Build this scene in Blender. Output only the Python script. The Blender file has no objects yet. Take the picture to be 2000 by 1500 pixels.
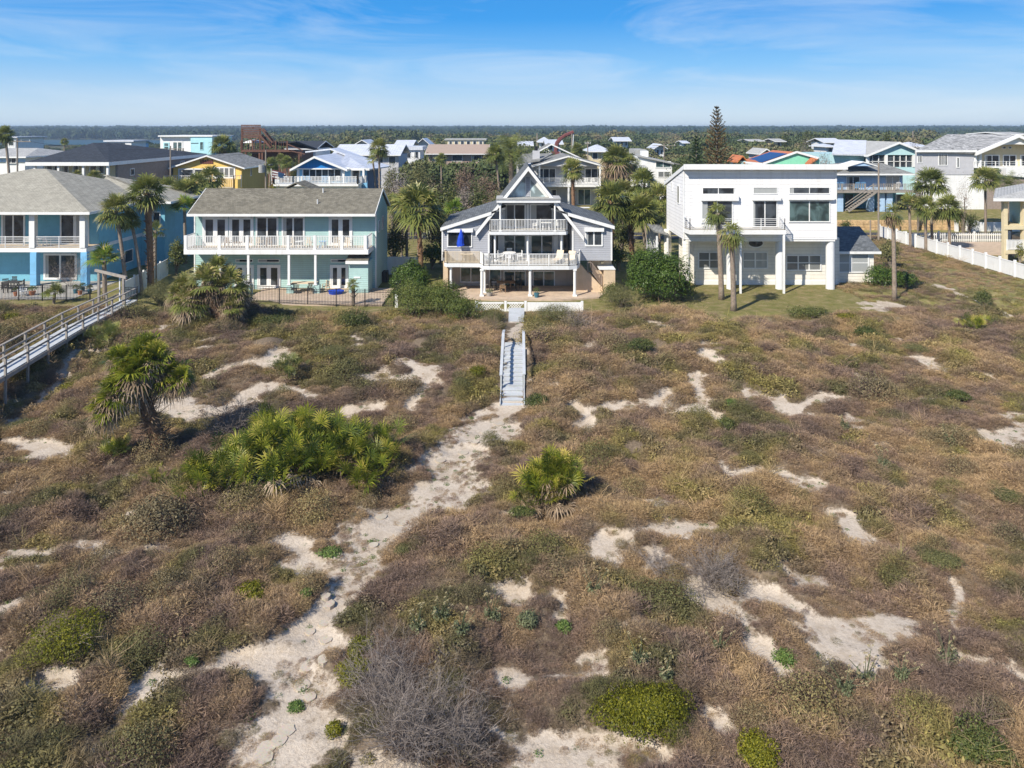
import bpy, math, random
import numpy as np
from mathutils import Vector
# ------------------------------------------------------------------ camera, sky, sun
sc = bpy.context.scene
COL = sc.collection
CAMZ, FPX, HY = 15.2, 1400.0, 250.0
cam = bpy.data.cameras.new('camera'); camo = bpy.data.objects.new('camera', cam); COL.objects.link(camo)
camo.location = (0, 0, CAMZ); camo.rotation_euler = (math.pi/2, 0, 0)
cam.sensor_width = 36; cam.lens = 36*FPX/2000; cam.shift_y = -(750-HY)/2000
cam.clip_start = .5; cam.clip_end = 9000
sc.camera = camo
SUN_EL = math.radians(41); SUN_AZ = math.radians(222)      # azimuth measured clockwise from +Y
sun_dir = Vector((math.sin(SUN_AZ)*math.cos(SUN_EL), math.cos(SUN_AZ)*math.cos(SUN_EL), math.sin(SUN_EL)))
L = bpy.data.lights.new('sun', 'SUN'); L.energy = 5.0; L.angle = math.radians(.53); L.color = (1, .93, .82)
lo = bpy.data.objects.new('sun', L); COL.objects.link(lo); lo.rotation_euler = sun_dir.to_track_quat('Z', 'Y').to_euler()
lo.location = (-40, -40, 60)
W = bpy.data.worlds.new('World'); sc.world = W; W.use_nodes = True
nt = W.node_tree; N = nt.nodes; bg = N['Background']
sky = N.new('ShaderNodeTexSky'); sky.sky_type = 'NISHITA'; sky.sun_disc = False
sky.sun_elevation = SUN_EL; sky.sun_rotation = SUN_AZ
sky.air_density = 1.0; sky.dust_density = .35; sky.ozone_density = 2.2; sky.altitude = 0
tc = N.new('ShaderNodeTexCoord'); sxyz = N.new('ShaderNodeSeparateXYZ'); nt.links.new(tc.outputs['Generated'], sxyz.inputs[0])
gr_ = N.new('ShaderNodeValToRGB'); ge = gr_.color_ramp.elements
while len(ge) < 6: ge.new(.5)
for i, (p_, c_) in enumerate([(0, (.50, .62, .73)), (.02, (.46, .60, .74)), (.085, (.155, .42, .76)), (.15, (.012, .262, .70)), (.35, (.02, .15, .48)), (1, (.02, .11, .36))]): ge[i].position = p_; ge[i].color = c_+(1,)
nt.links.new(sxyz.outputs['Z'], gr_.inputs[0])
sc_ = N.new('ShaderNodeVectorMath'); sc_.operation = 'SCALE'; sc_.inputs['Scale'].default_value = 1/.085; nt.links.new(gr_.outputs[0], sc_.inputs[0])
m0 = N.new('ShaderNodeMixRGB'); m0.inputs[0].default_value = .85; nt.links.new(sky.outputs[0], m0.inputs[1]); nt.links.new(sc_.outputs[0], m0.inputs[2])
mp = N.new('ShaderNodeMapping'); mp.inputs['Scale'].default_value = (1.5, 1.5, 9); mp.inputs['Rotation'].default_value = (.03, .07, 0)
nz = N.new('ShaderNodeTexNoise'); nz.inputs['Scale'].default_value = 1.9; nz.inputs['Detail'].default_value = 8; nz.inputs['Roughness'].default_value = .6; nz.inputs['Distortion'].default_value = .7
cr = N.new('ShaderNodeValToRGB'); cr.color_ramp.elements[0].position = .44; cr.color_ramp.elements[1].position = .85
cr.color_ramp.elements[0].color = (0, 0, 0, 1); cr.color_ramp.elements[1].color = (.6, .6, .6, 1)
mx = N.new('ShaderNodeMixRGB'); mx.inputs[2].default_value = (7.2, 8.0, 8.8, 1)
nt.links.new(tc.outputs['Generated'], mp.inputs[0]); nt.links.new(mp.outputs[0], nz.inputs['Vector']); nt.links.new(nz.outputs[0], cr.inputs[0])
nt.links.new(m0.outputs[0], mx.inputs[1]); nt.links.new(cr.outputs[0], mx.inputs[0]); nt.links.new(mx.outputs[0], bg.inputs[0]); bg.inputs[1].default_value = .085
sc.view_settings.view_transform = 'Standard'; sc.view_settings.look = 'None'; sc.view_settings.exposure = .38; sc.view_settings.gamma = 1
sc.cycles.max_bounces = 5; sc.cycles.diffuse_bounces = 3; sc.cycles.glossy_bounces = 2; sc.cycles.transmission_bounces = 2
sc.cycles.transparent_max_bounces = 4; sc.cycles.volume_bounces = 0; sc.cycles.caustics_reflective = False; sc.cycles.caustics_refractive = False
# ------------------------------------------------------------------ scene graph helpers
ORG = {}
def thing(name, label, cat, loc=(0, 0, 0), group=None):
    o = bpy.data.objects.new(name, None); COL.objects.link(o); o.empty_display_size = .3
    o.location = loc; ORG[o.name] = tuple(loc); o['label'] = label; o['category'] = cat
    if group: o['group'] = group
    return o
def tag(o, label, cat, group=None):
    o['label'] = label; o['category'] = cat
    if group: o['group'] = group
    return o
def kind(o, k='structure'):
    o['kind'] = k; return o
def org(p): return ORG.get(p.name, (0, 0, 0)) if p else (0, 0, 0)
def link(name, me, mats, parent=None):
    o = bpy.data.objects.new(name, me); COL.objects.link(o)
    for m in (mats if isinstance(mats, (list, tuple)) else [mats]): me.materials.append(m)
    if parent:
        o.parent = parent; ORG[o.name] = org(parent)
    return o
def copytree(r, loc, rz=0, s=1, label=None, group=None):
    def cp(o, par):
        c = o.copy(); COL.objects.link(c)
        if par: c.parent = par
        for ch in o.children: cp(ch, c)
        return c
    c = cp(r, None); c.location = loc; c.rotation_euler = (0, 0, rz); c.scale = (s, s, s)
    if label: c['label'] = label
    if group: c['group'] = group
    return c
class MB:
    def __init__(s): s.v = []; s.f = []
    def add(s, vs, fs):
        b = len(s.v); s.v += [tuple(map(float, q)) for q in vs]; s.f += [tuple(b+i for i in f) for f in fs]; return s
    def box(s, x0, x1, y0, y1, z0, z1):
        if x0 > x1: x0, x1 = x1, x0
        if y0 > y1: y0, y1 = y1, y0
        if z0 > z1: z0, z1 = z1, z0
        return s.add([(x0,y0,z0),(x1,y0,z0),(x1,y1,z0),(x0,y1,z0),(x0,y0,z1),(x1,y0,z1),(x1,y1,z1),(x0,y1,z1)],
              [(0,3,2,1),(4,5,6,7),(0,1,5,4),(1,2,6,5),(2,3,7,6),(3,0,4,7)])
    def prism(s, poly, a0, a1, ax='y'):      # poly in (x,z) extruded over y, or (y,z) over x, or (x,y) over z
        n = len(poly)
        f = {'y': lambda p, a: (p[0], a, p[1]), 'x': lambda p, a: (a, p[0], p[1]), 'z': lambda p, a: (p[0], p[1], a)}[ax]
        vs = [f(p, a0) for p in poly]+[f(p, a1) for p in poly]
        return s.add(vs, [tuple(range(n)), tuple(range(2*n-1, n-1, -1))]+[(i, i+n, (i+1) % n+n, (i+1) % n) for i in range(n)])
    def slab(s, quad, t):                    # a sloping plate of thickness t below the corner points
        n = len(quad); vs = list(quad)+[(x, y, z-t) for x, y, z in quad]
        return s.add(vs, [tuple(range(n)), tuple(range(2*n-1, n-1, -1))]+[(i, i+n, (i+1) % n+n, (i+1) % n) for i in range(n)])
    def bar(s, p, q, w, h=None):
        h = h or w; p = Vector(p); q = Vector(q); d = (q-p).normalized()
        u = d.cross(Vector((0, 0, 1)));
        if u.length < 1e-3: u = Vector((1, 0, 0))
        u.normalize(); n = u.cross(d); u = u*w/2; n = n*h/2
        return s.add([p-u-n, p+u-n, p+u+n, p-u+n, q-u-n, q+u-n, q+u+n, q-u+n],
              [(0,3,2,1),(4,5,6,7),(0,1,5,4),(1,2,6,5),(2,3,7,6),(3,0,4,7)])
    def tube(s, pts, rs, n=8, cap=True):
        pts = [Vector(p) for p in pts]
        if not isinstance(rs, (list, tuple)): rs = [rs]*len(pts)
        b = len(s.v); rings = []
        for i, p in enumerate(pts):
            d = (pts[min(i+1, len(pts)-1)]-pts[max(i-1, 0)]).normalized()
            u = d.cross(Vector((0.01, 1, 0))).normalized() if abs(d.y) < .9 else d.cross(Vector((1, 0, 0))).normalized()
            w = d.cross(u)
            for k in range(n):
                a = 2*math.pi*k/n; s.v.append(tuple(p+(u*math.cos(a)+w*math.sin(a))*rs[i]))
        for i in range(len(pts)-1):
            for k in range(n):
                s.f.append((b+i*n+k, b+i*n+(k+1) % n, b+(i+1)*n+(k+1) % n, b+(i+1)*n+k))
        if cap:
            s.f.append(tuple(b+k for k in range(n-1, -1, -1))); s.f.append(tuple(b+(len(pts)-1)*n+k for k in range(n)))
        return s
    def build(s, name, m, parent=None, smooth=False):
        ox, oy, oz = org(parent)
        me = bpy.data.meshes.new(name); me.from_pydata([(x-ox, y-oy, z-oz) for x, y, z in s.v], [], s.f); me.update()
        if smooth: me.polygons.foreach_set('use_smooth', [True]*len(me.polygons))
        return link(name, me, m, parent)
def npmesh(name, V, F, cv=None):
    V = np.asarray(V, np.float32); F = np.asarray(F, np.int32); k = F.shape[1]
    me = bpy.data.meshes.new(name); me.vertices.add(len(V)); me.vertices.foreach_set('co', V.ravel())
    me.loops.add(F.size); me.loops.foreach_set('vertex_index', F.ravel())
    me.polygons.add(len(F)); me.polygons.foreach_set('loop_start', np.arange(0, F.size, k, dtype=np.int32))
    try: me.polygons.foreach_set('loop_total', np.full(len(F), k, np.int32))
    except Exception: pass
    me.update(calc_edges=True)
    if cv is not None:
        a = me.attributes.new('v', 'FLOAT', 'POINT'); a.data.foreach_set('value', np.asarray(cv, np.float32))
    return me
def PX(px, D): return (px-1000.0)*D/FPX
def PZ(py, D): return CAMZ-(py-HY)*D/FPX
class View:                                   # reads facade measurements at a distance D
    def __init__(s, ox, oy, k, D): s.ox, s.oy, s.k, s.D = ox, oy, k, D
    def x(s, a): return PX(s.ox+a/s.k, s.D)
    def z(s, b): return PZ(s.oy+b/s.k, s.D)
    def at(s, D): return View(s.ox, s.oy, s.k, D)
# ------------------------------------------------------------------ noise
def _h(ix, iy, seed):
    n = (ix.astype(np.int64)*374761393+iy.astype(np.int64)*668265263+seed*1442695041) & 0xffffffff
    n = ((n ^ (n >> 13))*1274126177) & 0xffffffff
    return ((n ^ (n >> 16)) & 0xffff)/65535.0
def vnoise(x, y, seed=0):
    x = np.asarray(x, float); y = np.asarray(y, float)
    ix = np.floor(x); iy = np.floor(y); fx = x-ix; fy = y-iy; fx = fx*fx*(3-2*fx); fy = fy*fy*(3-2*fy)
    a = _h(ix, iy, seed); b = _h(ix+1, iy, seed); c = _h(ix, iy+1, seed); d = _h(ix+1, iy+1, seed)
    return (a*(1-fx)+b*fx)*(1-fy)+(c*(1-fx)+d*fx)*fy
def fbm(x, y, seed=0, o=4):
    s = 0; a = .5; t = 0
    for i in range(o):
        s = s+a*vnoise(np.asarray(x)*2**i, np.asarray(y)*2**i, seed+i*17); t += a; a *= .5
    return s/t
def sstep(a, b, x):
    t = np.clip((x-a)/(b-a), 0, 1); return t*t*(3-2*t)
# ------------------------------------------------------------------ terrain
def base_h(X, Y):
    X = np.asarray(X, float); Y = np.asarray(Y, float)
    z = np.interp(Y, [0, 15, 30, 39, 43, 46.5, 50, 53, 57, 60, 98, 103.5, 105.4, 105.8, 120, 160, 300, 550, 700, 9000],
                     [-.6, -.45, -.35, -.35, .25, .8, .75, .55, .25, .05, .1, .1, .3, 1.55, 2.2, 1.5, 0, -2.2, -4.2, -4.2])
    z = z-(sstep(14, 26, X)*.55*np.exp(-((Y-48)/6.)**2))
    z = z-1.0*np.exp(-((X+27.5)/3.0)**2-((Y-44)/8.)**2)
    z = z+.5*np.exp(-((X+22)/3.0)**2-((Y-58)/4.)**2)
    return z
def P0(px, py, z=None):                       # a photo point on the bare ground -> world X, Y
    zz = 0.0 if z is None else z
    for _ in range(12):
        D = (CAMZ-zz)*FPX/(py-HY); X = PX(px, D)
        if z is None: zz = .5*zz+.5*float(base_h(X, D))
    return X, D
SAND = [  # px, py, half width px ; chains separated by None
 (490,1530,92),(528,1470,84),(572,1400,64),(582,1340,66),(600,1290,58),(625,1230,50),(650,1180,42),(665,1130,48),(690,1090,55),(730,1045,58),(800,1000,62),(850,965,66),(875,925,52),(905,880,50),(945,840,46),(985,812,34),(1000,798,26),None,
 (560,1310,30),(500,1300,18),(430,1312,10),(350,1325,14),(270,1340,10),None,(120,1350,14),(70,1345,10),None,(650,1110,30),(590,1075,20),(535,1055,14),None,
 (335,785,22),(400,792,24),(450,785,18),(510,760,18),(560,752,18),(600,765,12),None,(215,820,16),(235,815,12),None,(20,865,6),(70,880,16),(125,882,10),None,(205,690,10),(165,685,6),None,
 (785,705,12),(830,725,14),(855,715,8),(835,760,14),(805,785,14),(790,790,8),None,(700,728,8),(722,738,12),None,(535,690,8),(580,682,8),None,(420,720,6),(560,700,6),None,
 (1125,800,10),(1135,825,16),(1150,835,10),None,(1150,815,6),(1200,790,10),(1290,775,14),(1300,800,8),(1360,795,8),(1400,815,6),None,(1370,735,10),(1375,785,8),None,
 (1440,775,6),(1480,770,8),(1540,795,12),(1560,800,8),(1620,780,8),(1655,775,6),None,(1530,775,12),(1540,795,8),None,(1660,815,6),(1700,820,6),None,
 (1795,700,10),(1815,710,14),None,(1705,745,7),(1725,748,6),None,(1922,735,6),(1935,738,6),None,(2010,830,22),(1990,845,20),(1940,860,10),(1920,840,6),None,(1675,730,6),None,
 (1415,905,10),(1430,925,12),(1470,930,6),(1530,925,12),(1570,935,16),(1605,938,8),None,(1590,890,5),(1640,893,7),None,(1350,915,6),(1360,940,5),None,
 (1255,970,10),(1285,980,14),(1300,990,8),None,(1400,1025,10),(1350,1025,10),(1250,1050,12),(1180,1060,14),(1170,1080,16),(1200,1090,14),None,(1310,1045,16),(1350,1050,10),None,
 (1630,998,7),(1660,1005,9),(1675,1030,12),(1690,1050,18),(1660,1050,10),None,(1540,1120,7),(1590,1120,9),(1605,1132,8),None,(1870,1150,6),(1860,1175,7),None,
 (1365,1170,16),(1400,1180,20),(1430,1215,16),(1450,1240,14),(1490,1290,16),(1520,1310,12),None,(1460,1150,10),(1520,1165,14),(1570,1185,18),(1620,1225,18),(1670,1245,18),(1640,1260,14),(1700,1285,14),(1600,1290,10),None,(1560,1230,8),None,
 (1870,1215,8),(1885,1235,8),None,(1880,1290,14),(1920,1295,16),(1960,1310,14),(2000,1325,10),(1940,1270,8),None,(1385,1412,14),(1420,1425,16),(1440,1435,8),None,
 (950,1420,14),(1010,1440,16),(1010,1480,30),(1080,1470,24),(1150,1470,26),(1220,1480,20),(1290,1480,16),None,(1000,1510,40),(1200,1515,30),None,(1550,1465,9),(1580,1480,8),None,
 (1075,1170,12),(1090,1185,10),None,(1020,1110,6),(1030,1090,5),None,(10,1190,16),(45,1180,12),None,(90,1340,14),(110,1360,10),None,(20,1060,6),(240,1085,5),(310,1075,4),None,(250,1000,5),(290,1008,4),None,
 (1008,636,14),(1008,655,14),(1010,675,14),(1012,690,14),None,(1270,632,6),(1310,640,8),None,(1840,560,5),(1990,620,6),(1960,625,5),None,(1690,607,8),(1740,595,12),(1770,600,8),None,(150,690,8),(10,850,6),(30,820,4)]
gx0, gx1, gy0, gy1, gs = -60.0, 60.0, 6.0, 78.0, .15
GX = np.arange(gx0, gx1+.01, gs); GY = np.arange(gy0, gy1+.01, gs)
MX, MY = np.meshgrid(GX, GY, indexing='ij')
wx = MX+1.1*(fbm(MX/1.6, MY/1.6, 5, 3)-.5)+.35*(fbm(MX/.35, MY/.35, 8, 2)-.5)
wy = MY+1.4*(fbm(MX/1.6, MY/1.6, 6, 3)-.5)+.35*(fbm(MX/.35, MY/.35, 9, 2)-.5)
smap = np.zeros_like(MX)
prev = None
for it in SAND+[None]:
    if it is None: prev = None; continue
    x, d = P0(it[0], it[1]); r = it[2]*d/FPX*(1.08 if it[2] >= 25 else 1)
    r2 = min(r*2.2, max(r*.9, abs(P0(it[0], it[1]+it[2]*.42)[1]-d)))
    if it[2] < 40 and not (it[0] > 900 and it[0] < 1020): r, r2 = r*1.25+.12, r2*1.35+.22
    cur = np.array([x, d, r, r2])
    segs = [cur] if prev is None else [prev+(cur-prev)*t for t in np.linspace(0, 1, max(2, int(np.hypot(*(cur-prev)[:2])/(.5*min(cur[2], prev[2])+.05))))]
    for c in segs:
        a0, a1 = np.searchsorted(GX, [c[0]-c[2]*2.2-1.2, c[0]+c[2]*2.2+1.2]); b0, b1 = np.searchsorted(GY, [c[1]-c[3]*2.2-1.2, c[1]+c[3]*2.2+1.2])
        if a1 <= a0 or b1 <= b0: continue
        q = ((wx[a0:a1, b0:b1]-c[0])/c[2])**2+((wy[a0:a1, b0:b1]-c[1])/c[3])**2
        smap[a0:a1, b0:b1] = np.maximum(smap[a0:a1, b0:b1], np.clip(1.45-np.sqrt(q)*.85, 0, 1.45))
    prev = cur
fl_ = fbm(MX/2.6+3, MY/1.7, 14, 4)+.06*(fbm(MX/14, MY/14, 15, 2)-.5)*2; smap = np.maximum(smap, np.clip((fl_-.665)*9, 0, .95)*(MY < 56)*(np.abs(MX) < 46))
smap = np.clip(smap+(smap > 0)*(1.9*(fbm(MX/1.3, MY/.8, 11, 4)-.53)+.5*(fbm(MX/.28, MY/.28, 12, 2)-.5))*np.clip(1.9-smap*1.0, .25, 1.3), 0, 1)
def samp(m, X, Y):
    fx = np.clip((np.asarray(X)-gx0)/gs, 0, m.shape[0]-1.001); fy = np.clip((np.asarray(Y)-gy0)/gs, 0, m.shape[1]-1.001)
    i = fx.astype(int); j = fy.astype(int); u = fx-i; w = fy-j
    return (m[i, j]*(1-u)+m[i+1, j]*u)*(1-w)+(m[i, j+1]*(1-u)+m[i+1, j+1]*u)*w
def dune_zone(X, Y):                          # 1 where the dune scrub grows, fading at the yards
    edge = np.where(X < -9, 58.2, np.where(X < 9, 57.8, 58.5))
    edge = np.where(X > 31, 200, edge)
    edge = np.where(X < -34, 60.5, edge)
    return 1-sstep(edge-.6, edge+.6, Y)
def height(X, Y):
    X = np.asarray(X, float); Y = np.asarray(Y, float)
    s = samp(smap, X, Y)*(Y < 78)
    dz = dune_zone(X, Y)*(Y < 66)
    hum = 1.0*(fbm(X/4.2, Y/4.2, 21, 3)-.45)+.75*(fbm(X/1.5, Y/1.5, 22, 2)-.5)
    near = np.exp(-((X-.1)/1.3)**2)*sstep(37, 39.5, Y)
    rough = .9*(fbm(X/60, Y/60, 31, 3)-.5)*sstep(110, 160, Y)
    return base_h(X, Y)+hum*dz*(1-near)*(1-.92*s)-.10*s*dz*(1-near)+rough
def hz(X, Y): return float(height(np.array([X]), np.array([Y]))[0])
def G(px, py):                                # a photo point on the ground -> world X, Y, Z
    z = 0.0
    for _ in range(25):
        D = (CAMZ-z)*FPX/(py-HY); X = PX(px, D); z = .5*z+.5*hz(X, D)
    return X, D, hz(X, D)
# ------------------------------------------------------------------ materials
def newmat(name):
    m = bpy.data.materials.new(name); m.use_nodes = True; nt = m.node_tree
    return m, nt, nt.nodes, nt.nodes['Principled BSDF']
def noise(nt, scale, detail=3, rough=.6, vec=None):
    n = nt.nodes.new('ShaderNodeTexNoise'); n.inputs['Scale'].default_value = scale; n.inputs['Detail'].default_value = detail; n.inputs['Roughness'].default_value = rough
    if vec is not None: nt.links.new(vec, n.inputs['Vector'])
    return n
def ramp(nt, src, stops):
    r = nt.nodes.new('ShaderNodeValToRGB'); e = r.color_ramp.elements
    while len(e) < len(stops): e.new(.5)
    for i, (p, c) in enumerate(stops): e[i].position = p; e[i].color = (c[0], c[1], c[2], 1)
    nt.links.new(src, r.inputs[0]); return r
def mixc(nt, fac, a, b, mode='MIX'):
    m = nt.nodes.new('ShaderNodeMixRGB'); m.blend_type = mode
    for i, x in ((0, fac), (1, a), (2, b)):
        if hasattr(x, 'links') or hasattr(x, 'is_linked'): nt.links.new(x, m.inputs[i])
        elif i == 0: m.inputs[0].default_value = x
        else: m.inputs[i].default_value = (x[0], x[1], x[2], 1)
    return m.outputs[0]
def math_(nt, op, a, b=0.0, c=None):
    m = nt.nodes.new('ShaderNodeMath'); m.operation = op
    for i, x in enumerate([a, b]+([c] if c is not None else [])):
        if hasattr(x, 'is_linked'): nt.links.new(x, m.inputs[i])
        else: m.inputs[i].default_value = x
    return m.outputs[0]
def geo(nt): return nt.nodes.new('ShaderNodeNewGeometry').outputs['Position']
def attr(nt, name, typ='GEOMETRY'):
    a = nt.nodes.new('ShaderNodeAttribute'); a.attribute_name = name; a.attribute_type = typ; return a
def bump(nt, bs, src, dist, strength=1.0):
    b = nt.nodes.new('ShaderNodeBump'); b.inputs['Distance'].default_value = dist; b.inputs['Strength'].default_value = strength
    nt.links.new(src, b.inputs['Height']); nt.links.new(b.outputs[0], bs.inputs['Normal'])
def paint(name, c, rough=.55, var=.10, scale=1.2, fine=.05, lap=0, lapdark=.55, vert=0, bumpd=.004, metal=0, spec=.35):
    m, nt, N, bs = newmat(name); p = geo(nt)
    n1 = noise(nt, scale, 4, .65, p); n2 = noise(nt, 22, 3, .6, p)
    r1 = ramp(nt, n1.outputs[0], [(.3, [x*(1-var) for x in c]), (.7, [min(1, x*(1+var)) for x in c])])
    col = mixc(nt, fine*2, r1.outputs[0], n2.outputs['Color'], 'OVERLAY') if fine else r1.outputs[0]
    st = noise(nt, 1, 4, .7); mp_ = N.new('ShaderNodeMapping'); mp_.inputs['Scale'].default_value = (2.6, 2.6, .22); nt.links.new(p, mp_.inputs[0]); nt.links.new(mp_.outputs[0], st.inputs['Vector'])
    col = mixc(nt, 1, col, ramp(nt, st.outputs[0], [(.22, (.86, .85, .82)), (.48, (1, 1, 1))]).outputs[0], 'MULTIPLY')
    h = n2.outputs[0]
    if lap or vert:
        sp = N.new('ShaderNodeSeparateXYZ'); nt.links.new(p, sp.inputs[0])
        if lap:
            f = math_(nt, 'FRACT', math_(nt, 'DIVIDE', sp.outputs['Z'], lap)); w = min(.45, .035/lap)
        else:
            f = math_(nt, 'FRACT', math_(nt, 'DIVIDE', math_(nt, 'ADD', sp.outputs['X'], sp.outputs['Y']), vert)); w = min(.4, .03/vert)
        g = math_(nt, 'LESS_THAN', f, w)
        col = mixc(nt, math_(nt, 'MULTIPLY', g, 1-lapdark), col, [x*.25 for x in c])
        bump(nt, bs, f, -.02 if lap else .01, .6)
    else: bump(nt, bs, h, bumpd, .6)
    nt.links.new(col, bs.inputs['Base Color']); bs.inputs['Roughness'].default_value = rough; bs.inputs['Metallic'].default_value = metal
    bs.inputs['Specular IOR Level'].default_value = spec
    return m
def shingle(name, c, row=.16, var=.25, sx=.32, rot=0):
    m, nt, N, bs = newmat(name); p = geo(nt); sp = N.new('ShaderNodeSeparateXYZ'); nt.links.new(p, sp.inputs[0])
    cb = N.new('ShaderNodeCombineXYZ'); nt.links.new(math_(nt, 'ADD', sp.outputs['X'], math_(nt, 'MULTIPLY', sp.outputs['Y'], .35)), cb.inputs[0]); nt.links.new(math_(nt, 'MULTIPLY', sp.outputs['Z'], 2.1), cb.inputs[1])
    b = N.new('ShaderNodeTexBrick'); nt.links.new(cb.outputs[0], b.inputs['Vector']); b.inputs['Scale'].default_value = 1
    b.inputs['Brick Width'].default_value = sx; b.inputs['Row Height'].default_value = row; b.inputs['Mortar Size'].default_value = .012
    b.inputs['Color1'].default_value = tuple(x*(1-var) for x in c)+(1,); b.inputs['Color2'].default_value = tuple(x*(1+var) for x in c)+(1,); b.inputs['Mortar'].default_value = tuple(x*.55 for x in c)+(1,)
    n = noise(nt, .9, 5, .65, p); r = ramp(nt, n.outputs[0], [(.32, (.88, .88, .86)), (.68, (1.1, 1.1, 1.08))])
    n3 = noise(nt, 9, 2, .6, p); r3 = ramp(nt, n3.outputs[0], [(.3, (.9, .9, .9)), (.7, (1.1, 1.1, 1.1))])
    nt.links.new(mixc(nt, 1, mixc(nt, 1, b.outputs['Color'], r.outputs[0], 'MULTIPLY'), r3.outputs[0], 'MULTIPLY'), bs.inputs['Base Color']); bs.inputs['Roughness'].default_value = .9
    bs.inputs['Specular IOR Level'].default_value = .2
    bump(nt, bs, b.outputs['Fac'], -.01, .5); return m
def metalroof(name, c, gap=.6):
    m, nt, N, bs = newmat(name); p = geo(nt); sp = N.new('ShaderNodeSeparateXYZ'); nt.links.new(p, sp.inputs[0])
    f = math_(nt, 'LESS_THAN', math_(nt, 'FRACT', math_(nt, 'DIVIDE', math_(nt, 'ADD', sp.outputs['X'], 100), gap)), .1)
    n = noise(nt, .8, 4, .6, p); r = ramp(nt, n.outputs[0], [(.3, [x*.82 for x in c]), (.7, [min(1, x*1.1) for x in c])])
    nt.links.new(mixc(nt, math_(nt, 'MULTIPLY', f, .45), r.outputs[0], [x*.4 for x in c]), bs.inputs['Base Color']); bs.inputs['Roughness'].default_value = .45; bs.inputs['Metallic'].default_value = .1
    return m
def glass(name, tint=(.018, .022, .026), blind=0):
    m, nt, N, bs = newmat(name); p = geo(nt)
    n = noise(nt, .55, 2, .5, p); n.inputs['Distortion'].default_value = 1.5
    r = ramp(nt, n.outputs[0], [(.40, tint), (.62, [x*3.2+.01 for x in tint])])
    col = r.outputs[0]
    if blind:
        sp = N.new('ShaderNodeSeparateXYZ'); nt.links.new(p, sp.inputs[0])
        f = math_(nt, 'LESS_THAN', math_(nt, 'FRACT', math_(nt, 'MULTIPLY', sp.outputs['X'], 9.0)), .25)
        col = mixc(nt, f, (blind, blind*1.04, blind*1.02), (blind*.55, blind*.58, blind*.58))
    nt.links.new(col, bs.inputs['Base Color']); bs.inputs['Roughness'].default_value = .06; bs.inputs['Specular IOR Level'].default_value = .75
    w = noise(nt, 1.3, 1, .5, p); bump(nt, bs, w.outputs[0], .01, .35)
    return m
def leafmat(name, stops, rough=.5, trans=.25, patch=.35, ps=.6):
    """stops are true leaf colours over the per-leaf value v; slow noise varies whole clumps"""
    m, nt, N, bs = newmat(name); a = attr(nt, 'v'); p = geo(nt)
    n = noise(nt, ps, 3, .6, p)
    f = math_(nt, 'ADD', a.outputs['Fac'], math_(nt, 'MULTIPLY', math_(nt, 'SUBTRACT', n.outputs[0], .5), patch*2))
    oi = N.new('ShaderNodeObjectInfo'); f = math_(nt, 'ADD', f, math_(nt, 'MULTIPLY', math_(nt, 'SUBTRACT', oi.outputs['Random'], .5), .22))
    r = ramp(nt, f, stops)
    nt.links.new(r.outputs[0], bs.inputs['Base Color']); bs.inputs['Roughness'].default_value = rough; bs.inputs['Specular IOR Level'].default_value = .3
    if trans:
        t = N.new('ShaderNodeBsdfTranslucent'); nt.links.new(r.outputs[0], t.inputs[0]); mx = N.new('ShaderNodeMixShader'); mx.inputs[0].default_value = trans
        nt.links.new(bs.outputs[0], mx.inputs[1]); nt.links.new(t.outputs[0], mx.inputs[2]); nt.links.new(mx.outputs[0], N['Material Output'].inputs[0])
    return m
M = {}
M['white'] = paint('white_paint', (.78, .78, .76), .5, .05)
M['trim'] = paint('trim_paint', (.72, .73, .73), .5, .06)
M['mint'] = paint('mint_siding', (.39, .57, .54), .6, .06, lap=.19, lapdark=.72)
M['grey_siding'] = paint('grey_siding', (.40, .41, .44), .6, .05, lap=.17, lapdark=.65)
M['white_siding'] = paint('white_lap_siding', (.83, .82, .81), .55, .04, lap=.33, lapdark=.68)
M['cream_siding'] = paint('cream_siding', (.80, .76, .67), .6, .07, lap=.33, lapdark=.7)
M['stucco'] = paint('beige_stucco', (.62, .48, .33), .85, .10, fine=.1, bumpd=.01)
M['stucco2'] = paint('greyish_stucco', (.50, .44, .38), .85, .10, fine=.1, bumpd=.01)
M['blue'] = paint('blue_stucco', (.17, .42, .53), .7, .10)
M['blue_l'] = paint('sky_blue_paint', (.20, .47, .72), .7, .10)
M['cyan'] = paint('cyan_stucco', (.42, .72, .78), .7, .06)
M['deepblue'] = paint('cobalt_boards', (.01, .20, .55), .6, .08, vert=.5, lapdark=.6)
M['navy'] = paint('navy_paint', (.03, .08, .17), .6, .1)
M['paleblue'] = paint('pale_blue_siding', (.40, .56, .76), .6, .06, lap=.22, lapdark=.8)
M['paleteal'] = paint('pale_teal_siding', (.48, .70, .72), .6, .06, lap=.22, lapdark=.8)
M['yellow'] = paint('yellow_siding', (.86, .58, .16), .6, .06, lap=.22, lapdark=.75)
M['olive'] = paint('yellow_siding_shaded', (.42, .31, .09), .7, .08, lap=.22, lapdark=.75)  # yellow siding with shade put into its colour, for the side away from the sun
M['taupe'] = paint('taupe_brick', (.30, .24, .20), .85, .15, scale=3)
M['cream'] = paint('cream_paint', (.66, .56, .36), .7, .08)
M['greywall'] = paint('light_grey_siding', (.50, .50, .52), .7, .05, lap=.2, lapdark=.8)
M['greenwall'] = paint('mint_green_siding', (.26, .66, .44), .6, .06, lap=.22, lapdark=.8)
M['pink'] = paint('pinkish_tile', (.37, .28, .22), .85, .14, scale=4, lap=.4, lapdark=.8)
M['orange_roof'] = metalroof('orange_metal', (.62, .20, .055), .5)
M['roof_white'] = metalroof('white_metal', (.66, .68, .72), .6)
M['roof_grey'] = shingle('grey_shingle', (.24, .24, .23))
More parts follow.
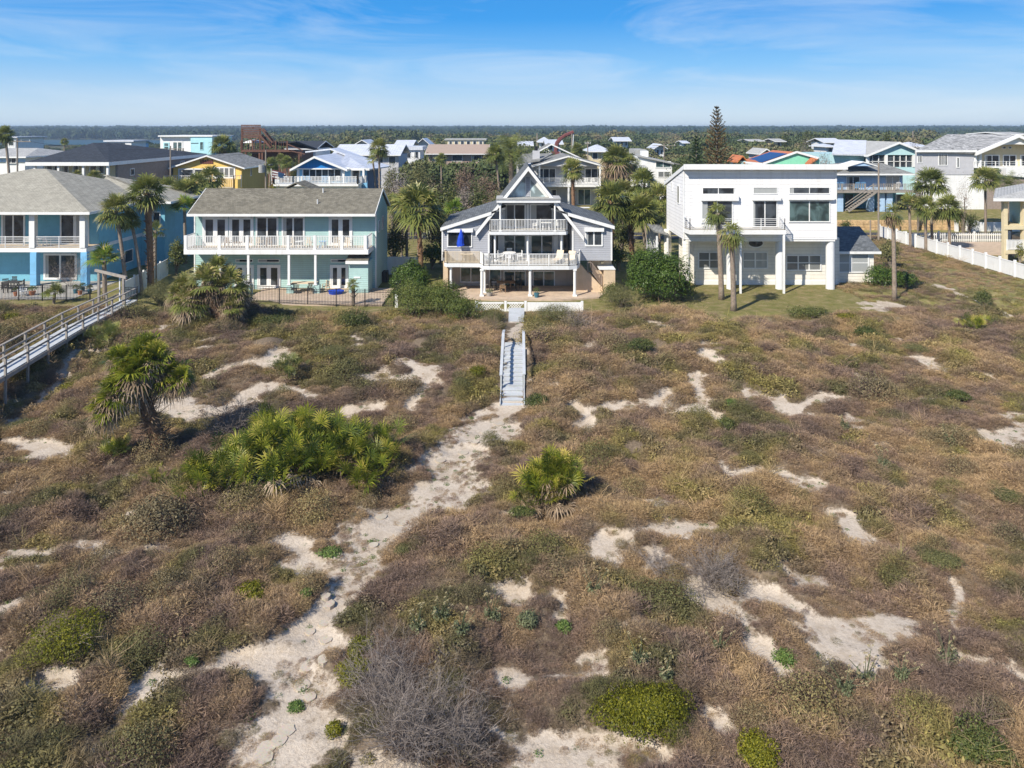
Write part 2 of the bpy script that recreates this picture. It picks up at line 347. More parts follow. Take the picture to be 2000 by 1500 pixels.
M['roof_mint'] = shingle('weathered_brown_shingle', (.185, .17, .135))
M['roof_slate'] = shingle('slate_shingle', (.13, .14, .15))
M['roof_dark'] = shingle('charcoal_shingle', (.045, .052, .065))
M['roof_beige'] = shingle('pale_grey_shingle', (.35, .33, .275), var=.12)
M['roof_pale'] = shingle('light_shingle', (.42, .42, .41), var=.1)
M['glass'] = glass('window_glass'); M['glass_g'] = glass('greenish_glass', (.03, .05, .05)); M['glass_b'] = glass('blinds_behind_glass', blind=.20); M['glass_c'] = glass('curtain_behind_glass', blind=.42)
M['glass_w'] = glass('pale_gable_glass', (.20, .25, .26))
M['deckwood'] = paint('grey_deck_boards', (.42, .39, .34), .8, .14, vert=.14, lapdark=.6)
M['tandeck'] = paint('tan_deck_boards', (.50, .40, .28), .8, .14, vert=.14, lapdark=.6)
M['oldwood'] = paint('weathered_grey_wood', (.30, .27, .235), .9, .2, scale=3, fine=.15)
M['boardpaint'] = paint('pale_grey_planks', (.47, .49, .50), .8, .10, fine=.12)
M['brownwood'] = paint('stained_redwood', (.14, .068, .045), .8, .2, scale=2)
M['pole'] = paint('pole_wood', (.26, .22, .18), .9, .15)
M['black'] = paint('black_metal', (.018, .018, .02), .45, .1)
M['darkfurn'] = paint('dark_furniture', (.05, .045, .04), .6, .2)
M['teak'] = paint('teak_wood', (.26, .17, .10), .7, .2)
M['sling'] = paint('beige_sling_fabric', (.66, .55, .40), .8, .05)
M['bluefab'] = paint('royal_blue_canvas', (.01, .06, .50), .8, .2)
M['bluechair'] = paint('light_blue_plastic', (.20, .42, .66), .5, .05)
M['pot'] = paint('terracotta', (.42, .17, .09), .8, .1); M['potblue'] = paint('glazed_blue_pot', (.05, .16, .22), .3, .1)
M['paver'] = paint('patio_stone', (.50, .39, .29), .85, .18, scale=1.5, fine=.15)
M['conc'] = paint('concrete', (.40, .38, .34), .9, .12, fine=.12)
M['stone'] = paint('stepping_stone', (.46, .395, .31), .95, .10, fine=.15, bumpd=.012)
M['asphalt'] = paint('asphalt', (.06, .06, .062), .9, .15, fine=.1)
M['rock'] = paint('sandy_rock_wall', (.55, .38, .20), .9, .35, scale=2.5, fine=.2, bumpd=.08)
M['solar'] = paint('solar_panel', (.012, .03, .10), .2, .1, spec=.8)
M['bluesolar'] = paint('blue_solar_film', (.01, .045, .16), .3, .1)
M['rust'] = paint('rusty_red_steel', (.16, .05, .045), .7, .2)
M['trunk'] = paint('palm_trunk_bark', (.25, .20, .155), .95, .30, scale=6, fine=.2, bumpd=.03)
M['boots'] = paint('palm_boot_bark', (.22, .13, .075), .95, .35, scale=5, fine=.25, bumpd=.05)
M['bark'] = paint('grey_bark', (.20, .165, .13), .95, .25, scale=5, fine=.2, bumpd=.03)
M['barebr'] = leafmat('bare_twigs', [(.0, (.11, .09, .08)), (1, (.34, .29, .25))], .9, 0, .15)
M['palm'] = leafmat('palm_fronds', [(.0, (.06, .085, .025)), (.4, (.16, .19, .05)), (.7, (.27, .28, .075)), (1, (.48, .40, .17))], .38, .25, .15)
M['palmbright'] = leafmat('bright_palm_fronds', [(.0, (.05, .10, .015)), (.5, (.13, .22, .03)), (.8, (.26, .32, .05)), (1, (.45, .38, .12))], .38, .3, .12)
M['palmdead'] = leafmat('dead_fronds', [(.0, (.10, .07, .045)), (.5, (.27, .195, .125)), (1, (.52, .41, .29))], .85, .15, .12)
M['palmetto'] = leafmat('palmetto_fronds', [(.0, (.035, .06, .014)), (.35, (.13, .17, .02)), (.62, (.30, .31, .035)), (1, (.60, .47, .12))], .4, .28, .14, .5)
M['bush'] = leafmat('green_leaves', [(.0, (.035, .052, .014)), (.5, (.09, .115, .03)), (1, (.20, .20, .06))], .5, .22, .2)
M['bushdeep'] = leafmat('deep_green_leaves', [(.0, (.028, .055, .010)), (.5, (.065, .115, .018)), (1, (.14, .20, .035))], .42, .22, .15)
M['bushyel'] = leafmat('yellow_green_leaves', [(.0, (.06, .07, .008)), (.5, (.15, .155, .010)), (1, (.32, .29, .025))], .5, .28, .2)
M['busholive'] = leafmat('olive_brown_leaves', [(.0, (.07, .075, .028)), (.5, (.13, .135, .05)), (1, (.24, .22, .09))], .7, .15, .3)
M['bushbrown'] = leafmat('brown_scrub_leaves', [(.0, (.12, .08, .055)), (.5, (.20, .14, .10)), (1, (.30, .22, .15))], .8, .1, .3)
M['pine'] = leafmat('pine_needles', [(.0, (.10, .085, .035)), (.45, (.27, .175, .085)), (.8, (.45, .27, .13)), (1, (.52, .34, .17))], .7, .1, .3, .25)
M['pinegreen'] = leafmat('green_pine_needles', [(.0, (.02, .045, .012)), (.6, (.05, .08, .025)), (1, (.12, .13, .045))], .7, .1, .2)
M['thistle'] = leafmat('seed_heads', [(.0, (.30, .24, .12)), (1, (.72, .62, .36))], .8, .2, .1)
M['weed'] = leafmat('weed_leaves', [(.0, (.06, .12, .025)), (.5, (.12, .20, .045)), (1, (.25, .30, .09))], .5, .3, .2)
M['bushlight'] = leafmat('light_green_leaves', [(.0, (.05, .07, .014)), (.5, (.115, .15, .03)), (1, (.24, .26, .06))], .5, .25, .25)
M['sage'] = leafmat('grey_green_leaves', [(.0, (.10, .12, .06)), (1, (.25, .27, .14))], .6, .3, .2)
# scrub: world-space patches of mauve-brown, tan and olive; the instancer's own value shifts it
def scrubmat():
    m, nt, N, bs = newmat('dry_scrub'); p = geo(nt); v = attr(nt, 'v').outputs['Fac']; g = attr(nt, 'grn', 'INSTANCER').outputs['Fac']; t = attr(nt, 'ton', 'INSTANCER').outputs['Fac']
    n2 = noise(nt, .9, 3, .6, p).outputs[0]
    tt = math_(nt, 'ADD', t, math_(nt, 'MULTIPLY', math_(nt, 'SUBTRACT', n2, .5), .8))
    brown = ramp(nt, tt, [(.1, (.25, .18, .145)), (.35, (.375, .26, .19)), (.6, (.40, .285, .18)), (.95, (.51, .355, .20))]).outputs[0]
    green = ramp(nt, tt, [(.2, (.17, .165, .07)), (.55, (.25, .225, .08)), (.9, (.33, .29, .09))]).outputs[0]
    c = mixc(nt, g, brown, green)
    vv = ramp(nt, v, [(0, (.45, .43, .42)), (.55, (.95, .95, .95)), (1, (1.7, 1.65, 1.5))]).outputs[0]  # low stems darkened, tips lightened: shadow contrast put into the colour
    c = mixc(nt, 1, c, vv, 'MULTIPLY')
    nt.links.new(c, bs.inputs['Base Color']); bs.inputs['Roughness'].default_value = .85; bs.inputs['Specular IOR Level'].default_value = .15
    tr = N.new('ShaderNodeBsdfTranslucent'); nt.links.new(c, tr.inputs[0]); mx = N.new('ShaderNodeMixShader'); mx.inputs[0].default_value = .15
    nt.links.new(bs.outputs[0], mx.inputs[1]); nt.links.new(tr.outputs[0], mx.inputs[2]); nt.links.new(mx.outputs[0], N['Material Output'].inputs[0])
    return m
M['scrub'] = scrubmat()
def woodmat(name, c0, c1, c2):
    m, nt, N, bs = newmat(name); p = geo(nt); v = attr(nt, 'v').outputs['Fac']; t = attr(nt, 'ton', 'INSTANCER').outputs['Fac']
    f = math_(nt, 'ADD', math_(nt, 'MULTIPLY', v, .32), math_(nt, 'MULTIPLY', t, .75))
    r = ramp(nt, f, [(.15, c0), (.55, c1), (.95, c2)]).outputs[0]
    nt.links.new(r, bs.inputs['Base Color']); bs.inputs['Roughness'].default_value = .8; bs.inputs['Specular IOR Level'].default_value = .1
    return m
M['wood'] = woodmat('distant_foliage', (.055, .08, .032), (.10, .12, .048), (.20, .165, .09))
M['wooddark'] = woodmat('pine_wood_foliage', (.03, .055, .03), (.05, .075, .038), (.08, .10, .05))
def groundmat():
    m, nt, N, bs = newmat('ground'); p = geo(nt)
    s = attr(nt, 'sand').outputs['Fac']; l = attr(nt, 'lawn').outputs['Fac']; far = attr(nt, 'far').outputs['Fac']
    n1 = noise(nt, 1.1, 5, .65, p).outputs[0]; n2 = noise(nt, 9, 5, .7, p).outputs[0]; n3 = noise(nt, 40, 3, .7, p).outputs[0]
    lit = ramp(nt, n2, [(.3, (.11, .085, .06)), (.55, (.19, .145, .10)), (.75, (.28, .22, .15))]).outputs[0]
    sand = ramp(nt, n2, [(.25, (.34, .28, .21)), (.45, (.51, .435, .35)), (.75, (.60, .525, .43))]).outputs[0]
    sand = mixc(nt, ramp(nt, n3, [(.56, (0, 0, 0)), (.68, (.75, .75, .75))]).outputs[0], sand, (.27, .21, .15))
    n5 = noise(nt, .9, 6, .75, p).outputs[0]; sand = mixc(nt, ramp(nt, n5, [(.46, (0, 0, 0)), (.64, (.6, .6, .6))]).outputs[0], sand, (.36, .285, .205))
    lawn = ramp(nt, n1, [(.3, (.13, .14, .04)), (.5, (.20, .18, .07)), (.7, (.30, .24, .13))]).outputs[0]
    lawn = mixc(nt, .5, lawn, ramp(nt, n3, [(.3, (.5, .5, .5)), (.7, (1.4, 1.4, 1.4))]).outputs[0], 'MULTIPLY')
    farc = ramp(nt, noise(nt, .06, 5, .7, p).outputs[0], [(.3, (.05, .065, .03)), (.5, (.09, .09, .045)), (.7, (.17, .14, .09))]).outputs[0]
    e = math_(nt, 'ADD', s, math_(nt, 'MULTIPLY', math_(nt, 'SUBTRACT', n2, .5), .9))
    sf = ramp(nt, e, [(.40, (0, 0, 0)), (.70, (1, 1, 1))]).outputs[0]
    c = mixc(nt, l, lit, lawn); c = mixc(nt, sf, c, sand); c = mixc(nt, far, c, farc)
    nt.links.new(c, bs.inputs['Base Color']); bs.inputs['Roughness'].default_value = .95; bs.inputs['Specular IOR Level'].default_value = .1
    bump(nt, bs, n2, .05, .9); return m
M['ground'] = groundmat()
def watermat():
    m, nt, N, bs = newmat('water'); p = geo(nt); bs.inputs['Base Color'].default_value = (.025, .06, .065, 1); bs.inputs['Roughness'].default_value = .45; bs.inputs['Specular IOR Level'].default_value = .15
    bump(nt, bs, noise(nt, .4, 3, .6, p).outputs[0], .3, .5); return m
M['water'] = watermat()
# ------------------------------------------------------------------ ground sheet and water
def axis(lo, hi, st, far, g=1.18):
    a = list(np.arange(lo, hi+st/2, st)); s = st; x = a[-1]
    while x < far: s *= g; x += s; a.append(x)
    return a
ya = axis(5, 66, .2, 8500, 1.07); ya = [-300, -60, -10, 0]+ya
xp = axis(0, 52, .25, 7000, 1.12); xa = [-q for q in xp[:0:-1]]+xp
ya = sorted(ya+[105.4, 105.8]); xa = np.array(xa); ya = np.array(ya)
AX, AY = np.meshgrid(xa, ya, indexing='ij'); AZ = height(AX, AY)
nx, ny = AX.shape
idx = np.arange(nx*ny).reshape(nx, ny)
F = np.stack([idx[:-1, :-1], idx[1:, :-1], idx[1:, 1:], idx[:-1, 1:]], -1).reshape(-1, 4)
gme = npmesh('ground', np.stack([AX, AY, AZ], -1).reshape(-1, 3), F)
def lawnmask(X, Y):
    l = np.maximum(sstep(58, 59.5, Y)*(Y < 110), sstep(55, 58, Y)*sstep(13, 16, X)*(X < 52))
    l = np.maximum(l, .75*sstep(50, 60, Y)*sstep(24, 34, X)*(Y < 110))
    return np.maximum(l, (Y >= 105)*1.0*(Y < 150))
for nm, arr in (('sand', samp(smap, AX, AY)*(AY < 78)), ('lawn', lawnmask(AX, AY)), ('far', sstep(130, 170, AY))):
    a = gme.attributes.new(nm, 'FLOAT', 'POINT'); a.data.foreach_set('value', arr.astype(np.float32).ravel())
gme.polygons.foreach_set('use_smooth', [True]*len(gme.polygons))
kind(link('ground', gme, M['ground']))
kind(MB().prism([(-1150, 760), (-352, 760), (-410, 860), (-500, 1040), (-1150, 1090)], -2.9, -2.6, 'z').build('river', M['water']))
kind(MB().box(-160, 160, 97.4, 103.2, .1, .16).build('road', M['asphalt']))
MW = paint('road_paint', (.7, .55, .12), .8); kind(MB().box(-160, 160, 100.15, 100.25, .16, .164).box(-160, 160, 100.35, 100.45, .16, .164).build('road_marking', MW))
# ------------------------------------------------------------------ scattered stuff by geometry nodes
def srccol(name, objs):
    c = bpy.data.collections.new(name)
    for o in objs: c.objects.link(o)
    return c
def srcobj(name, me, m):
    o = bpy.data.objects.new(name, me); me.materials.append(m); return o
def scatter(name, label, cat, P, rot, scl, idx, col, attrs, structure=False):
    me = bpy.data.meshes.new(name); me.vertices.add(len(P)); me.vertices.foreach_set('co', np.asarray(P, np.float32).ravel())
    def put(n, t, d, k):
        a = me.attributes.new(n, t, 'POINT'); a.data.foreach_set(k, np.asarray(d).ravel())
    put('rot', 'FLOAT_VECTOR', np.asarray(rot, np.float32), 'vector'); put('scl', 'FLOAT_VECTOR', np.asarray(scl, np.float32), 'vector'); put('idx', 'INT', np.asarray(idx, np.int32), 'value')
    for k, d in attrs.items(): put(k, 'FLOAT', np.asarray(d, np.float32), 'value')
    o = bpy.data.objects.new(name, me); COL.objects.link(o); tag(o, label, cat); o['kind'] = 'stuff'
    g = bpy.data.node_groups.new(name, 'GeometryNodeTree'); g.interface.new_socket('Geometry', in_out='INPUT', socket_type='NodeSocketGeometry'); g.interface.new_socket('Geometry', in_out='OUTPUT', socket_type='NodeSocketGeometry')
    n = g.nodes; gi = n.new('NodeGroupInput'); go = n.new('NodeGroupOutput'); ip = n.new('GeometryNodeInstanceOnPoints'); ci = n.new('GeometryNodeCollectionInfo')
    ci.inputs['Collection'].default_value = col; ci.inputs['Separate Children'].default_value = True; ci.inputs['Reset Children'].default_value = True
    ip.inputs['Pick Instance'].default_value = True
    def na(nm, t):
        q = n.new('GeometryNodeInputNamedAttribute'); q.data_type = t; q.inputs['Name'].default_value = nm; return q.outputs['Attribute']
    lk = g.links.new; lk(gi.outputs[0], ip.inputs['Points']); lk(ci.outputs[0], ip.inputs['Instance']); lk(na('idx', 'INT'), ip.inputs['Instance Index'])
    lk(na('rot', 'FLOAT_VECTOR'), ip.inputs['Rotation']); lk(na('scl', 'FLOAT_VECTOR'), ip.inputs['Scale']); lk(ip.outputs[0], go.inputs[0])
    md = o.modifiers.new('scatter', 'NODES'); md.node_group = g
    return o
rs = np.random.RandomState(7)
def tuft(seed, n, R, Hh, w, flat=.5, curl=.4):
    """a dome of crossing fine stems"""
    r = np.random.RandomState(seed); V = []; F = []; cv = []
    for i in range(n):
        a = r.uniform(0, 2*math.pi); q = math.sqrt(r.uniform()); bx, by = R*.8*q*math.cos(a), R*.8*q*math.sin(a)
        top = Hh*math.sqrt(max(.05, 1-q*q*.85)); z0 = top*r.uniform(0, .75)-.04
        d = np.array([math.cos(a)*q+r.normal()*.75, math.sin(a)*q+r.normal()*.75, r.uniform(flat*.2, 1)]); d /= np.linalg.norm(d)
        ln = r.uniform(.16, .42)*Hh*1.1*(1.9 if curl < .3 else 1); p0 = np.array([bx, by, z0]); p1 = p0+d*ln*.55; d2 = d+r.normal(size=3)*curl; d2 /= np.linalg.norm(d2); p2 = p1+d2*ln*.45
        s = np.cross(d, r.normal(size=3)); s = s/np.linalg.norm(s)*w*r.uniform(.6, 1.3)
        b = len(V); V += [p0-s*.6, p0+s*.6, p1+s*.5, p1-s*.5, p2]; F += [(b, b+1, b+2), (b, b+2, b+3), (b+3, b+2, b+4)]
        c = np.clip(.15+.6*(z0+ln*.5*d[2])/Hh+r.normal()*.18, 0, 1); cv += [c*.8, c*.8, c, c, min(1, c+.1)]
    return npmesh('tuft', V, F, cv)
def leafy(seed, n, R, Hh, s):
    r = np.random.RandomState(seed); V = []; F = []; cv = []
    for i in range(n):
        u = r.normal(size=3); u[2] = abs(u[2]); u /= np.linalg.norm(u); q = r.uniform(.55, 1.02); p = u*np.array([R, R, Hh])*q
        nn = u+r.normal(size=3)*.6; nn /= np.linalg.norm(nn); t = np.cross(nn, r.normal(size=3)); t /= np.linalg.norm(t); bb = np.cross(nn, t); z = s*r.uniform(.6, 1.3)
        b = len(V); V += [p-t*z, p+bb*z*.5, p+t*z, p-bb*z*.5]; F += [(b, b+1, b+2), (b, b+2, b+3)]; c = np.clip(r.uniform(.1, .8)*q, 0, 1); cv += [c]*4
    return npmesh('leafy', V, F, cv)
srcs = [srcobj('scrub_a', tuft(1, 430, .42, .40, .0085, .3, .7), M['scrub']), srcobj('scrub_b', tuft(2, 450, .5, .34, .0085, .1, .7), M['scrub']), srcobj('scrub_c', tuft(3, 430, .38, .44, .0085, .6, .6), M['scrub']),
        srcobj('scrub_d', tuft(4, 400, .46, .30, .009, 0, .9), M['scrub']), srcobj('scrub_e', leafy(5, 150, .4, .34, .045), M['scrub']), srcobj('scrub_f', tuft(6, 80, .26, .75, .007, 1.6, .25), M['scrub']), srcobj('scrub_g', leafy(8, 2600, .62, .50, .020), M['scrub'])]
# positions
def scatter_points(x0, x1, y0, y1, st):
    X, Y = np.meshgrid(np.arange(x0, x1, st), np.arange(y0, y1, st), indexing='ij'); X = X.ravel(); Y = Y.ravel()
    return X+rs.uniform(-.55, .55, X.size)*st, Y+rs.uniform(-.55, .55, X.size)*st
PATHBOX = [(-.75, 1.25, 38.8, 60)]
pts = []
for (ya_, yb_, st) in ((13.2, 26, .205), (26, 40, .25), (40, 60.5, .32), (60.5, 100, .6)):
    X, Y = scatter_points(-52, 52, ya_, yb_, st); k = np.abs(X) < Y*1000/FPX*1.06+2
    if ya_ > 60: k &= (X > 31) | (X < -52)
    X = X[k]; Y = Y[k]
    s = samp(smap, X, Y)*(Y < 78); n2 = fbm(X*2.2, Y*2.2, 41, 3)
    keep = ((s+(n2-.5)*1.1) < .42) | ((rs.uniform(size=X.size) < .05) & (s < .75))
    keep &= rs.uniform(size=X.size) < np.clip(dune_zone(X, Y), 0, 1)
    keep &= ~((X > -.85) & (X < 1.3) & (Y > 38.9) & (Y < 59.5))
    lz = sstep(54.5, 57, Y)*sstep(13, 17, X)*(X < 31); keep &= rs.uniform(size=X.size) > lz
    keep &= ~((np.abs(X-51) < .3) & (Y > 70))
    bald = fbm(X/3.2, Y/3.2, 43, 4); keep &= (bald+.12*(n2-.5)) > .24
    pts.append((X[keep], Y[keep], np.full(keep.sum(), st)))
X = np.concatenate([p[0] for p in pts]); Y = np.concatenate([p[1] for p in pts]); ST = np.concatenate([p[2] for p in pts])
edge = samp(smap, X, Y)
big = fbm(X/2.6, Y/2.6, 51, 3); ton = np.clip(.5+1.3*(fbm(X/7., Y/7., 52, 3)-.5)+1.5*(fbm(X/1.1, Y/1.1, 57, 2)-.5)+rs.normal(size=X.size)*.12+(X > 12)*.05, 0, 1)
gn = fbm(X/1.9+7, Y/1.9, 53, 4)+.10*(fbm(X*1.2, Y*1.2, 54, 2)-.5)+.075*sstep(28, 48, Y)+.01+.03*(X < -8)
grn = np.clip(sstep(.52, .74, gn)*.85+rs.normal(size=X.size)*.10, 0, 1)
scl = (.38+.95*big)*np.clip(ST/.205, 1, 1.8)**.75*(1-.5*sstep(.1, .5, edge)); scl *= rs.uniform(.6, 1.3, X.size)
scl = np.where((Y > 60.4), scl*.8, scl)
bigc = rs.uniform(size=X.size) < .011; scl = np.where(bigc & (edge < .1), scl*rs.uniform(1.0, 1.7, X.size), scl); grn = np.where(bigc, np.clip(grn+.6, .55, 1), grn); ton = np.where(bigc, ton*.6, ton)
idx = rs.choice([0, 1, 2, 3], X.size); idx = np.where((grn > .45) & (rs.uniform(size=X.size) < .35), 4, idx); idx = np.where(rs.uniform(size=X.size) < .03, 5, idx); idx = np.where(bigc, 6, idx)
Z = height(X, Y)-.03
ZS = scl*rs.uniform(.75, 1.25, X.size)*np.where(X > 31, .8, 1)
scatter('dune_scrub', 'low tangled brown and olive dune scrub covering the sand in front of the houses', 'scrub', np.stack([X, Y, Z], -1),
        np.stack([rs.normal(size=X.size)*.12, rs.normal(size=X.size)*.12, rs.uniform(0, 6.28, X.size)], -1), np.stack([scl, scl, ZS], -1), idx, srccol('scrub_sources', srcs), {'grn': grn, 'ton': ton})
print('SCRUB', X.size)
X, Y = scatter_points(-50, 50, 13.5, 58, .17); s = samp(smap, X, Y); n2 = fbm(X/.9, Y/.9, 63, 4); k = (s > .2) & (n2+.15*(.6-s) > .46+.05*(s > .95)) & (rs.uniform(size=X.size) < .7) & ~((X > -.85) & (X < 1.3) & (Y > 38.9)); X = X[k]; Y = Y[k]
sc2 = rs.uniform(.16, .55, X.size); scatter('sand_litter', 'tiny dry tufts and creeping litter thinning out over the bare sand', 'scrub', np.stack([X, Y, height(X, Y)-.02], -1), np.stack([X*0, X*0, rs.uniform(0, 6, X.size)], -1),
        np.stack([sc2, sc2, sc2*rs.uniform(.3, .9, X.size)], -1), rs.choice([0, 1, 2, 3], X.size), srccol('litter_sources', srcs[:4]), {'grn': (rs.uniform(size=X.size) < .25)*.8, 'ton': rs.uniform(.2, .9, X.size)})
# thin weeds along the sand and short yard grass
gs_src = [srcobj('weed_a', leafy(11, 60, .22, .10, .035), M['weed']), srcobj('weed_b', tuft(12, 60, .2, .16, .01), M['weed'])]
X, Y = scatter_points(-40, 40, 14, 58, .5); s = samp(smap, X, Y); n2 = fbm(X/1.3, Y/1.3, 61, 3)
k = (s > .3) & (n2 > .52) & (rs.uniform(size=X.size) < .6); X = X[k]; Y = Y[k]
scatter('path_weeds', 'scattered small green weeds growing on the pale sand path', 'weeds', np.stack([X, Y, height(X, Y)], -1), np.stack([X*0, X*0, rs.uniform(0, 6, X.size)], -1),
        np.repeat(rs.uniform(.35, .95, X.size)[:, None], 3, 1), rs.randint(0, 2, X.size), srccol('weed_sources', gs_src), {})
gr = [srcobj('grass_a', tuft(15, 90, .4, .13, .010, .9, .3), M['scrub'])]
X, Y = scatter_points(13, 33, 54.5, 69, .33); k = lawnmask(X, Y) > .3; k &= rs.uniform(size=X.size) < .75; X = X[k]; Y = Y[k]
k = ~((X > 16) & (X < 31) & (Y > 68)); X = X[k]; Y = Y[k]
scatter('lawn_grass', 'short patchy yellow-green grass of the yard below the white house', 'grass', np.stack([X, Y, height(X, Y)-.01], -1), np.stack([X*0, X*0, rs.uniform(0, 6, X.size)], -1),
        np.repeat(rs.uniform(.6, 1.1, X.size)[:, None], 3, 1), X.astype(int)*0, srccol('grass_sources', gr), {'grn': np.clip(.55+.9*(fbm(X/2, Y/2, 71, 3)-.5)*2, 0, 1), 'ton': np.clip(fbm(X/3, Y/3, 72, 3)+.15, 0, 1)})
# ------------------------------------------------------------------ distant woods and neighbourhood trees
def crownmesh(seed, n=2600, s=.06, flat=.62, nb=15):
    r = np.random.RandomState(seed); bl = [(r.uniform(-.55, .55), r.uniform(-.55, .55), r.uniform(.3, .75)*flat, r.uniform(.2, .42)) for _ in range(nb)]; V = []; F = []; cv = []
    for i in range(n):
        bx = bl[r.randint(nb)]; u = r.normal(size=3); u /= np.linalg.norm(u)
        if u[2] < -.5: u[2] *= -1
        p = np.array(bx[:3])+u*bx[3]*r.uniform(.7, 1.08)*np.array([1, 1, .8]); nn = u+r.normal(size=3)*.5; nn /= np.linalg.norm(nn)
        t = np.cross(nn, r.normal(size=3)); t /= np.linalg.norm(t); bb = np.cross(nn, t); z = s*r.uniform(.5, 1.2)
        b = len(V); V += [p-t*z, p+bb*z*.6, p+t*z, p-bb*z*.6]; F += [(b, b+1, b+2), (b, b+2, b+3)]; c = np.clip(r.uniform(0, .7)+.2*u[2], 0, 1); cv += [c]*4
    return npmesh('crown', V, F, cv)
wsrc = [srcobj('wood_%s' % 'abcd'[i], crownmesh(20+i), M['wood']) for i in range(4)]
dsrc = [srcobj('pinewood_%s' % 'abc'[i], crownmesh(30+i, 360, .2, 1.0, 7), M['wooddark']) for i in range(3)]
def in_river(X, Y):
    return (X < np.interp(Y, [660, 700, 860, 1120, 1180], [-300, -315, -385, -535, -1180])) & (Y > 560) & (Y < 1170) & (X > -1200)
HOLES = []                                    # filled by the far houses: (x, y, rx, ry)
# ------------------------------------------------------------------ palms
def fanleaf(r, V, F, cv, org_, az, el, Lp, R, nseg=13, droop=.35, tone=.5, wseg=.055):
    d = np.array([math.cos(az)*math.cos(el), math.sin(az)*math.cos(el), math.sin(el)]); up = np.array([0, 0, 1.])
    s = np.cross(d, up); s /= np.linalg.norm(s)+1e-6; o = np.array(org_, float)
    E = o+d*Lp; E[2] -= Lp*droop*.35*max(0, math.cos(el))
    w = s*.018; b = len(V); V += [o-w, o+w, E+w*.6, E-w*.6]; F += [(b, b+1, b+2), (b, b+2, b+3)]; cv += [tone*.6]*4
    d2 = d-up*droop*.7; d2 /= np.linalg.norm(d2); n = np.cross(s, d2)
    ro = r.normal()*.35; s2 = s*math.cos(ro)+n*math.sin(ro); n2 = np.cross(s2, d2)
    for k in range(nseg):
        a = (k/(nseg-1)-.5)*math.radians(215)+r.normal()*.05; q = d2*math.cos(a)+s2*math.sin(a)+n2*.18*math.cos(a*.5)
        l = R*(.62+.38*math.cos(a*.75))*r.uniform(.85, 1.1); t = np.cross(q, n2); t /= np.linalg.norm(t)+1e-6
        m = E+q*l*.55; tip = E+q*l; tip[2] -= l*(.12+droop*.45)*r.uniform(.6, 1.4); ww = t*R*wseg
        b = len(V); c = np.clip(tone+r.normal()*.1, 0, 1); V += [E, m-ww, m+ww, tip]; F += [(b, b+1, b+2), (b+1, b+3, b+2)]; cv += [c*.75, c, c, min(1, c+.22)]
def fancrown(seed, n, R, Lp, lo=-.5, hi=1.45, tone=.4, nseg=13, spread=1.0, droop=.4):
    r = np.random.RandomState(seed); V = []; F = []; cv = []
    for i in range(n):
        az = i*2.39996+r.normal()*.25; el = hi+(lo-hi)*(i/n)**.8+r.normal()*.12
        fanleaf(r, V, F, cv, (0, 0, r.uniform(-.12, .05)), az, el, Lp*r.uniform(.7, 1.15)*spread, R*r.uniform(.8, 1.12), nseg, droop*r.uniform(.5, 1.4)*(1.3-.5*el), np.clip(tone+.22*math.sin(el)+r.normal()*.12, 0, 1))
    return npmesh('palm_crown', V, F, cv)
def datecrown(seed, n, R, lo=-.7, hi=1.4, tone=.35):
    r = np.random.RandomState(seed); V = []; F = []; cv = []
    for i in range(n):
        az = i*2.39996+r.normal()*.2; el = hi+(lo-hi)*(i/n)**.9+r.normal()*.1; p = np.zeros(3); e = el; pts_ = [p.copy()]
        for k in range(9):
            p = p+np.array([math.cos(az)*math.cos(e), math.sin(az)*math.cos(e), math.sin(e)])*R/9; e -= .13*r.uniform(.8, 1.2); pts_.append(p.copy())
        s = np.array([-math.sin(az), math.cos(az), 0]); tn = np.clip(tone+.25*math.sin(el)+r.normal()*.1, 0, 1)
        for k in range(1, 9):
            d = pts_[k+1]-pts_[k]; d /= np.linalg.norm(d)
            for sub in (0, .5):
                q = pts_[k]+(pts_[k+1]-pts_[k])*sub
                for sg in (-1, 1):
                    l = R*.20*math.sin(math.pi*min(1, (k+sub+1)/10.5))+.1; t = q+(s*sg+d*.6+np.array([0, 0, .25*r.normal()-.15]))*l; b = len(V); ww = d*R*.012
                    V += [q-ww, q+ww, t]; F += [(b, b+1, b+2)]; cv += [tn*.8, tn*.8, min(1, tn+.15)]
    return npmesh('palm_crown', V, F, cv)
CR = {}
def crown(k):
    if k not in CR:
        CR[k] = {'a': lambda: fancrown(101, 54, 1.05, .85), 'b': lambda: fancrown(102, 48, 1.1, .8, -.75), 'c': lambda: fancrown(103, 62, 1.0, .9, -.45), 'd': lambda: fancrown(104, 20, .95, .8, -.4, 1.4, .45),
          'e': lambda: fancrown(105, 24, 1.15, .9, -.1, 1.45, .5, 15, 1, .25), 'date': lambda: datecrown(106, 62, 2.0), 'skirt': lambda: fancrown(107, 26, .9, .6, -1.35, -.35, .5, 10, 1, .7),
          'skirtb': lambda: fancrown(108, 46, 1.0, .9, -1.3, -.1, .5, 11, 1, .6), 'sparse': lambda: fancrown(109, 22, 1.0, .65, -.7, 1.3, .35, 11, 1, .5)}[k]()
    return CR[k]
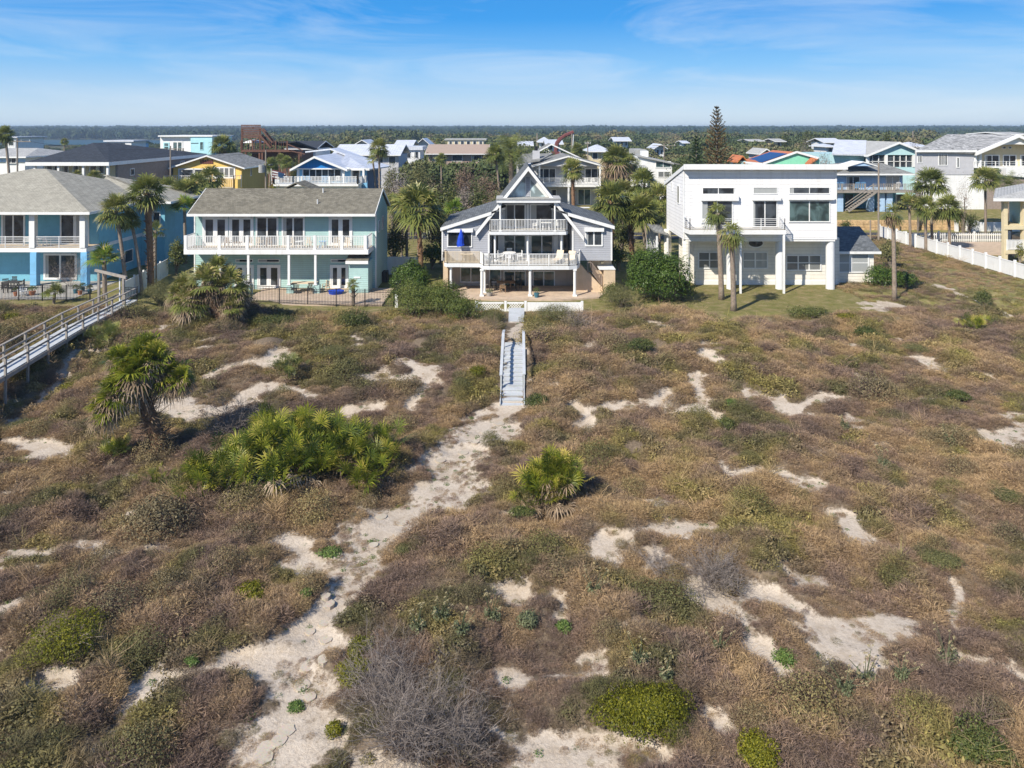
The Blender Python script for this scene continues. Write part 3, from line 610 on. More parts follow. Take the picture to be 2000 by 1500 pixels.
def palm(label, x, y, zc, rad, ck='a', trunk=(.17, .15), lean=(0, 0), skirt=0, bark='trunk', mt='palm', group=None, z0=None, sq=1., name='cabbage_palm', cat='palm', rz=None, boots=0, dead='palmdead', skm='skirt'):
    """x, y foot; zc height of the crown's centre; rad crown radius in metres"""
    if z0 is None: z0 = hz(x, y)
    r = random.Random(hash(label) % 1000 if 0 else sum(map(ord, label))); t = thing(name, label, cat, (x, y, z0), group)
    tx, ty = x+lean[0], y+lean[1]; n = 9; P = []; Rr = []
    for i in range(n):
        f = i/(n-1); P.append((x+(tx-x)*f**1.6, y+(ty-y)*f**1.6, z0-.1+(zc-z0+.1)*f)); Rr.append((trunk[0]*(1-f)+trunk[1]*f)*r.uniform(.94, 1.06)*(1.25 if i == 0 else 1))
    mb = MB().tube(P, Rr, 9); 
    for k in range(int(boots)):               # cut leaf bases
        f = r.uniform(.25 if boots < 80 else .1, 1); a = r.uniform(0, 6.28); rr = (trunk[0]*(1-f)+trunk[1]*f); cx = x+(tx-x)*f**1.6; cy = y+(ty-y)*f**1.6; cz = z0+(zc-z0)*f
        d = Vector((math.cos(a), math.sin(a), .9)); q = Vector((cx+math.cos(a)*rr*.8, cy+math.sin(a)*rr*.8, cz)); mb.bar(q, q+d*r.uniform(.12, .3), .09, .04)
    mb.build('trunk', M[bark], t, True)
    sc_ = rad/1.75
    def cr_(nm, me, mm, s, sz, dz=0):
        o = bpy.data.objects.new(nm, me); COL.objects.link(o); o.parent = t; ORG[o.name] = (x, y, z0)
        if not me.materials: me.materials.append(M[mm])
        o.location = (tx-x, ty-y, zc-z0+dz); o.scale = (s, s, sz); o.rotation_euler = (0, 0, r.uniform(0, 6.28) if rz is None else rz)
        if me.materials[0] != M[mm]:
            o.material_slots[0].link = 'OBJECT'; o.material_slots[0].material = M[mm]
        return o
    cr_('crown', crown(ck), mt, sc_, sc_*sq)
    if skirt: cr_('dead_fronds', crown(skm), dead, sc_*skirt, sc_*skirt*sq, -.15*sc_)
    return t
def palmpx(label, bx, by, cx, cy, rpx, D=None, **k):
    """foot at photo point (bx, by) or at distance D; crown centre at (cx, cy)"""
    if D is None: X, D, Z = G(bx, by)
    else: X = PX(bx, D); Z = hz(X, D)
    zc = PZ(cy, D); k.setdefault('lean', (PX(cx, D)-X, 0))
    return palm(label, X, D, zc, rpx*D/FPX, z0=Z, **k)
# ------------------------------------------------------------------ bushes, broad trees, bare shrubs
def foliage(seed, blobs, n, s, inner=.25, up=.2):
    """leaf quads over a set of ellipsoid lumps: (x,y,z,rx,ry,rz)"""
    r = np.random.RandomState(seed); B = np.array(blobs, float); w = (B[:, 3]*B[:, 4]+B[:, 3]*B[:, 5]); w /= w.sum(); k = r.choice(len(B), n, p=w)
    u = r.normal(size=(n, 3)); u[:, 2] = np.where(u[:, 2] < -.3, -u[:, 2], u[:, 2]); u /= np.linalg.norm(u, axis=1)[:, None]
    lump = 1+.22*np.sin(u[:, :1]*7+k[:, None])*np.cos(u[:, 1:2]*6+k[:, None]*2)+.1*np.sin(u[:, 2:]*13+k[:, None])
    q = (1-inner*r.uniform(size=(n, 1))**2)*lump*(1+.05*r.normal(size=(n, 1))); p = B[k, :3]+u*B[k, 3:]*q
    nn = u+r.normal(size=(n, 3))*.55; nn[:, 2] += up; nn /= np.linalg.norm(nn, axis=1)[:, None]; t = np.cross(nn, r.normal(size=(n, 3))); t /= np.linalg.norm(t, axis=1)[:, None]; b = np.cross(nn, t)
    z = s*r.uniform(.55, 1.25, (n, 1)); V = np.stack([p-t*z, p+b*z*.5, p+t*z, p-b*z*.5], 1).reshape(-1, 3); i = np.arange(n)[:, None]*4; F = np.concatenate([i+[[0, 1, 2]], i+[[0, 2, 3]]])
    c = np.clip(.45+.25*r.normal(size=n)+.12*u[:, 2], 0, 1); return npmesh('foliage', V, F, np.repeat(c, 4))
def blobset(r, rx, ry, rz, n=7, base=0):
    out = []
    for i in range(n):
        a = r.uniform(0, 6.28); q = math.sqrt(r.uniform(0, 1))*.62; k = r.uniform(.38, .62); zz = rz*r.uniform(.25, .55)*(1.15-q*.6)
        out.append((rx*q*math.cos(a), ry*q*math.sin(a), base+zz, rx*k, ry*k, rz*k*.95))
    out.append((0, 0, base+rz*.35, rx*.6, ry*.6, rz*.55)); return out
def bush(label, x, y, rx, ry, rz, mt='bush', n=None, s=.1, z=None, name='green_bush', cat='bush', group=None, nb=7, twigs=26, seed=None):
    z = hz(x, y) if z is None else z; seed = seed or sum(map(ord, label)); r = random.Random(seed)
    if mt in ('bushyel', 'weed', 'busholive'): rz *= .72; nb += 5
    if mt == 'busholive': s *= .6; n = int((n or 3500)*1.7)
    t = thing(name, label, cat, (x, y, z), group); s *= .68; n = int(1.9*n) if n else int(min(18000, 560*(rx*ry+rx*rz)/(s*14.7)**1.6+900)); me = foliage(seed, blobset(r, rx, ry, rz, nb), n, s*(1.25 if mt == 'bushdeep' else 1), .12 if mt == 'bushdeep' else .25)
    o = bpy.data.objects.new('foliage', me); COL.objects.link(o); me.materials.append(M[mt]); o.parent = t
    mb = MB()
    for i in range(twigs):
        a = r.uniform(0, 6.28); q = r.uniform(.2, .9); p1 = (x+rx*q*math.cos(a)*.5, y+ry*q*math.sin(a)*.5, z+rz*.4); p2 = (x+rx*q*math.cos(a)*.9, y+ry*q*math.sin(a)*.9, z+rz*r.uniform(.5, .85)*(1.1-q*.4))
        mb.tube([(x+r.uniform(-.1, .1)*rx, y+r.uniform(-.1, .1)*ry, z-.05), p1, p2], [.03, .018, .006], 4, False)
    mb.build('stems', M['bark'], t); return t
def bushpx(label, px, py, rpx, hpx, mt='bush', depth=1.0, D=None, **k):
    """px,py: photo point of the foot centre; rpx half width, hpx height in photo pixels"""
    if D is None: X, D, Z = G(px, py)
    else: X = PX(px, D)
    s = D/FPX; rx = rpx*s; return bush(label, X, D+rx*depth*.4, rx, rx*depth, hpx*s*1.05, mt, **k)
def bareshrub(label, x, y, R, Hh, n=60, mt='barebr', name='bare_shrub', group=None, w=.012, z=None, cat='shrub', lean=(0, 0)):
    z = hz(x, y) if z is None else z; r = np.random.RandomState(sum(map(ord, label))); V = []; F = []; cv = []
    def seg(p, q, w0, w1, c):
        d = q-p; s = np.cross(d, r.normal(size=3)); s = s/(np.linalg.norm(s)+1e-9); b = len(V); V.extend([p-s*w0, p+s*w0, q+s*w1, q-s*w1]); F.extend([(b, b+1, b+2), (b, b+2, b+3)]); cv.extend([c]*4)
    def grow(p, d, l, w0, lev):
        c = np.clip(.5+r.normal()*.22, 0, 1)
        for k in range(3):
            d = d+r.normal(size=3)*.22; d /= np.linalg.norm(d); q = p+d*l/3; seg(p, q, w0*(1-k*.22), w0*(.78-k*.22), c)
            if lev < 3:
                for _ in range(2 if lev < 2 else 2):
                    e = d+r.normal(size=3)*.65; e[2] = abs(e[2])*.8; e /= np.linalg.norm(e); grow(q, e, l*.58, w0*.6, lev+1)
            p = q
    for i in range(n):
        a = r.uniform(0, 6.28); q = r.uniform(.1, 1); d = np.array([math.cos(a)*q*R+lean[0], math.sin(a)*q*R+lean[1], Hh*r.uniform(.5, 1)]); l = np.linalg.norm(d)
        grow(np.array([r.normal()*R*.12, r.normal()*R*.12, 0.]), d/l, l*.78, w*r.uniform(.7, 1.2), 1)
    t = thing(name, label, cat, (x, y, z), group); me = npmesh('branches', V, F, cv); o = bpy.data.objects.new('branches', me); COL.objects.link(o); me.materials.append(M[mt]); o.parent = t
    return t
def broadtree(label, x, y, Hh, R, mt='bush', s=.16, n=3000, name='broad_tree', cat='tree', group=None, z=None, nb=9, trunkr=.16, crownlow=.3, sq=.9):
    z = hz(x, y) if z is None else z; seed = sum(map(ord, label)); r = random.Random(seed); t = thing(name, label, cat, (x, y, z), group); b0 = Hh*crownlow
    bl = blobset(r, R, R*.9, (Hh-b0)*sq, nb, b0); me = foliage(seed, bl, n, s, .4); o = bpy.data.objects.new('crown', me); COL.objects.link(o); me.materials.append(M[mt]); o.parent = t
    mb = MB(); mb.tube([(x, y, z-.1), (x+r.uniform(-.2, .2), y, z+b0*.9), (x+r.uniform(-.3, .3), y, z+Hh*.6)], [trunkr, trunkr*.75, trunkr*.3], 7, False)
    for q in bl: mb.tube([(x, y, z+b0*.6), (x+q[0]*.5, y+q[1]*.5, z+(b0+q[2])*.5+.2), (x+q[0], y+q[1], z+q[2])], [trunkr*.55, trunkr*.35, .02], 5, False)
    mb.build('trunk', M['bark'], t, True); return t
def conifer(label, x, y, Hh, R, mt, seed, nw=26, name='norfolk_pine', dens=1.0):
    z = hz(x, y); r = np.random.RandomState(seed); V = []; F = []; cv = []; mb = MB().tube([(x, y, z-.1), (x, y, z+Hh*.5), (x, y, z+Hh)], [.26, .15, .03], 8, False)
    for i in range(nw):
        f = (i+.5)/nw; h = Hh*(.08+.91*f); L0 = R*(1-f)**.72*(1 if f > .08 else .8)+.12; nb = 7
        for k in range(nb):
            if r.uniform() > dens: continue
            a = k*6.283/nb+i*1.1+r.normal()*.1; L1 = L0*r.uniform(.8, 1.12); el = .12+.45*f; p = np.array([0, 0, h+r.normal()*.06]); m = max(4, int(L1*7))
            for j in range(m):
                q = (j+1)/m; pt = p+np.array([math.cos(a)*math.cos(el), math.sin(a)*math.cos(el), math.sin(el)-.28+.38*q])*L1*q
                for g in range(5):
                    d = np.array([math.cos(a), math.sin(a), .3])*r.uniform(.3, 1)+r.normal(size=3)*.7; d[2] = abs(d[2]); d /= np.linalg.norm(d); e = pt+d*r.uniform(.18, .36)*(.6+L1/R*.5); s = np.cross(d, r.normal(size=3)); s = s/np.linalg.norm(s)*.085
                    b = len(V); V += [pt-s, pt+s, e]; F.append((b, b+1, b+2)); c = np.clip(.45+.25*r.normal()+(.3-f)*.35, 0, 1); cv += [c*.6, c*.6, c]
    t = thing(name, label, 'pine tree', (x, y, z)); mb.build('trunk', M['bark'], t, True); me = npmesh('foliage', V, F, cv); o = bpy.data.objects.new('crown', me); COL.objects.link(o); me.materials.append(M[mt]); o.parent = t
    return t
def palmetto(label, px, py, rpx, n, seed, ry=.6, mt='palmetto', hmin=.5, hmax=1.1, R=.55, dead=.12, name='saw_palmetto', lp=.6):
    """many fan leaves rising from ground shoots"""
    X, D, Z = G(px, py); rx = rpx*D/FPX; ryy = rx*ry; r = np.random.RandomState(seed); V = []; F = []; cv = []; V2 = []; F2 = []; cv2 = []
    t = thing(name, label, 'palmetto', (X, D, Z))
    nc = max(1, int(n/7))
    for c in range(nc):
        a = r.uniform(0, 6.28); q = math.sqrt(r.uniform())*(.85+.28*math.sin(a*3+seed)+.12*math.sin(a*7)); sx, sy = rx*q*math.cos(a)*.9, ryy*q*math.sin(a)*.9; sz = hz(X+sx, D+sy)-Z+(hmax-hmin)*max(0, 1-q*q)*r.uniform(.15, 1)+hmin*.3
        tone = np.clip(.48+r.normal()*.14, 0, 1)
        for k in range(7):
            el = r.uniform(.35, 1.45); az = r.uniform(0, 6.28); fanleaf(r, V, F, cv, (sx, sy, sz), az, el, lp*r.uniform(.5, 1.25), R*r.uniform(.7, 1.15), 15, .10, np.clip(tone+r.normal()*.24, 0, 1), .034)
        for k in range(3):
            if r.uniform() < dead*4: fanleaf(r, V2, F2, cv2, (sx, sy, sz), r.uniform(0, 6.28), r.uniform(-.9, .1), lp*.7, R*.9, 10, .7, r.uniform(.2, .9), .05)
    me = npmesh('fronds', V, F, cv); o = bpy.data.objects.new('fronds', me); COL.objects.link(o); me.materials.append(M[mt]); o.parent = t
    if V2:
        me = npmesh('dead_fronds', V2, F2, cv2); o = bpy.data.objects.new('dead_fronds', me); COL.objects.link(o); me.materials.append(M['palmdead']); o.parent = t
    return t
# ------------------------------------------------------------------ foreground plants
def oldpalm(label, foot, top, crowns, trunkr, seed, fm='palmetto'):
    """shaggy palm: bristling trunk with several frond heads (px, py, r_px)"""
    X, D, Z = G(*foot); t = thing('shaggy_palm', label, 'palm', (X, D, Z)); r = np.random.RandomState(seed); tx, tz = PX(top[0], D), PZ(top[1], D); n = 8
    P = [(X+(tx-X)*(i/(n-1))**.8, D+.1*math.sin(i), Z-.1+(tz-Z+.1)*i/(n-1)) for i in range(n)]; MB().tube(P, [trunkr*(1.15-.25*i/n) for i in range(n)], 10).build('trunk', M['boots'], t, True)
    V = []; F = []; cv = []
    for i in range(520):
        f = r.uniform(0, 1)*(n-1.01); k = int(f); p = np.array(P[k])+(np.array(P[k+1])-np.array(P[k]))*(f-k)-np.array([X, D, Z]); a = r.uniform(0, 6.28); d = np.array([math.cos(a), math.sin(a), r.uniform(-.1, .8)]); d /= np.linalg.norm(d)
        l = r.uniform(.35, .9)*.8+trunkr; s = np.cross(d, [0, 0, 1.]); s = s/np.linalg.norm(s)*.04; b = len(V); e = p+d*l; V += [p-s, p+s, e+s*.3, e-s*.3]; F += [(b, b+1, b+2), (b, b+2, b+3)]; c = r.uniform(0, .8); cv += [c*.5, c*.5, c, c]
    me = npmesh('stubs', V, F, cv); o = bpy.data.objects.new('leaf_stubs', me); COL.objects.link(o); me.materials.append(M['palmdead']); o.parent = t
    V = []; F = []; cv = []; V2 = []; F2 = []; cv2 = []
    for (cx, cy, rp, dd) in crowns:
        DD = D+dd; c0 = (PX(cx, DD)-X, dd, PZ(cy, DD)-Z); R = rp*DD/FPX
        for i in range(36):
            az = i*2.4+r.normal()*.2; el = 1.45-1.95*(i/36)+r.normal()*.12; fanleaf(r, V, F, cv, c0, az, el, R*.5*r.uniform(.7, 1.15), R*.58*r.uniform(.85, 1.1), 15, .28, np.clip(.42+.2*math.sin(el)+r.normal()*.14, 0, 1), .048)
        for i in range(28):
            az = i*2.4+r.normal()*.3; el = .35-1.5*(i/28)+r.normal()*.15; fanleaf(r, V2, F2, cv2, c0, az, el, R*.55*r.uniform(.7, 1.1), R*.55*r.uniform(.8, 1.1), 12, .75, np.clip(.36+r.normal()*.25, 0, 1), .045)
        l = MB() 
    for nm, a, b_, c_, mm in (('fronds', V, F, cv, fm), ('dead_fronds', V2, F2, cv2, 'palmdead')):
        me = npmesh(nm, a, b_, c_); o = bpy.data.objects.new(nm, me); COL.objects.link(o); me.materials.append(M[mm]); o.parent = t
    return t
oldpalm('big shaggy palm with thick bristling trunk, leaning left over bare sand', (318, 888), (275, 735), [(270, 725, 62, 0), (225, 770, 50, -.7), (325, 735, 52, .5), (285, 690, 48, .9), (250, 745, 50, -.3), (352, 742, 34, .2), (205, 800, 40, -.9), (300, 700, 44, .3), (235, 705, 40, .1)], .30, 501)
oldpalm('wide shaggy palm thicket in front of the mint house, brown skirts around green heads', (440, 632), (415, 560), [(400, 555, 48, 0), (450, 560, 45, .4), (372, 590, 42, -.6), (425, 530, 38, .8), (455, 600, 30, -.4), (360, 560, 32, .5), (470, 575, 28, .3), (345, 575, 26, -.3)], .55, 502, 'palm')
palmetto('large yellow-green palmetto thicket spreading beside the sand path', 575, 925, 195, 880, 511, .85, hmin=.8, hmax=1.8, R=.70, dead=.2, lp=.85)
palmetto('small palmetto clump right of the big shaggy palm foot, pale green and thin', 228, 905, 30, 42, 512, .8, R=.42, lp=.5)
palmetto('palm clump with brown lower fronds standing alone right of the path', 1090, 975, 66, 170, 513, .7, 'palmetto', .4, 1.4, .60, .6, lp=.7)
palmetto('low palmetto clump under the boardwalk bend', 205, 668, 46, 110, 514, .7, 'palm', .4, .9, .5, .35)
palmetto('small upright dark palmetto on the scrub behind the palmetto thicket', 568, 738, 32, 60, 515, .8, 'palm', .4, 1.0, .45, .4)
palmetto('small yellowish palmetto on the right scrub near the white fence', 1903, 645, 26, 42, 516, .8, 'palmetto', .3, .8, .45, .3)
palmetto('tiny palmetto tuft left of the thicket with straw tips', 300, 950, 22, 24, 517, .8, 'palmetto', .2, .4, .35, .2)
for a in [
 ('rounded glowing yellow-green mound near the bottom of the photo', 1245, 1430, 104, 50, 'bushyel', .75, dict(s=.045, n=9000)),
 ('yellow-green mound left of the path beneath dry twigs', 478, 1180, 36, 34, 'bushyel', 1, dict(s=.045, n=2600)),
 ('wide olive and yellow mound at the far left of the dune', 115, 1285, 88, 60, 'bushyel', .9, dict(s=.045, n=3600)),
 ('round yellow-green bush left of the grey stair', 932, 738, 23, 26, 'bushyel', 1, dict(s=.05)),
 ('small yellow-green bush at the upper left of the big grey twig shrub', 700, 1285, 30, 36, 'bushyel', 1, dict(s=.045, n=1800)),
 ('yellow leafed bush at the left edge of the big grey twig shrub', 690, 1335, 38, 34, 'bushyel', 1, dict(s=.045, n=2000)),
 ('tiny bright yellow bush by the lowest bend of the path', 650, 1440, 17, 30, 'bushyel', 1, dict(s=.04, n=900)),
 ('bright yellow-green bush cut by the bottom edge, right of the sand', 1490, 1492, 48, 34, 'bushyel', 1, dict(s=.045, n=2400)),
 ('olive green bush at the bottom right corner', 1935, 1505, 60, 50, 'bush', 1, dict(s=.045, n=3000)),
 ('small fresh green plant on the right sand patch', 1536, 1302, 25, 30, 'weed', 1, dict(s=.05, n=900)),
 ('green weed bush right of the small one on the path edge', 1100, 1235, 20, 24, 'weed', 1, dict(s=.05, n=600)),
 ('blue-green weed bush between sand path and thistles', 1030, 1232, 24, 28, 'sage', 1, dict(s=.05, n=700)),
 ('dark green low bush on the middle right dune', 1420, 845, 20, 26, 'bush', 1, dict(s=.05, n=900)),
 ('fresh green tuft on the middle right dune by the sand', 1432, 795, 15, 16, 'weed', 1, dict(s=.05, n=500)),
 ('long low hedge-like bush at the lawn edge of the white house', 1590, 622, 48, 22, 'bush', .5, dict(s=.07)),
 ('yellowish low bush at the right end of the hedge-like bush', 1655, 628, 26, 16, 'bushyel', .6, dict(s=.07)),
 ('low green bush on the scrub below the hedge-like bush', 1698, 660, 28, 22, 'bush', .8, dict(s=.07)),
 ('round green bush right of the thin palm on the open scrub', 1928, 598, 20, 28, 'bush', 1, dict(s=.08)),
 ('big glossy green bush beside the beige steps of the grey house', 1288, 592, 66, 98, 'bushdeep', .9, dict(s=.10, n=17000, nb=11)),
 ('rough green bush with palm leaves at the foot of the big glossy bush', 1335, 588, 24, 48, 'bush', .9, dict(s=.10)),
 ('dark green bush at the right end of the white house annex', 1725, 560, 32, 42, 'bushdeep', .9, dict(s=.09)),
 ('rounded dark bush behind the thin single palm', 1772, 566, 28, 36, 'bushdeep', .9, dict(s=.09)),
 ('rounded dark green bush at the corner of the mint house', 808, 578, 42, 66, 'bushdeep', .9, dict(s=.09, n=9000)),
 ('light green bush in front of the grey house patio', 868, 622, 58, 66, 'bushlight', .8, dict(s=.08, n=8500)),
 ('olive green bush left of the light green one below the mint house', 800, 622, 50, 62, 'bushlight', .9, dict(s=.08, n=5000)),
 ('small round green bush by the lattice fence', 905, 632, 42, 46, 'bushlight', .9, dict(s=.08)),
 ('brownish round bush in front of the lattice fence', 958, 636, 32, 38, 'busholive', .9, dict(s=.07)),
 ('wide olive bush right of the grey walkway boards', 1085, 634, 58, 50, 'busholive', .6, dict(s=.07, n=4500)),
 ('tall grassy bush at the right end of the white fence rail', 1215, 604, 44, 56, 'busholive', .8, dict(s=.08, n=3500)),
 ('green bush at the patio corner below the beige steps', 1196, 592, 26, 38, 'bush', .8, dict(s=.08)),
 ('dark olive bush beside the boardwalk gate', 305, 600, 42, 62, 'busholive', .9, dict(s=.08, n=5000)),
 ('low green shrub below the mint house fence', 690, 645, 40, 36, 'bush', .7, dict(s=.07)),
 ('dark low bush in the hollow right of the shaggy thicket', 530, 640, 40, 22, 'bush', .6, dict(s=.07)),
 ('bright low green plant at the left edge behind the boardwalk', 10, 628, 22, 18, 'bushyel', .7, dict(s=.07)),
 ('orange-brown bush at the top right of the grey stair', 1052, 672, 20, 24, 'bushbrown', .8, dict(s=.06)),
 ('low olive bush left of the grey stair foot', 905, 760, 24, 20, 'busholive', .9, dict(s=.06, n=1600)),
 ('olive mound right of the grey stair foot', 1045, 800, 26, 24, 'bush', .9, dict(s=.06, n=1800)),
 ('green mound on the path bend below the lone palm clump', 790, 1085, 24, 18, 'busholive', .9, dict(s=.045, n=1200)),
 ('dense olive mound at the bottom of the lone palm clump', 1020, 1010, 26, 18, 'bush', .9, dict(s=.05, n=1200)),
 ('yellow-green mat right of the boardwalk shadow', 128, 762, 20, 12, 'bushyel', .9, dict(s=.05, n=700)),
 ('green creeping mat left of the path on open sand', 640, 1090, 24, 14, 'weed', .8, dict(s=.05, n=800)),
 ('dark green bush touching the path left edge', 598, 1170, 16, 18, 'weed', .8, dict(s=.045, n=600)),
 ('green weed clump between two stepping stones', 575, 1390, 20, 14, 'weed', .8, dict(s=.04, n=600)),
 ('olive mound at the left margin above the pale sand strip', 40, 840, 34, 20, 'busholive', .9, dict(s=.05, n=1800)),
 ('dark green patch low on the left dune', 375, 1300, 18, 16, 'weed', .8, dict(s=.045, n=600)),
 ('olive green mound far right on the dune slope', 1975, 985, 34, 26, 'busholive', .9, dict(s=.05, n=2000)),
 ('yellowish olive mound right of the bare twig shrub', 1850, 1110, 40, 24, 'busholive', .9, dict(s=.05, n=2200)),
 ('low green bush in the upper right dune middle', 1880, 790, 34, 18, 'bush', .8, dict(s=.06, n=1600)),
 ('flat green bush on the right dune beside a sand hollow', 1800, 690, 34, 14, 'busholive', .8, dict(s=.06, n=1500)),
 ('dark rounded bush in the centre right dune below the tall palms', 1250, 690, 34, 24, 'bush', .8, dict(s=.06, n=2000)),
 ('olive bush in the middle of the left slope', 640, 700, 40, 24, 'busholive', .8, dict(s=.06, n=2200)),
 ]: bushpx(a[0], a[1], a[2], a[3], a[4], a[5], a[6], **a[7])
def bare(label, px, py, rp, hp, n, **k):
    X, D, Z = G(px, py); s = D/FPX; bareshrub(label, X, D, rp*s, hp*s, n, **k)
bare('huge tangled grey twig shrub at the bottom beside the path', 795, 1470, 135, 135, 70, w=.011)
bare('brownish tangle of twigs at the lower right of the huge grey shrub', 905, 1500, 90, 110, 45, w=.010)
bare('grey tangle of twigs at the upper left of the huge grey shrub', 740, 1370, 80, 90, 40, w=.010)
bare('grey leafless twig shrub on the right above the sand', 1400, 1150, 85, 62, 60, w=.011)
bare('pale silvery twig shrub behind the palmetto thicket', 462, 850, 62, 70, 60, w=.012)
bare('small bare twig shrub left of the grey twig shrub on the right', 1290, 1120, 40, 36, 26, w=.011)
bare('leafless branchy shrub right of the walkway boards', 1128, 650, 28, 46, 22, w=.018)
bare('bare reddish brush at the top of the grey stair', 1060, 660, 14, 20, 14, w=.014)
bare('bare pale shrub in front of the blue house sliding door', 135, 560, 28, 60, 22, w=.014)
HEAD = foliage(9, [(0, 0, 0, .035, .035, .04)], 16, .024); HEAD.materials.append(M['thistle'])
def thistle(label, px, py, hp, n, seed):
    X, D, Z = G(px, py); r = random.Random(seed); t = thing('thistle', label, 'weed plant', (X, D, Z)); H0 = hp*D/FPX; st = MB(); V = []; F = []; cv = []; rr = np.random.RandomState(seed); hd = []
    for i in range(n):
        a = r.uniform(0, 6.28); q = H0*r.uniform(.15, .7); top = (X+q*math.cos(a), D+q*math.sin(a), Z+H0*r.uniform(.6, 1.05)); st.tube([(X+r.uniform(-.1, .1), D, Z-.02), (X+q*.4*math.cos(a), D+q*.4*math.sin(a), Z+H0*.5), top], [.016, .012, .008], 4, False)
        for k in range(r.randint(1, 3)): hd.append((top[0]-X+r.uniform(-.07, .07), top[1]-D+r.uniform(-.07, .07), top[2]-Z+r.uniform(-.05, .1), .035, .035, .04))
    st.build('stems', M['sage'], t)
    for q_ in hd:
        o = bpy.data.objects.new('seed_head', HEAD); COL.objects.link(o); o.parent = t; o.location = q_[:3]
    for nm, bl, c, s, mm in (('leaves', [(0, 0, H0*.12, H0*.32, H0*.3, H0*.25), (H0*.2, .05, H0*.2, H0*.2, H0*.15, H0*.3), (-H0*.2, 0, H0*.3, H0*.13, H0*.15, H0*.3)], 260, .042, 'sage'),):
        me = foliage(seed, bl, c, s); o = bpy.data.objects.new(nm, me); COL.objects.link(o); me.materials.append(M[mm]); o.parent = t
for i, a in enumerate([('tall dry thistle with golden heads in the middle of the bottom dune', 860, 1215, 50, 8), ('thistle with pale heads just left of the brush pile', 815, 1235, 44, 6), ('thistle on the brown scrub right of the brush pile', 960, 1215, 48, 7),
  ('leaning thistle between the two thistle groups', 900, 1240, 44, 6), ('green thistle under the small bare twig shrub', 1160, 1165, 44, 6), ('thistle beside the fresh green plant on sand', 1405, 1275, 40, 6),
  ('golden thistle above the yellow-green mound', 1250, 1300, 46, 6), ('thistle right of the golden one above the mound', 1300, 1330, 42, 6), ('tall thistle cluster on the lower right sand', 1690, 1340, 58, 9), ('branching thistle next to the tall cluster', 1650, 1360, 54, 8),
  ('grey-green thistle at the right sand edge', 1850, 1300, 58, 8), ('short thistle between the lower right pair', 1760, 1330, 46, 6), ('lone thistle on the far right mid dune', 1855, 870, 36, 5), ('pale thistle on the mid right dune by dark leaves', 1725, 915, 36, 6), ('thistle in the middle of the dry slope', 1650, 840, 30, 4)]): thistle(*a, 600+i)
# stepping stones in the sand path
for i, a in enumerate([(520, 1462, 22, 'pale stone nearest the bottom left corner of the path'), (545, 1448, 20, 'flat stone second from the bottom of the path'), (560, 1428, 20, 'round stone under the lowest bend of the path'), (515, 1480, 24, 'stone cut into sand at the very bottom of the path'),
   (606, 1362, 15, 'bright pale stone ringed by dark litter'), (580, 1376, 15, 'light stone between green weed clumps'), (590, 1340, 20, 'wide grey stone above the bright pale stone'), (600, 1305, 18, 'grey stone where the side path joins'), (632, 1287, 16, 'grey stone close to the twig shrub'),
   (636, 1250, 16, 'oval grey stone on the narrow part of the path'), (606, 1235, 12, 'small half-buried stone at left on the narrow path'), (634, 1218, 14, 'oval stone above the narrow part'), (640, 1180, 17, 'round stone below the green bush on the path edge'), (636, 1162, 12, 'small stone right beside the green bush'),
   (655, 1130, 12, 'grey stone in the open bend'), (655, 1085, 16, 'faint stone in the upper bend'), (745, 1010, 14, 'faint grey stone in the wide sand'), (785, 1022, 14, 'grey stone right of the wide sand middle'), (730, 1065, 12, 'small faint stone along the right path edge'), (860, 900, 13, 'faint stone beside the palmetto shadow'),
   (950, 845, 14, 'grey stone below the stair foot'), (975, 828, 13, 'grey stone nearest the stair foot'), (925, 862, 12, 'third grey stone down from the stair'), (905, 885, 12, 'fourth grey stone down from the stair')]):
    X, D, Z = G(a[0], a[1]); Rr = a[2]*.8*D/FPX; mb = MB(); n = 14; r = random.Random(i); pl = [(X+Rr*r.uniform(.88, 1.1)*math.cos(6.283*k/n), D+Rr*.95*r.uniform(.88, 1.1)*math.sin(6.283*k/n)) for k in range(n)]
    zz = (hz(X, D)+sum(hz(x, y) for x, y in pl)/n)/2+.03; mb.prism(pl, zz-.12, zz+.006, 'z'); o = mb.build('stepping_stone', M['stone']); tag(o, a[3], 'stepping stone', 'stepping stones in the sand path')
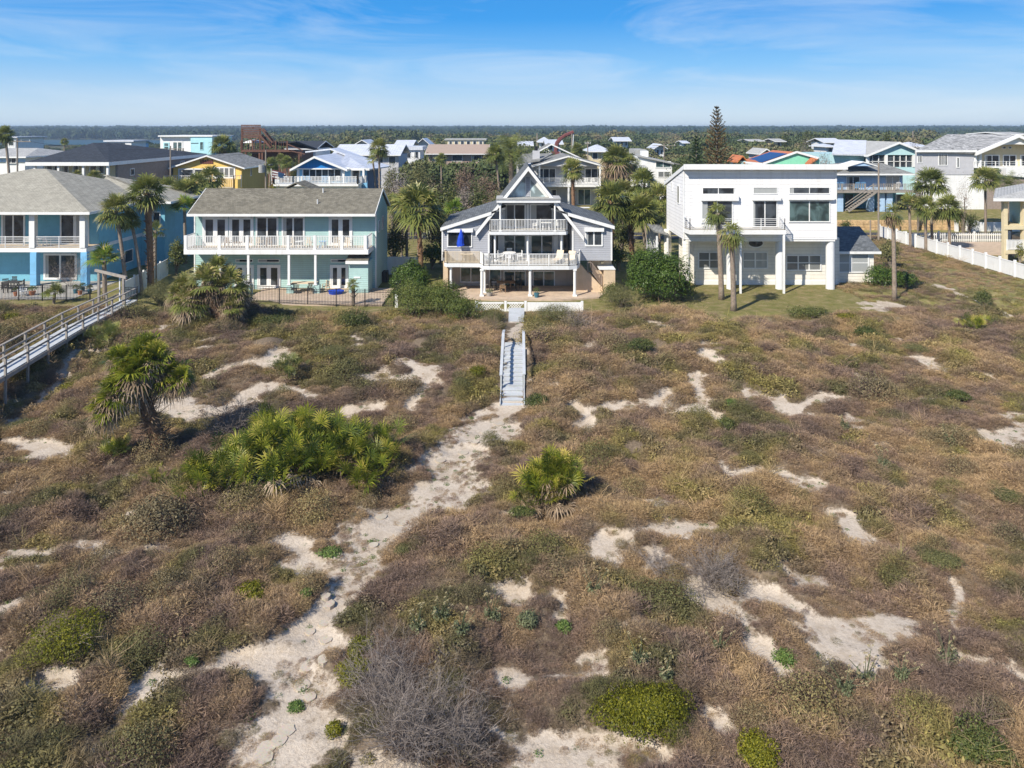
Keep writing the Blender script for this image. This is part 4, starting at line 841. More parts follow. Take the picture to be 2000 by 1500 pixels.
# ------------------------------------------------------------------ building helpers
def window(root, x0, x1, z0, z1, y, n=2, gm='glass', fm='white', w=.08, rows=1, name='window', sub='pane', proud=.07, leaf=0):
    """glazed opening facing the sea (-Y) on a wall at y; leaf>0 = solid door leaf margin around each pane"""
    mb = MB(); g = MB(); ya, yb = y-proud, y-.003
    mb.box(x0-w, x0, ya, yb, z0, z1); mb.box(x1, x1+w, ya, yb, z0, z1); mb.box(x0-w, x1+w, ya-.003, yb, z1, z1+w); mb.box(x0-w, x1+w, ya-.012, yb, z0-w, z0)
    bw = (x1-x0)/n
    for i in range(1, n): mb.box(x0+i*bw-w*.45, x0+i*bw+w*.45, ya+.01, yb, z0, z1)
    for j in range(1, rows): zz = z0+(z1-z0)*j/rows; mb.box(x0, x1, ya+.02, yb, zz-w*.3, zz+w*.3)
    for i in range(n):
        a, b = x0+i*bw+w*.45*(i > 0), x0+(i+1)*bw-w*.45*(i < n-1)
        if leaf:
            mb.box(a, a+leaf, ya+.02, yb, z0, z1); mb.box(b-leaf, b, ya+.02, yb, z0, z1); mb.box(a+leaf, b-leaf, ya+.02, yb, z0, z0+leaf*1.8); mb.box(a+leaf, b-leaf, ya+.02, yb, z1-leaf, z1)
            g.box(a+leaf, b-leaf, y-.035, yb, z0+leaf*1.8, z1-leaf)
        else: g.box(a, b, y-.03, yb, z0, z1)
    f = mb.build(name, M[fm], root); g.build(sub, M[gm], f); hs_ = int(abs(x0*731+z0*317)) % 10
    if gm == 'glass' and not leaf and hs_ < 6:
        cw = bw*(.16+.05*hs_); c_ = MB().box(x0, x0+cw, y-.034, y-.029, z0, z1)
        c_.build('curtain', M['glass_c'], f)
    return f
def winx(root, y0, y1, z0, z1, x, s=1, gm='glass', fm='white', w=.08, n=1):
    mb = MB(); a, b = x+.003*s, x+.07*s
    mb.box(a, b, y0-w, y0, z0-w, z1+w); mb.box(a, b, y1, y1+w, z0-w, z1+w); mb.box(a, b+.003*s, y0, y1, z1, z1+w); mb.box(a, b+.003*s, y0, y1, z0-w, z0)
    for i in range(1, n): q = y0+(y1-y0)*i/n; mb.box(a, b-.01*s, q-w/2, q+w/2, z0, z1)
    f = mb.build('window', M[fm], root); MB().box(a, x+.03*s, y0, y1, z0, z1).build('pane', M[gm], f)
def railing(root, pts, z, h=1.0, sp=.13, m='white', bw=.035, post=.09, pe=1.8, horiz=0, name='railing', top=.07, posts=True, m2=None):
    mb = MB(); pb = MB()
    for (p, q) in zip(pts[:-1], pts[1:]):
        p = Vector((p[0], p[1], z if len(p) < 3 else p[2])); q = Vector((q[0], q[1], z if len(q) < 3 else q[2])); L_ = (q-p).length; u = Vector((0, 0, 1))
        mb.bar(p+u*h, q+u*h, top, .05); 
        if horiz:
            for k in range(horiz): zz = h*(k+.6)/(horiz+.4); mb.bar(p+u*zz, q+u*zz, .03)
        else:
            mb.bar(p+u*.1, q+u*.1, .05); nb = max(1, int(L_/sp))
            for k in range(nb): c = p+(q-p)*((k+.5)/nb); mb.bar(c+u*.1, c+u*h, bw)
        if post:
            npst = max(1, round(L_/pe))
            for k in range(npst+1): c = p+(q-p)*(k/npst); pb.bar(c, c+u*(h+.06), post)
    o = mb.build(name, M[m], root)
    if post: pb.build('posts', M[m2 or m], o)
    return o
def gableY(root, xl, xr, ze, zr, y0, y1, m, t=.16, xc=None, fm='white', zer=None, fw=.24, soffit=0):
    xc = (xl+xr)/2 if xc is None else xc; zer = ze if zer is None else zer
    r = MB().slab([(xl, y0, ze), (xc, y0, zr), (xc, y1, zr), (xl, y1, ze)], t).slab([(xc, y0, zr), (xr, y0, zer), (xr, y1, zer), (xc, y1, zr)], t).build('roof', M[m], root)
    f = MB(); 
    for (a, za, b, zb) in ((xl, ze, xc, zr), (xc, zr, xr, zer)): f.slab([(a, y0-.05, za+.02), (b, y0-.05, zb+.02), (b, y0-.004, zb+.02), (a, y0-.004, za+.02)], fw)
    f.box(xl-.05, xl-.004, y0-.05, y1, ze-fw+.02, ze+.01); f.box(xr+.004, xr+.05, y0-.05, y1, zer-fw+.02, zer+.01)
    f.build('fascia', M[fm], root); return r
def gableX(root, x0, x1, y0, y1, ze, zr, m, t=.16, fm='white', yc=None, fw=.24, zb=None):
    yc = (y0+y1)/2 if yc is None else yc; zb = ze if zb is None else zb
    r = MB().slab([(x0, y0, ze), (x1, y0, ze), (x1, yc, zr), (x0, yc, zr)], t).slab([(x0, yc, zr), (x1, yc, zr), (x1, y1, zb), (x0, y1, zb)], t).build('roof', M[m], root)
    f = MB().box(x0-.05, x1+.05, y0-.05, y0-.004, ze-fw+.02, ze+.01)
    for xx in (x0-.05, x1+.004):
        f.slab([(xx, y0, ze+.02), (xx+.046, y0, ze+.02), (xx+.046, yc, zr+.02), (xx, yc, zr+.02)], fw); f.slab([(xx, yc, zr+.02), (xx+.046, yc, zr+.02), (xx+.046, y1, zb+.02), (xx, y1, zb+.02)], fw)
    f.build('fascia', M[fm], root); return r
def hip(root, x0, x1, y0, y1, ze, zr, m, rx0, rx1, ry0, ry1, t=.14, fm='white', fw=.24, name='roof'):
    """hip roof whose ridge runs (rx0,ry0)-(rx1,ry1)"""
    a, b, c, d = (x0, y0, ze), (x1, y0, ze), (x1, y1, ze), (x0, y1, ze); e, f_ = (rx0, ry0, zr), (rx1, ry1, zr); mb = MB()
    if abs(rx1-rx0) > abs(ry1-ry0): mb.add([a, b, c, d, e, f_], [(0, 1, 5, 4), (1, 2, 5), (2, 3, 4, 5), (3, 0, 4)])
    else: mb.add([a, b, c, d, e, f_], [(0, 1, 4), (1, 2, 5, 4), (2, 3, 5), (3, 0, 4, 5)])
    mb.add([(x0, y0, ze-.01), (x1, y0, ze-.01), (x1, y1, ze-.01), (x0, y1, ze-.01)], [(3, 2, 1, 0)])
    r = mb.build(name, M[m], root); f = MB(); f.box(x0-.04, x1+.04, y0-.04, y0, ze-fw, ze); f.box(x0-.04, x1+.04, y1, y1+.04, ze-fw, ze); f.box(x0-.04, x0, y0, y1, ze-fw, ze); f.box(x1, x1+.04, y0, y1, ze-fw, ze)
    f.build('fascia', M[fm], root); return r
def cols(root, xs, y, z0, z1, r, m='white', rnd=True, base=0, name='column'):
    for x in xs:
        mb = MB()
        if rnd: mb.tube([(x, y, z0), (x, y, z1)], r, 14)
        else: mb.box(x-r, x+r, y-r, y+r, z0, z1)
        if base: mb.box(x-r*1.5, x+r*1.5, y-r*1.5, y+r*1.5, z0, z0+base); mb.box(x-r*1.25, x+r*1.25, y-r*1.25, y+r*1.25, z1-.12, z1-.003)
        mb.build(name, M[m], root)
def boxp(root, name, m, *b): return MB().box(*b).build(name, M[m], root)
# ------------------------------------------------------------------ furniture
def mkchair(name, mt, label, x, y, z, rz, style='dining', group=None, s=1):
    t = thing(name, label, 'chair', (0, 0, 0), group)
    if style == 'adirondack':
        MB().slab([(-.28, -.3, .40), (.28, -.3, .40), (.28, .25, .30), (-.28, .25, .30)], .04).build('seat', M[mt], t)
        b = MB()
        for i in range(5): b.slab([(-.27+i*.11, .2, .32), (-.18+i*.11, .2, .32), (-.18+i*.11, .52, 1.02-.03*abs(i-2)), (-.27+i*.11, .52, 1.02-.03*abs(i-2))], .04)
        b.build('backrest', M[mt], t); MB().box(-.38, -.27, -.35, .3, .54, .57).box(.27, .38, -.35, .3, .54, .57).build('armrests', M[mt], t)
    else:
        MB().box(-.24, .24, -.24, .24, .42, .46).build('seat', M[mt], t); b = MB()
        for i in range(5): b.box(-.22+i*.098, -.17+i*.098, .22, .25, .46, .90)
        b.box(-.25, .25, .215, .255, .86, .94).build('backrest', M[mt], t)
        MB().box(-.3, -.25, -.2, .24, .62, .65).box(.25, .3, -.2, .24, .62, .65).build('armrests', M[mt], t)
    for sx in (-.24, .24):
        for sy in (-.22, .22): MB().box(sx-.025, sx+.025, sy-.025, sy+.025, 0, .64 if style != 'adirondack' else .53).build('leg', M[mt], t)
    t.location = (x, y, z); t.rotation_euler = (0, 0, rz); t.scale = (s, s, s); return t
def mktable(name, mt, label, x, y, z, r=.55, h=.74, sq=0, cat='table'):
    t = thing(name, label, cat, (0, 0, 0)); mb = MB()
    if sq: mb.box(-r*sq, r*sq, -r, r, h-.04, h)
    else: mb.tube([(0, 0, h-.04), (0, 0, h)], r, 18)
    mb.build('table_top', M[mt], t)
    for sx in (-1, 1):
        for sy in (-1, 1): MB().bar((sx*r*.45*(sq or 1), sy*r*.45, h-.04), (sx*r*.62*(sq or 1), sy*r*.62, 0), .05).build('leg', M[mt], t)
    t.location = (x, y, z); return t
def mklounger(label, x, y, z, rz):
    t = thing('lounge_chair', label, 'lounge chair', (0, 0, 0), 'beige lounge chairs on the grey house deck')
    MB().box(-.32, .32, -.9, .25, .34, .38).build('seat', M['sling'], t); MB().slab([(-.32, .25, .38), (.32, .25, .38), (.32, .72, 1.02), (-.32, .72, 1.02)], .04).build('backrest', M['sling'], t)
    MB().box(-.36, -.325, -.95, .6, .33, .39).box(.325, .36, -.95, .6, .33, .39).build('frame', M['white'], t)
    for sx in (-.34, .34):
        for sy in (-.8, .5): MB().box(sx-.025, sx+.025, sy-.03, sy+.03, 0, .33).build('leg', M['white'], t)
    t.location = (x, y, z); t.rotation_euler = (0, 0, rz); return t
def potplant(label, x, y, z, mt='pot', r=.22, h=.35, lm='bush', ph=.45):
    t = thing('potted_plant', label, 'potted plant', (x, y, z)); MB().tube([(x, y, z), (x, y, z+h)], [r*.7, r], 12).build('pot', M[mt], t)
    me = foliage(int(abs(x*100)+y), [(0, 0, h+ph*.4, r*1.2, r*1.2, ph*.6)], 260, .05); o = bpy.data.objects.new('leaves', me); COL.objects.link(o); me.materials.append(M[lm]); o.parent = t
# ------------------------------------------------------------------ mint house
def V1(D): return View(0, 230, 4, D)
def V2(D): return View(350, 230, 4, D)
def V3(D): return View(780, 280, 4.348, D)
def V4(D): return View(1180, 200, 3.571, D)
def V5(D): return View(1600, 240, 5, D)
h = thing('mint_house', 'two storey mint green house with long brown roof and full-width white balcony', 'house', (-21, 70, 0))
v = V2(67.3); xl, xr = v.x(118), PX(729.5, 66.0)
wl = MB().prism([(67.3, 0), (67.3, 7.15), (70.1, 8.95), (73.3, 7.15), (73.3, 0)], xl, xr, 'x').build('wall', M['mint'], h)
MB().box(xr-.1, xr+.02, 67.27, 67.4, .1, 7.1).box(xl-.02, xl+.1, 67.27, 67.4, .1, 7.1).build('corner_trim', M['white'], h)
gableX(h, PX(366, 66), xr+.12, 66, 74.2, 7.28, 9.3, 'roof_mint', yc=70.1)
MB().box(PX(562, 74), PX(612, 74), 72, 75, 8.2, 8.9).slab([(PX(555, 74), 71.8, 8.9), (PX(590, 74), 71.8, 9.75), (PX(590, 74), 75, 9.75), (PX(555, 74), 75, 8.9)], .1).slab([(PX(590, 74), 71.8, 9.75), (PX(627, 74), 71.8, 8.9), (PX(627, 74), 75, 8.9), (PX(590, 74), 75, 9.75)], .1).build('rear_dormer', M['roof_mint'], h)
for px, D in ((631, 69.4), (620, 67.6)):
    z = 7.28+(D-66)/4.1*2.02; MB().tube([(PX(px, D), D, z-.1), (PX(px, D), D, z+.4)], .06, 8).build('vent_pipe', M['trim'], h)
zd = 4.17
for i, (a, b, lf) in enumerate([(196, 370, .13), (404, 568, .13), (612, 762, 0), (815, 968, 0), (1182, 1340, .13)]):
    window(h, v.x(a), v.x(b), zd+.05, v.z(784), 67.3, 2, 'glass', w=.16, leaf=lf, name='balcony_door')
MB().box(PX(360, 65), PX(719, 65), 65.0, 67.3, zd-.12, zd).build('balcony_floor', M['tandeck'], h)
MB().box(PX(360, 65)-.02, PX(719, 65)+.02, 64.93, 65.0, zd-.42, zd+.02).box(PX(719, 65), PX(719, 65)+.06, 65, 67.25, zd-.42, zd+.02).box(PX(360, 65)-.06, PX(360, 65), 65, 67.25, zd-.42, zd+.02).build('balcony_fascia', M['white'], h)
xa_, xb_ = PX(361.5, 65.05), PX(717.5, 65.05)
railing(h, [(xa_, 67.2), (xa_, 65.05), (xb_, 65.05), (xb_, 67.2)], zd, 1.22, .15, bw=.05, post=0)
vf = V2(65.05)
for a in (50, 315, 533, 850, 1058, 1272, 1455): boxp(h, 'rail_post', 'white', vf.x(a)-.13, vf.x(a)+.13, 64.98, 65.14, zd, zd+1.28)
for a in (318, 540, 857, 1064): cols(h, [vf.x(a)], 65.1, .95, zd-.13, .10, rnd=False, base=.1)
for a in (540, 866, 1070): boxp(h, 'pier', 'mint', vf.x(a)-.3, vf.x(a)+.3, 65.0, 65.45, .0, .95)
for i, (a, b) in enumerate([(446, 572), (622, 780), (1190, 1312)]):
    window(h, v.x(a), v.x(b), .2, v.z(1160), 67.3, 2, 'glass', w=.14, leaf=.14, name='patio_door'); window(h, v.x(a), v.x(b), v.z(1124), v.z(1108), 67.3, 1, 'glass', w=.06, name='transom')
x0, x1 = V2(65.2).x(1325), V2(65.2).x(1476)
boxp(h, 'porch_room', 'mint', x0, x1, 65.2, 67.25, 0, V2(65.2).z(1130)); zr_ = V2(65.2).z(1115)
MB().slab([(x0-.2, 64.9, zr_), (x1+.05, 64.9, zr_), (x1+.05, 67, zr_+.75), (x0-.2, 67, zr_+.75)], .12).build('porch_roof', M['roof_mint'], h); boxp(h, 'porch_fascia', 'white', x0-.22, x1+.07, 64.82, 64.9, zr_-.26, zr_+.02)
boxp(h, 'house_number', 'white', V2(65.2).x(1365), V2(65.2).x(1415), 65.15, 65.2, 1.55, 1.68)
winx(h, 68.4, 68.9, 5.3, 6.3, xr, 1); winx(h, 70.2, 70.8, 5.3, 6.5, xr, 1); boxp(h, 'outdoor_box', 'darkfurn', xr+.02, xr+.5, 70.2, 71.2, .1, 1.1)
kind(MB().box(PX(500, 65), PX(762, 65), 60.9, 67.2, -.05, .2).build('patio', M['paver']))
for i, a in enumerate([(332, .6, 'white', 'white slatted chair at the left end of the mint balcony'), (385, -.4, 'teak', 'brown chair between the two left french doors on the mint balcony'), (545, .3, 'sling', 'tan chair in front of the third balcony door'), (625, -.2, 'sling', 'tan chair right of the tan chair on the mint balcony'),
    (700, .2, 'teak', 'dark tan chair by the fourth balcony door'), (870, .1, 'sling', 'high-backed wicker chair at the middle balcony post'), (1020, -.3, 'sling', 'woven chair against the plain mint wall'), (1225, .3, 'sling', 'beige chair at the right french door'), (1320, -.3, 'sling', 'beige chair at the far right of the balcony')]):
    mkchair('patio_chair', a[2], a[3], V2(66.2).x(a[0]), 66.3, zd, a[1]+3.14)
for i, a in enumerate([(450, 'teak', 'small brown table between the left balcony chairs'), (940, 'white', 'round white table on the mint balcony'), (1120, 'bluechair', 'low teal side table on the mint balcony')]): mktable('patio_table', a[1], a[2], V2(66).x(a[0]), 66.1, zd, .4, .6 if i else .5)
mktable('dining_table', 'sling', 'long beige covered table on the mint house patio', V2(65.8).x(975), 65.9, .2, .5, .8, 2.3)
for a, l in ((900, 'dark chair left of the beige patio table'), (1030, 'dark chair right of the beige patio table')): mkchair('patio_chair', 'darkfurn', l, V2(65).x(a), 64.9, .2, .2)
mkchair('patio_chair', 'sling', 'single beige chair by the mint pier', V2(66).x(1150), 65.9, .2, -.5)
o = thing('paddling_tub', 'blue tub lying on the mint house patio', 'tub', (V2(65).x(1225), 65, .2)); MB().tube([(V2(65).x(1225), 65, .2), (V2(65).x(1225), 65, .45)], [.6, .72], 16).build('shell', M['bluefab'], o)
# dark metal fence of the mint house
def metalfence(label, pts, h_, sp=.13, name='metal_fence', m='black', z=None):
    x, y = pts[0]; t = thing(name, label, 'fence', (x, y, 0)); pk = MB(); 
    for (a, b) in zip(pts[:-1], pts[1:]):
        A = Vector((a[0], a[1], 0)); B = Vector((b[0], b[1], 0)); Ln = (B-A).length; n = int(Ln/sp)
        for k in range(n): c = A+(B-A)*(k+.5)/n; zz = (hz(c.x, c.y) if z is None else z); pk.bar((c.x, c.y, zz+.08), (c.x, c.y, zz+h_), .022)
        m_ = max(1, round(Ln/2.3))
        for k in range(m_):
            c = A+(B-A)*k/m_; e = A+(B-A)*(k+1)/m_; zc, ze_ = [(hz(q.x, q.y) if z is None else z) for q in (c, e)]
            for q in (h_-.02, h_-.2, .14): pk.bar((c.x, c.y, zc+q), (e.x, e.y, ze_+q), .035)
            MB().bar((c.x, c.y, zc-.05), (c.x, c.y, zc+h_+.06), .07).build('post', M[m], t)
        MB().bar((B.x, B.y, hz(B.x, B.y)-.05 if z is None else z), (B.x, B.y, (hz(B.x, B.y) if z is None else z)+h_+.06), .07).build('post', M[m], t)
    pk.build('pickets', M[m], t); return t
metalfence('black metal picket fence in front of the mint house patio', [(PX(490, 61.2), 61.2), (PX(769, 60.6), 60.6), (PX(769, 60.6), 64.5)], 1.45)
metalfence('black metal fence around the yard of the blue house', [(PX(-10, 63), 63), (PX(176, 62.6), 62.6)], 1.35)
metalfence('short black metal fence panel behind the boardwalk gate', [(PX(234, 61.5), 61.5), (PX(268, 61.5), 61.5)], 1.5)
o = thing('white_post', 'short white post at the right end of the mint house fence', 'post', (PX(774, 60.6), 60.6, 0)); boxp(o, 'shaft', 'white', PX(772, 60.6), PX(777, 60.6), 60.5, 60.7, 0, 1.1)
t = thing('vinyl_fence', 'plain pale vinyl fence between the mint house and the palm', 'fence', (PX(785, 74), 74, 0)); boxp(t, 'panel', 'white', PX(754, 74), PX(818, 74), 74, 74.06, .1, 1.9)
for px in (754, 786, 818): boxp(t, 'post', 'white', PX(px, 74)-.07, PX(px, 74)+.07, 73.95, 74.1, 0, 2.0)
# ------------------------------------------------------------------ grey A-frame house
h = thing('grey_house', 'grey sided beach house with steep glass gable, two balconies and white columns', 'house', (1.4, 68, 0))
W_ = 66.0; v = V3(W_); zf = 2.94
zL = lambda q, D=65.8: V3(D).z(q)
def roofz(a): return zL(715+(a-350)*(-135/430.)) if a < 1000 else zL(590+(a-1440)*(110/385.))
for (a, b, y0) in ((362, 762, W_), (1470, 1805, W_)):
    MB().prism([(v.x(a), 3.0), (v.x(b), 3.0), (v.x(b), roofz(b)-.1), (v.x(a), roofz(a)-.1)], y0, 75.2).build('wing_wall', M['grey_siding'], h)
boxp(h, 'wall', 'grey_siding', v.x(762), v.x(1470), 69.4, 75.2, 3.0, 6.3)
boxp(h, 'corner_trim', 'white', v.x(1795), v.x(1805)+.03, 65.96, 66.1, 3.0, roofz(1800)-.2)
boxp(h, 'left_corner_trim', 'white', v.x(362)-.03, v.x(372), 65.96, 66.1, 3.0, roofz(365)-.25)
boxp(h, 'corner_trim', 'white', v.x(752), v.x(766), 65.95, 66.06, 3.0, zL(770))
boxp(h, 'corner_trim', 'white', v.x(1466), v.x(1480), 65.95, 66.06, 3.0, zL(745))
MB().slab([(V3(65.6).x(348), 65.6, roofz(348)), (V3(65.6).x(900), 65.6, roofz(900)), (V3(65.6).x(900), 75.6, roofz(900)), (V3(65.6).x(348), 75.6, roofz(348))], .18).slab([(V3(65.6).x(1290), 65.6, roofz(1290)), (V3(65.6).x(1828), 65.6, roofz(1828)), (V3(65.6).x(1828), 75.6, roofz(1828)), (V3(65.6).x(1290), 75.6, roofz(1290))], .18).build('wing_roof', M['roof_slate'], h)
f = MB()
for a, b in ((348, 782), (1432, 1828)):
    q = V3(65.55); f.slab([(q.x(a), 65.54, roofz(a)+.02), (q.x(b), 65.54, roofz(b)+.02), (q.x(b), 65.595, roofz(b)+.02), (q.x(a), 65.595, roofz(a)+.02)], .3)
f.build('wing_fascia', M['white'], h)
# steep gable
q = V3(65.7); ax, az = q.x(1095), q.z(192); lx, lz = q.x(648), q.z(752); rx, rz_ = q.x(1568), q.z(790)
MB().slab([(lx, 65.7, lz), (ax, 65.7, az), (ax, 74.5, az), (lx, 74.5, lz)], .34).slab([(ax, 65.7, az), (rx, 65.7, rz_), (rx, 74.5, rz_), (ax, 74.5, az)], .34).build('gable_roof', M['roof_slate'], h)
f = MB()
for (a, b) in (((lx, lz), (ax, az)), ((ax, az), (rx, rz_))): f.slab([(a[0], 65.6, a[1]-.02), (b[0], 65.6, b[1]-.02), (b[0], 65.695, b[1]-.02), (a[0], 65.695, a[1]-.02)], .42)
f.build('gable_fascia', M['white'], h)
sl = (az-lz)/(ax-lx); sr = (az-rz_)/(rx-ax)
def gx(z): return ax-(az-.5-z)/sl, ax+(az-.5-z)/sr
gz0 = q.z(462)
MB().prism([(gx(5.4)[0], 5.4), (gx(5.4)[1], 5.4), (ax, az-.5)], 67.9, 74.3).build('gable_wall', M['grey_siding'], h)
w0, w1 = gx(gz0)
t1 = MB().prism([(w0, gz0), (w1, gz0), (ax, az-.5)], 66.55, 66.6).build('gable_trim', M['white'], h)
gg = V3(66.5)
MB().prism([(gg.x(945), gg.z(452)), (gg.x(1070), gg.z(452)), (gg.x(1070), gg.z(285))], 66.50, 66.545).prism([(gg.x(1115), gg.z(452)), (gg.x(1238), gg.z(452)), (gg.x(1115), gg.z(310))], 66.50, 66.545).build('pane', M['glass_w'], t1)
boxp(t1, 'mullion', 'grey_siding', gg.x(1076), gg.x(1108), 66.5, 66.545, gg.z(452), gg.z(285))
c_ = V3(65.3); boxp(h, 'flat_canopy', 'trim', c_.x(825), c_.x(1368), 65.3, 67.9, c_.z(505), c_.z(478)); MB().box(c_.x(822), c_.x(1371), 65.22, 68, c_.z(478)+.004, c_.z(466)).build('canopy_cap', M['roof_pale'], h)
# upper balcony
bz = PZ(452, 65.5); b_ = V3(65.5); MB().prism([(b_.x(760), 65.9), (b_.x(775), 65.45), (b_.x(1415), 65.45), (b_.x(1434), 65.9), (b_.x(1434), 67.9), (b_.x(760), 67.9)], bz-.3, bz-.02, 'z').build('upper_balcony_edge', M['trim'], h)
boxp(h, 'upper_balcony_floor', 'deckwood', b_.x(765), b_.x(1428), 65.6, 67.9, bz-.018, bz+.01)
railing(h, [(b_.x(762), 67.5), (b_.x(764), 65.9), (b_.x(775), 65.52), (b_.x(1412), 65.52), (b_.x(1430), 65.9), (b_.x(1432), 67.5)], bz, 1.08, .135, bw=.04, post=.06, pe=2.3)
cols(h, [b_.x(857), b_.x(1322)], 65.62, bz, c_.z(506), .085, base=.08)
u = V3(67.9); window(h, u.x(893), u.x(1063), bz+.12, u.z(524), 67.9, 2, 'glass', w=.12, name='balcony_door'); window(h, u.x(1118), u.x(1295), u.z(648), u.z(524), 67.9, 1, 'glass', w=.09)
for a in (870, 1090): boxp(h, 'wall_trim', 'white', u.x(a)-.1, u.x(a)+.1, 67.84, 67.9, bz, u.z(515))
for i, a in enumerate([(1165, .9, 'white wooden chair left of the upper balcony table'), (1345, -.9, 'white wooden chair right of the upper balcony table'), (810, .3, 'white chair alone at the left end of the upper balcony')]): mkchair('patio_chair', 'white', a[2], V3(66.5).x(a[0]), 66.5, bz+.01, a[1]+3.14)
mktable('patio_table', 'white', 'white folding table on the upper balcony', V3(66.2).x(1245), 66.25, bz+.01, .42, .7, 1.2)
# main level
m_ = V3(69.4)
for a, b in ((893, 1065), (1122, 1297)): window(h, m_.x(a), m_.x(b), zf+.1, m_.z(785), 69.4, 2, 'glass_g', w=.12, name='sliding_door')
window(h, m_.x(774), m_.x(838), zf+.15, m_.z(785), 69.4, 1, 'glass', w=.1); window(h, m_.x(1362), m_.x(1455), zf+.2, m_.z(765), 69.4, 1, 'glass', w=.1)
boxp(h, 'white_panel', 'white', m_.x(846), m_.x(882), 69.33, 69.4, zf, m_.z(780)); boxp(h, 'white_panel', 'white', m_.x(1302), m_.x(1348), 69.33, 69.4, zf, m_.z(780)); boxp(h, 'white_panel', 'white', m_.x(1074), m_.x(1112), 69.33, 69.4, zf, m_.z(780))
cols(h, [V3(66.1).x(812), V3(66.1).x(1090), V3(66.1).x(1377)], 66.1, zf, bz-.31, .1, base=.08)
w_ = V3(W_); window(h, w_.x(415), w_.x(610), w_.z(872), w_.z(758), W_, 1, 'glass', w=.1, rows=1); boxp(h, 'shutter_box', 'white', w_.x(408), w_.x(626), W_-.3, W_, w_.z(752), w_.z(722))
window(h, w_.x(1588), w_.x(1715), w_.z(862), w_.z(752), W_, 2, 'glass', w=.13); boxp(h, 'shutter_box', 'white', w_.x(1570), w_.x(1735), W_-.3, W_, w_.z(746), w_.z(716))
# decks
d0 = V3(63.75); d1 = V3(65.0)
pl = [(d1.x(378), 65.3), (d1.x(402), 64.95), (d0.x(676), 64.9), (d0.x(712), 63.85), (d0.x(760), 63.72), (d0.x(1440), 63.72), (d0.x(1512), 64.0), (d0.x(1535), 64.7), (d1.x(1545), 65.98), (m_.x(1470), 65.98), (m_.x(1470), 69.38), (v.x(764), 69.38), (v.x(764), 65.98), (d1.x(378), 65.98)]
MB().prism(pl, zf-.34, zf-.02, 'z').build('deck_edge', M['trim'], h); cx_, cy_ = 1.2, 66.5
MB().prism([(x+(cx_-x)*.012, y+(cy_-y)*.03) for x, y in pl], zf-.018, zf+.015, 'z').build('deck_floor', M['deckwood'], h)
rp = [(x+(cx_-x)*.006, y+(cy_-y)*.02) for x, y in pl]
railing(h, [(d1.x(380), 65.9)]+rp[:2]+[rp[2]], zf, 1.05, .115, bw=.06, post=.07, pe=2.6, m='sling', name='railing', m2='white')
railing(h, rp[2:9], zf, 1.05, .125, bw=.042, post=.07, pe=1.9)
cols(h, [V3(63.95).x(700), V3(63.95).x(1111), V3(63.95).x(1490)], 64.0, .2, zf-.345, .13, base=.12); cols(h, [V3(65.2).x(437), V3(65.0).x(724)], 65.3, .2, zf-.345, .11, base=.1)
# ground level
g_ = V3(68.3); boxp(h, 'ground_wall', 'stucco2', v.x(372), v.x(1530), 68.3, 75.1, 0, 2.6); boxp(h, 'ground_pier', 'stucco', v.x(372), v.x(412), 65.98, 68.29, 0, 2.97)
for a, b in ((525, 690), (770, 856)): window(h, g_.x(a), g_.x(b), g_.z(1172), g_.z(1058), 68.3, 2 if a < 600 else 1, 'glass_g', w=.1)
for a, b in ((893, 1065), (1140, 1312)): window(h, g_.x(a), g_.x(b), .12, g_.z(1090), 68.3, 2, 'glass_g', w=.1, name='patio_door')
# beige steps at the right
s_ = View(1080, 480, 12.5, 65.7)
MB().prism([(s_.x(560), 0), (s_.x(1220), 0), (s_.x(1200), s_.z(1010)), (s_.x(900), s_.z(690)), (s_.x(850), s_.z(660)), (s_.x(640), s_.z(410)), (s_.x(560), s_.z(410))], 65.65, 66.9).build('stair_side', M['stucco'], h)
boxp(h, 'stair_block', 'stucco', s_.x(1225), s_.x(1500), 65.2, 68.2, 0, s_.z(560)); boxp(h, 'stair_block_cap', 'white', s_.x(1110), s_.x(1505), 65.15, 68.25, s_.z(560)+.003, s_.z(540))
MB().prism([(s_.x(640), s_.z(420)), (s_.x(640), s_.z(130)), (s_.x(1040), s_.z(350)), (s_.x(1480), s_.z(385)), (s_.x(1480), 0), (s_.x(1230), 0), (s_.x(900), s_.z(420))], 66.93, 67.15).build('stair_parapet', M['stucco'], h)
MB().bar((s_.x(620), 66.9, s_.z(95)), (s_.x(1030), 66.9, s_.z(340)), .09).build('stair_rail', M['white'], h)
railing(h, [(s_.x(840), 65.75, s_.z(660)), (s_.x(935), 65.75, s_.z(655)), (s_.x(1195), 65.75, s_.z(1000))], 0, .95, .13, m='taupe', bw=.03, post=.05, name='stair_railing')
MB().tube([(s_.x(1235), 66.7, s_.z(470)), (s_.x(1235), 66.9, s_.z(430))], [.14, .14], 8).build('wall_lamp', M['cream'], h)
pp = [(PX(872, 66), 68.2), (PX(872, 66), 65.5), (PX(905, 63.5), 63.3), (PX(960, 62.7), 62.8), (PX(1100, 62.6), 62.7), (PX(1170, 63.5), 63.6), (PX(1185, 66), 65.5), (PX(1175, 68), 68.2)]
kind(MB().prism(pp, -.1, .2, 'z').build('patio', M['paver']))
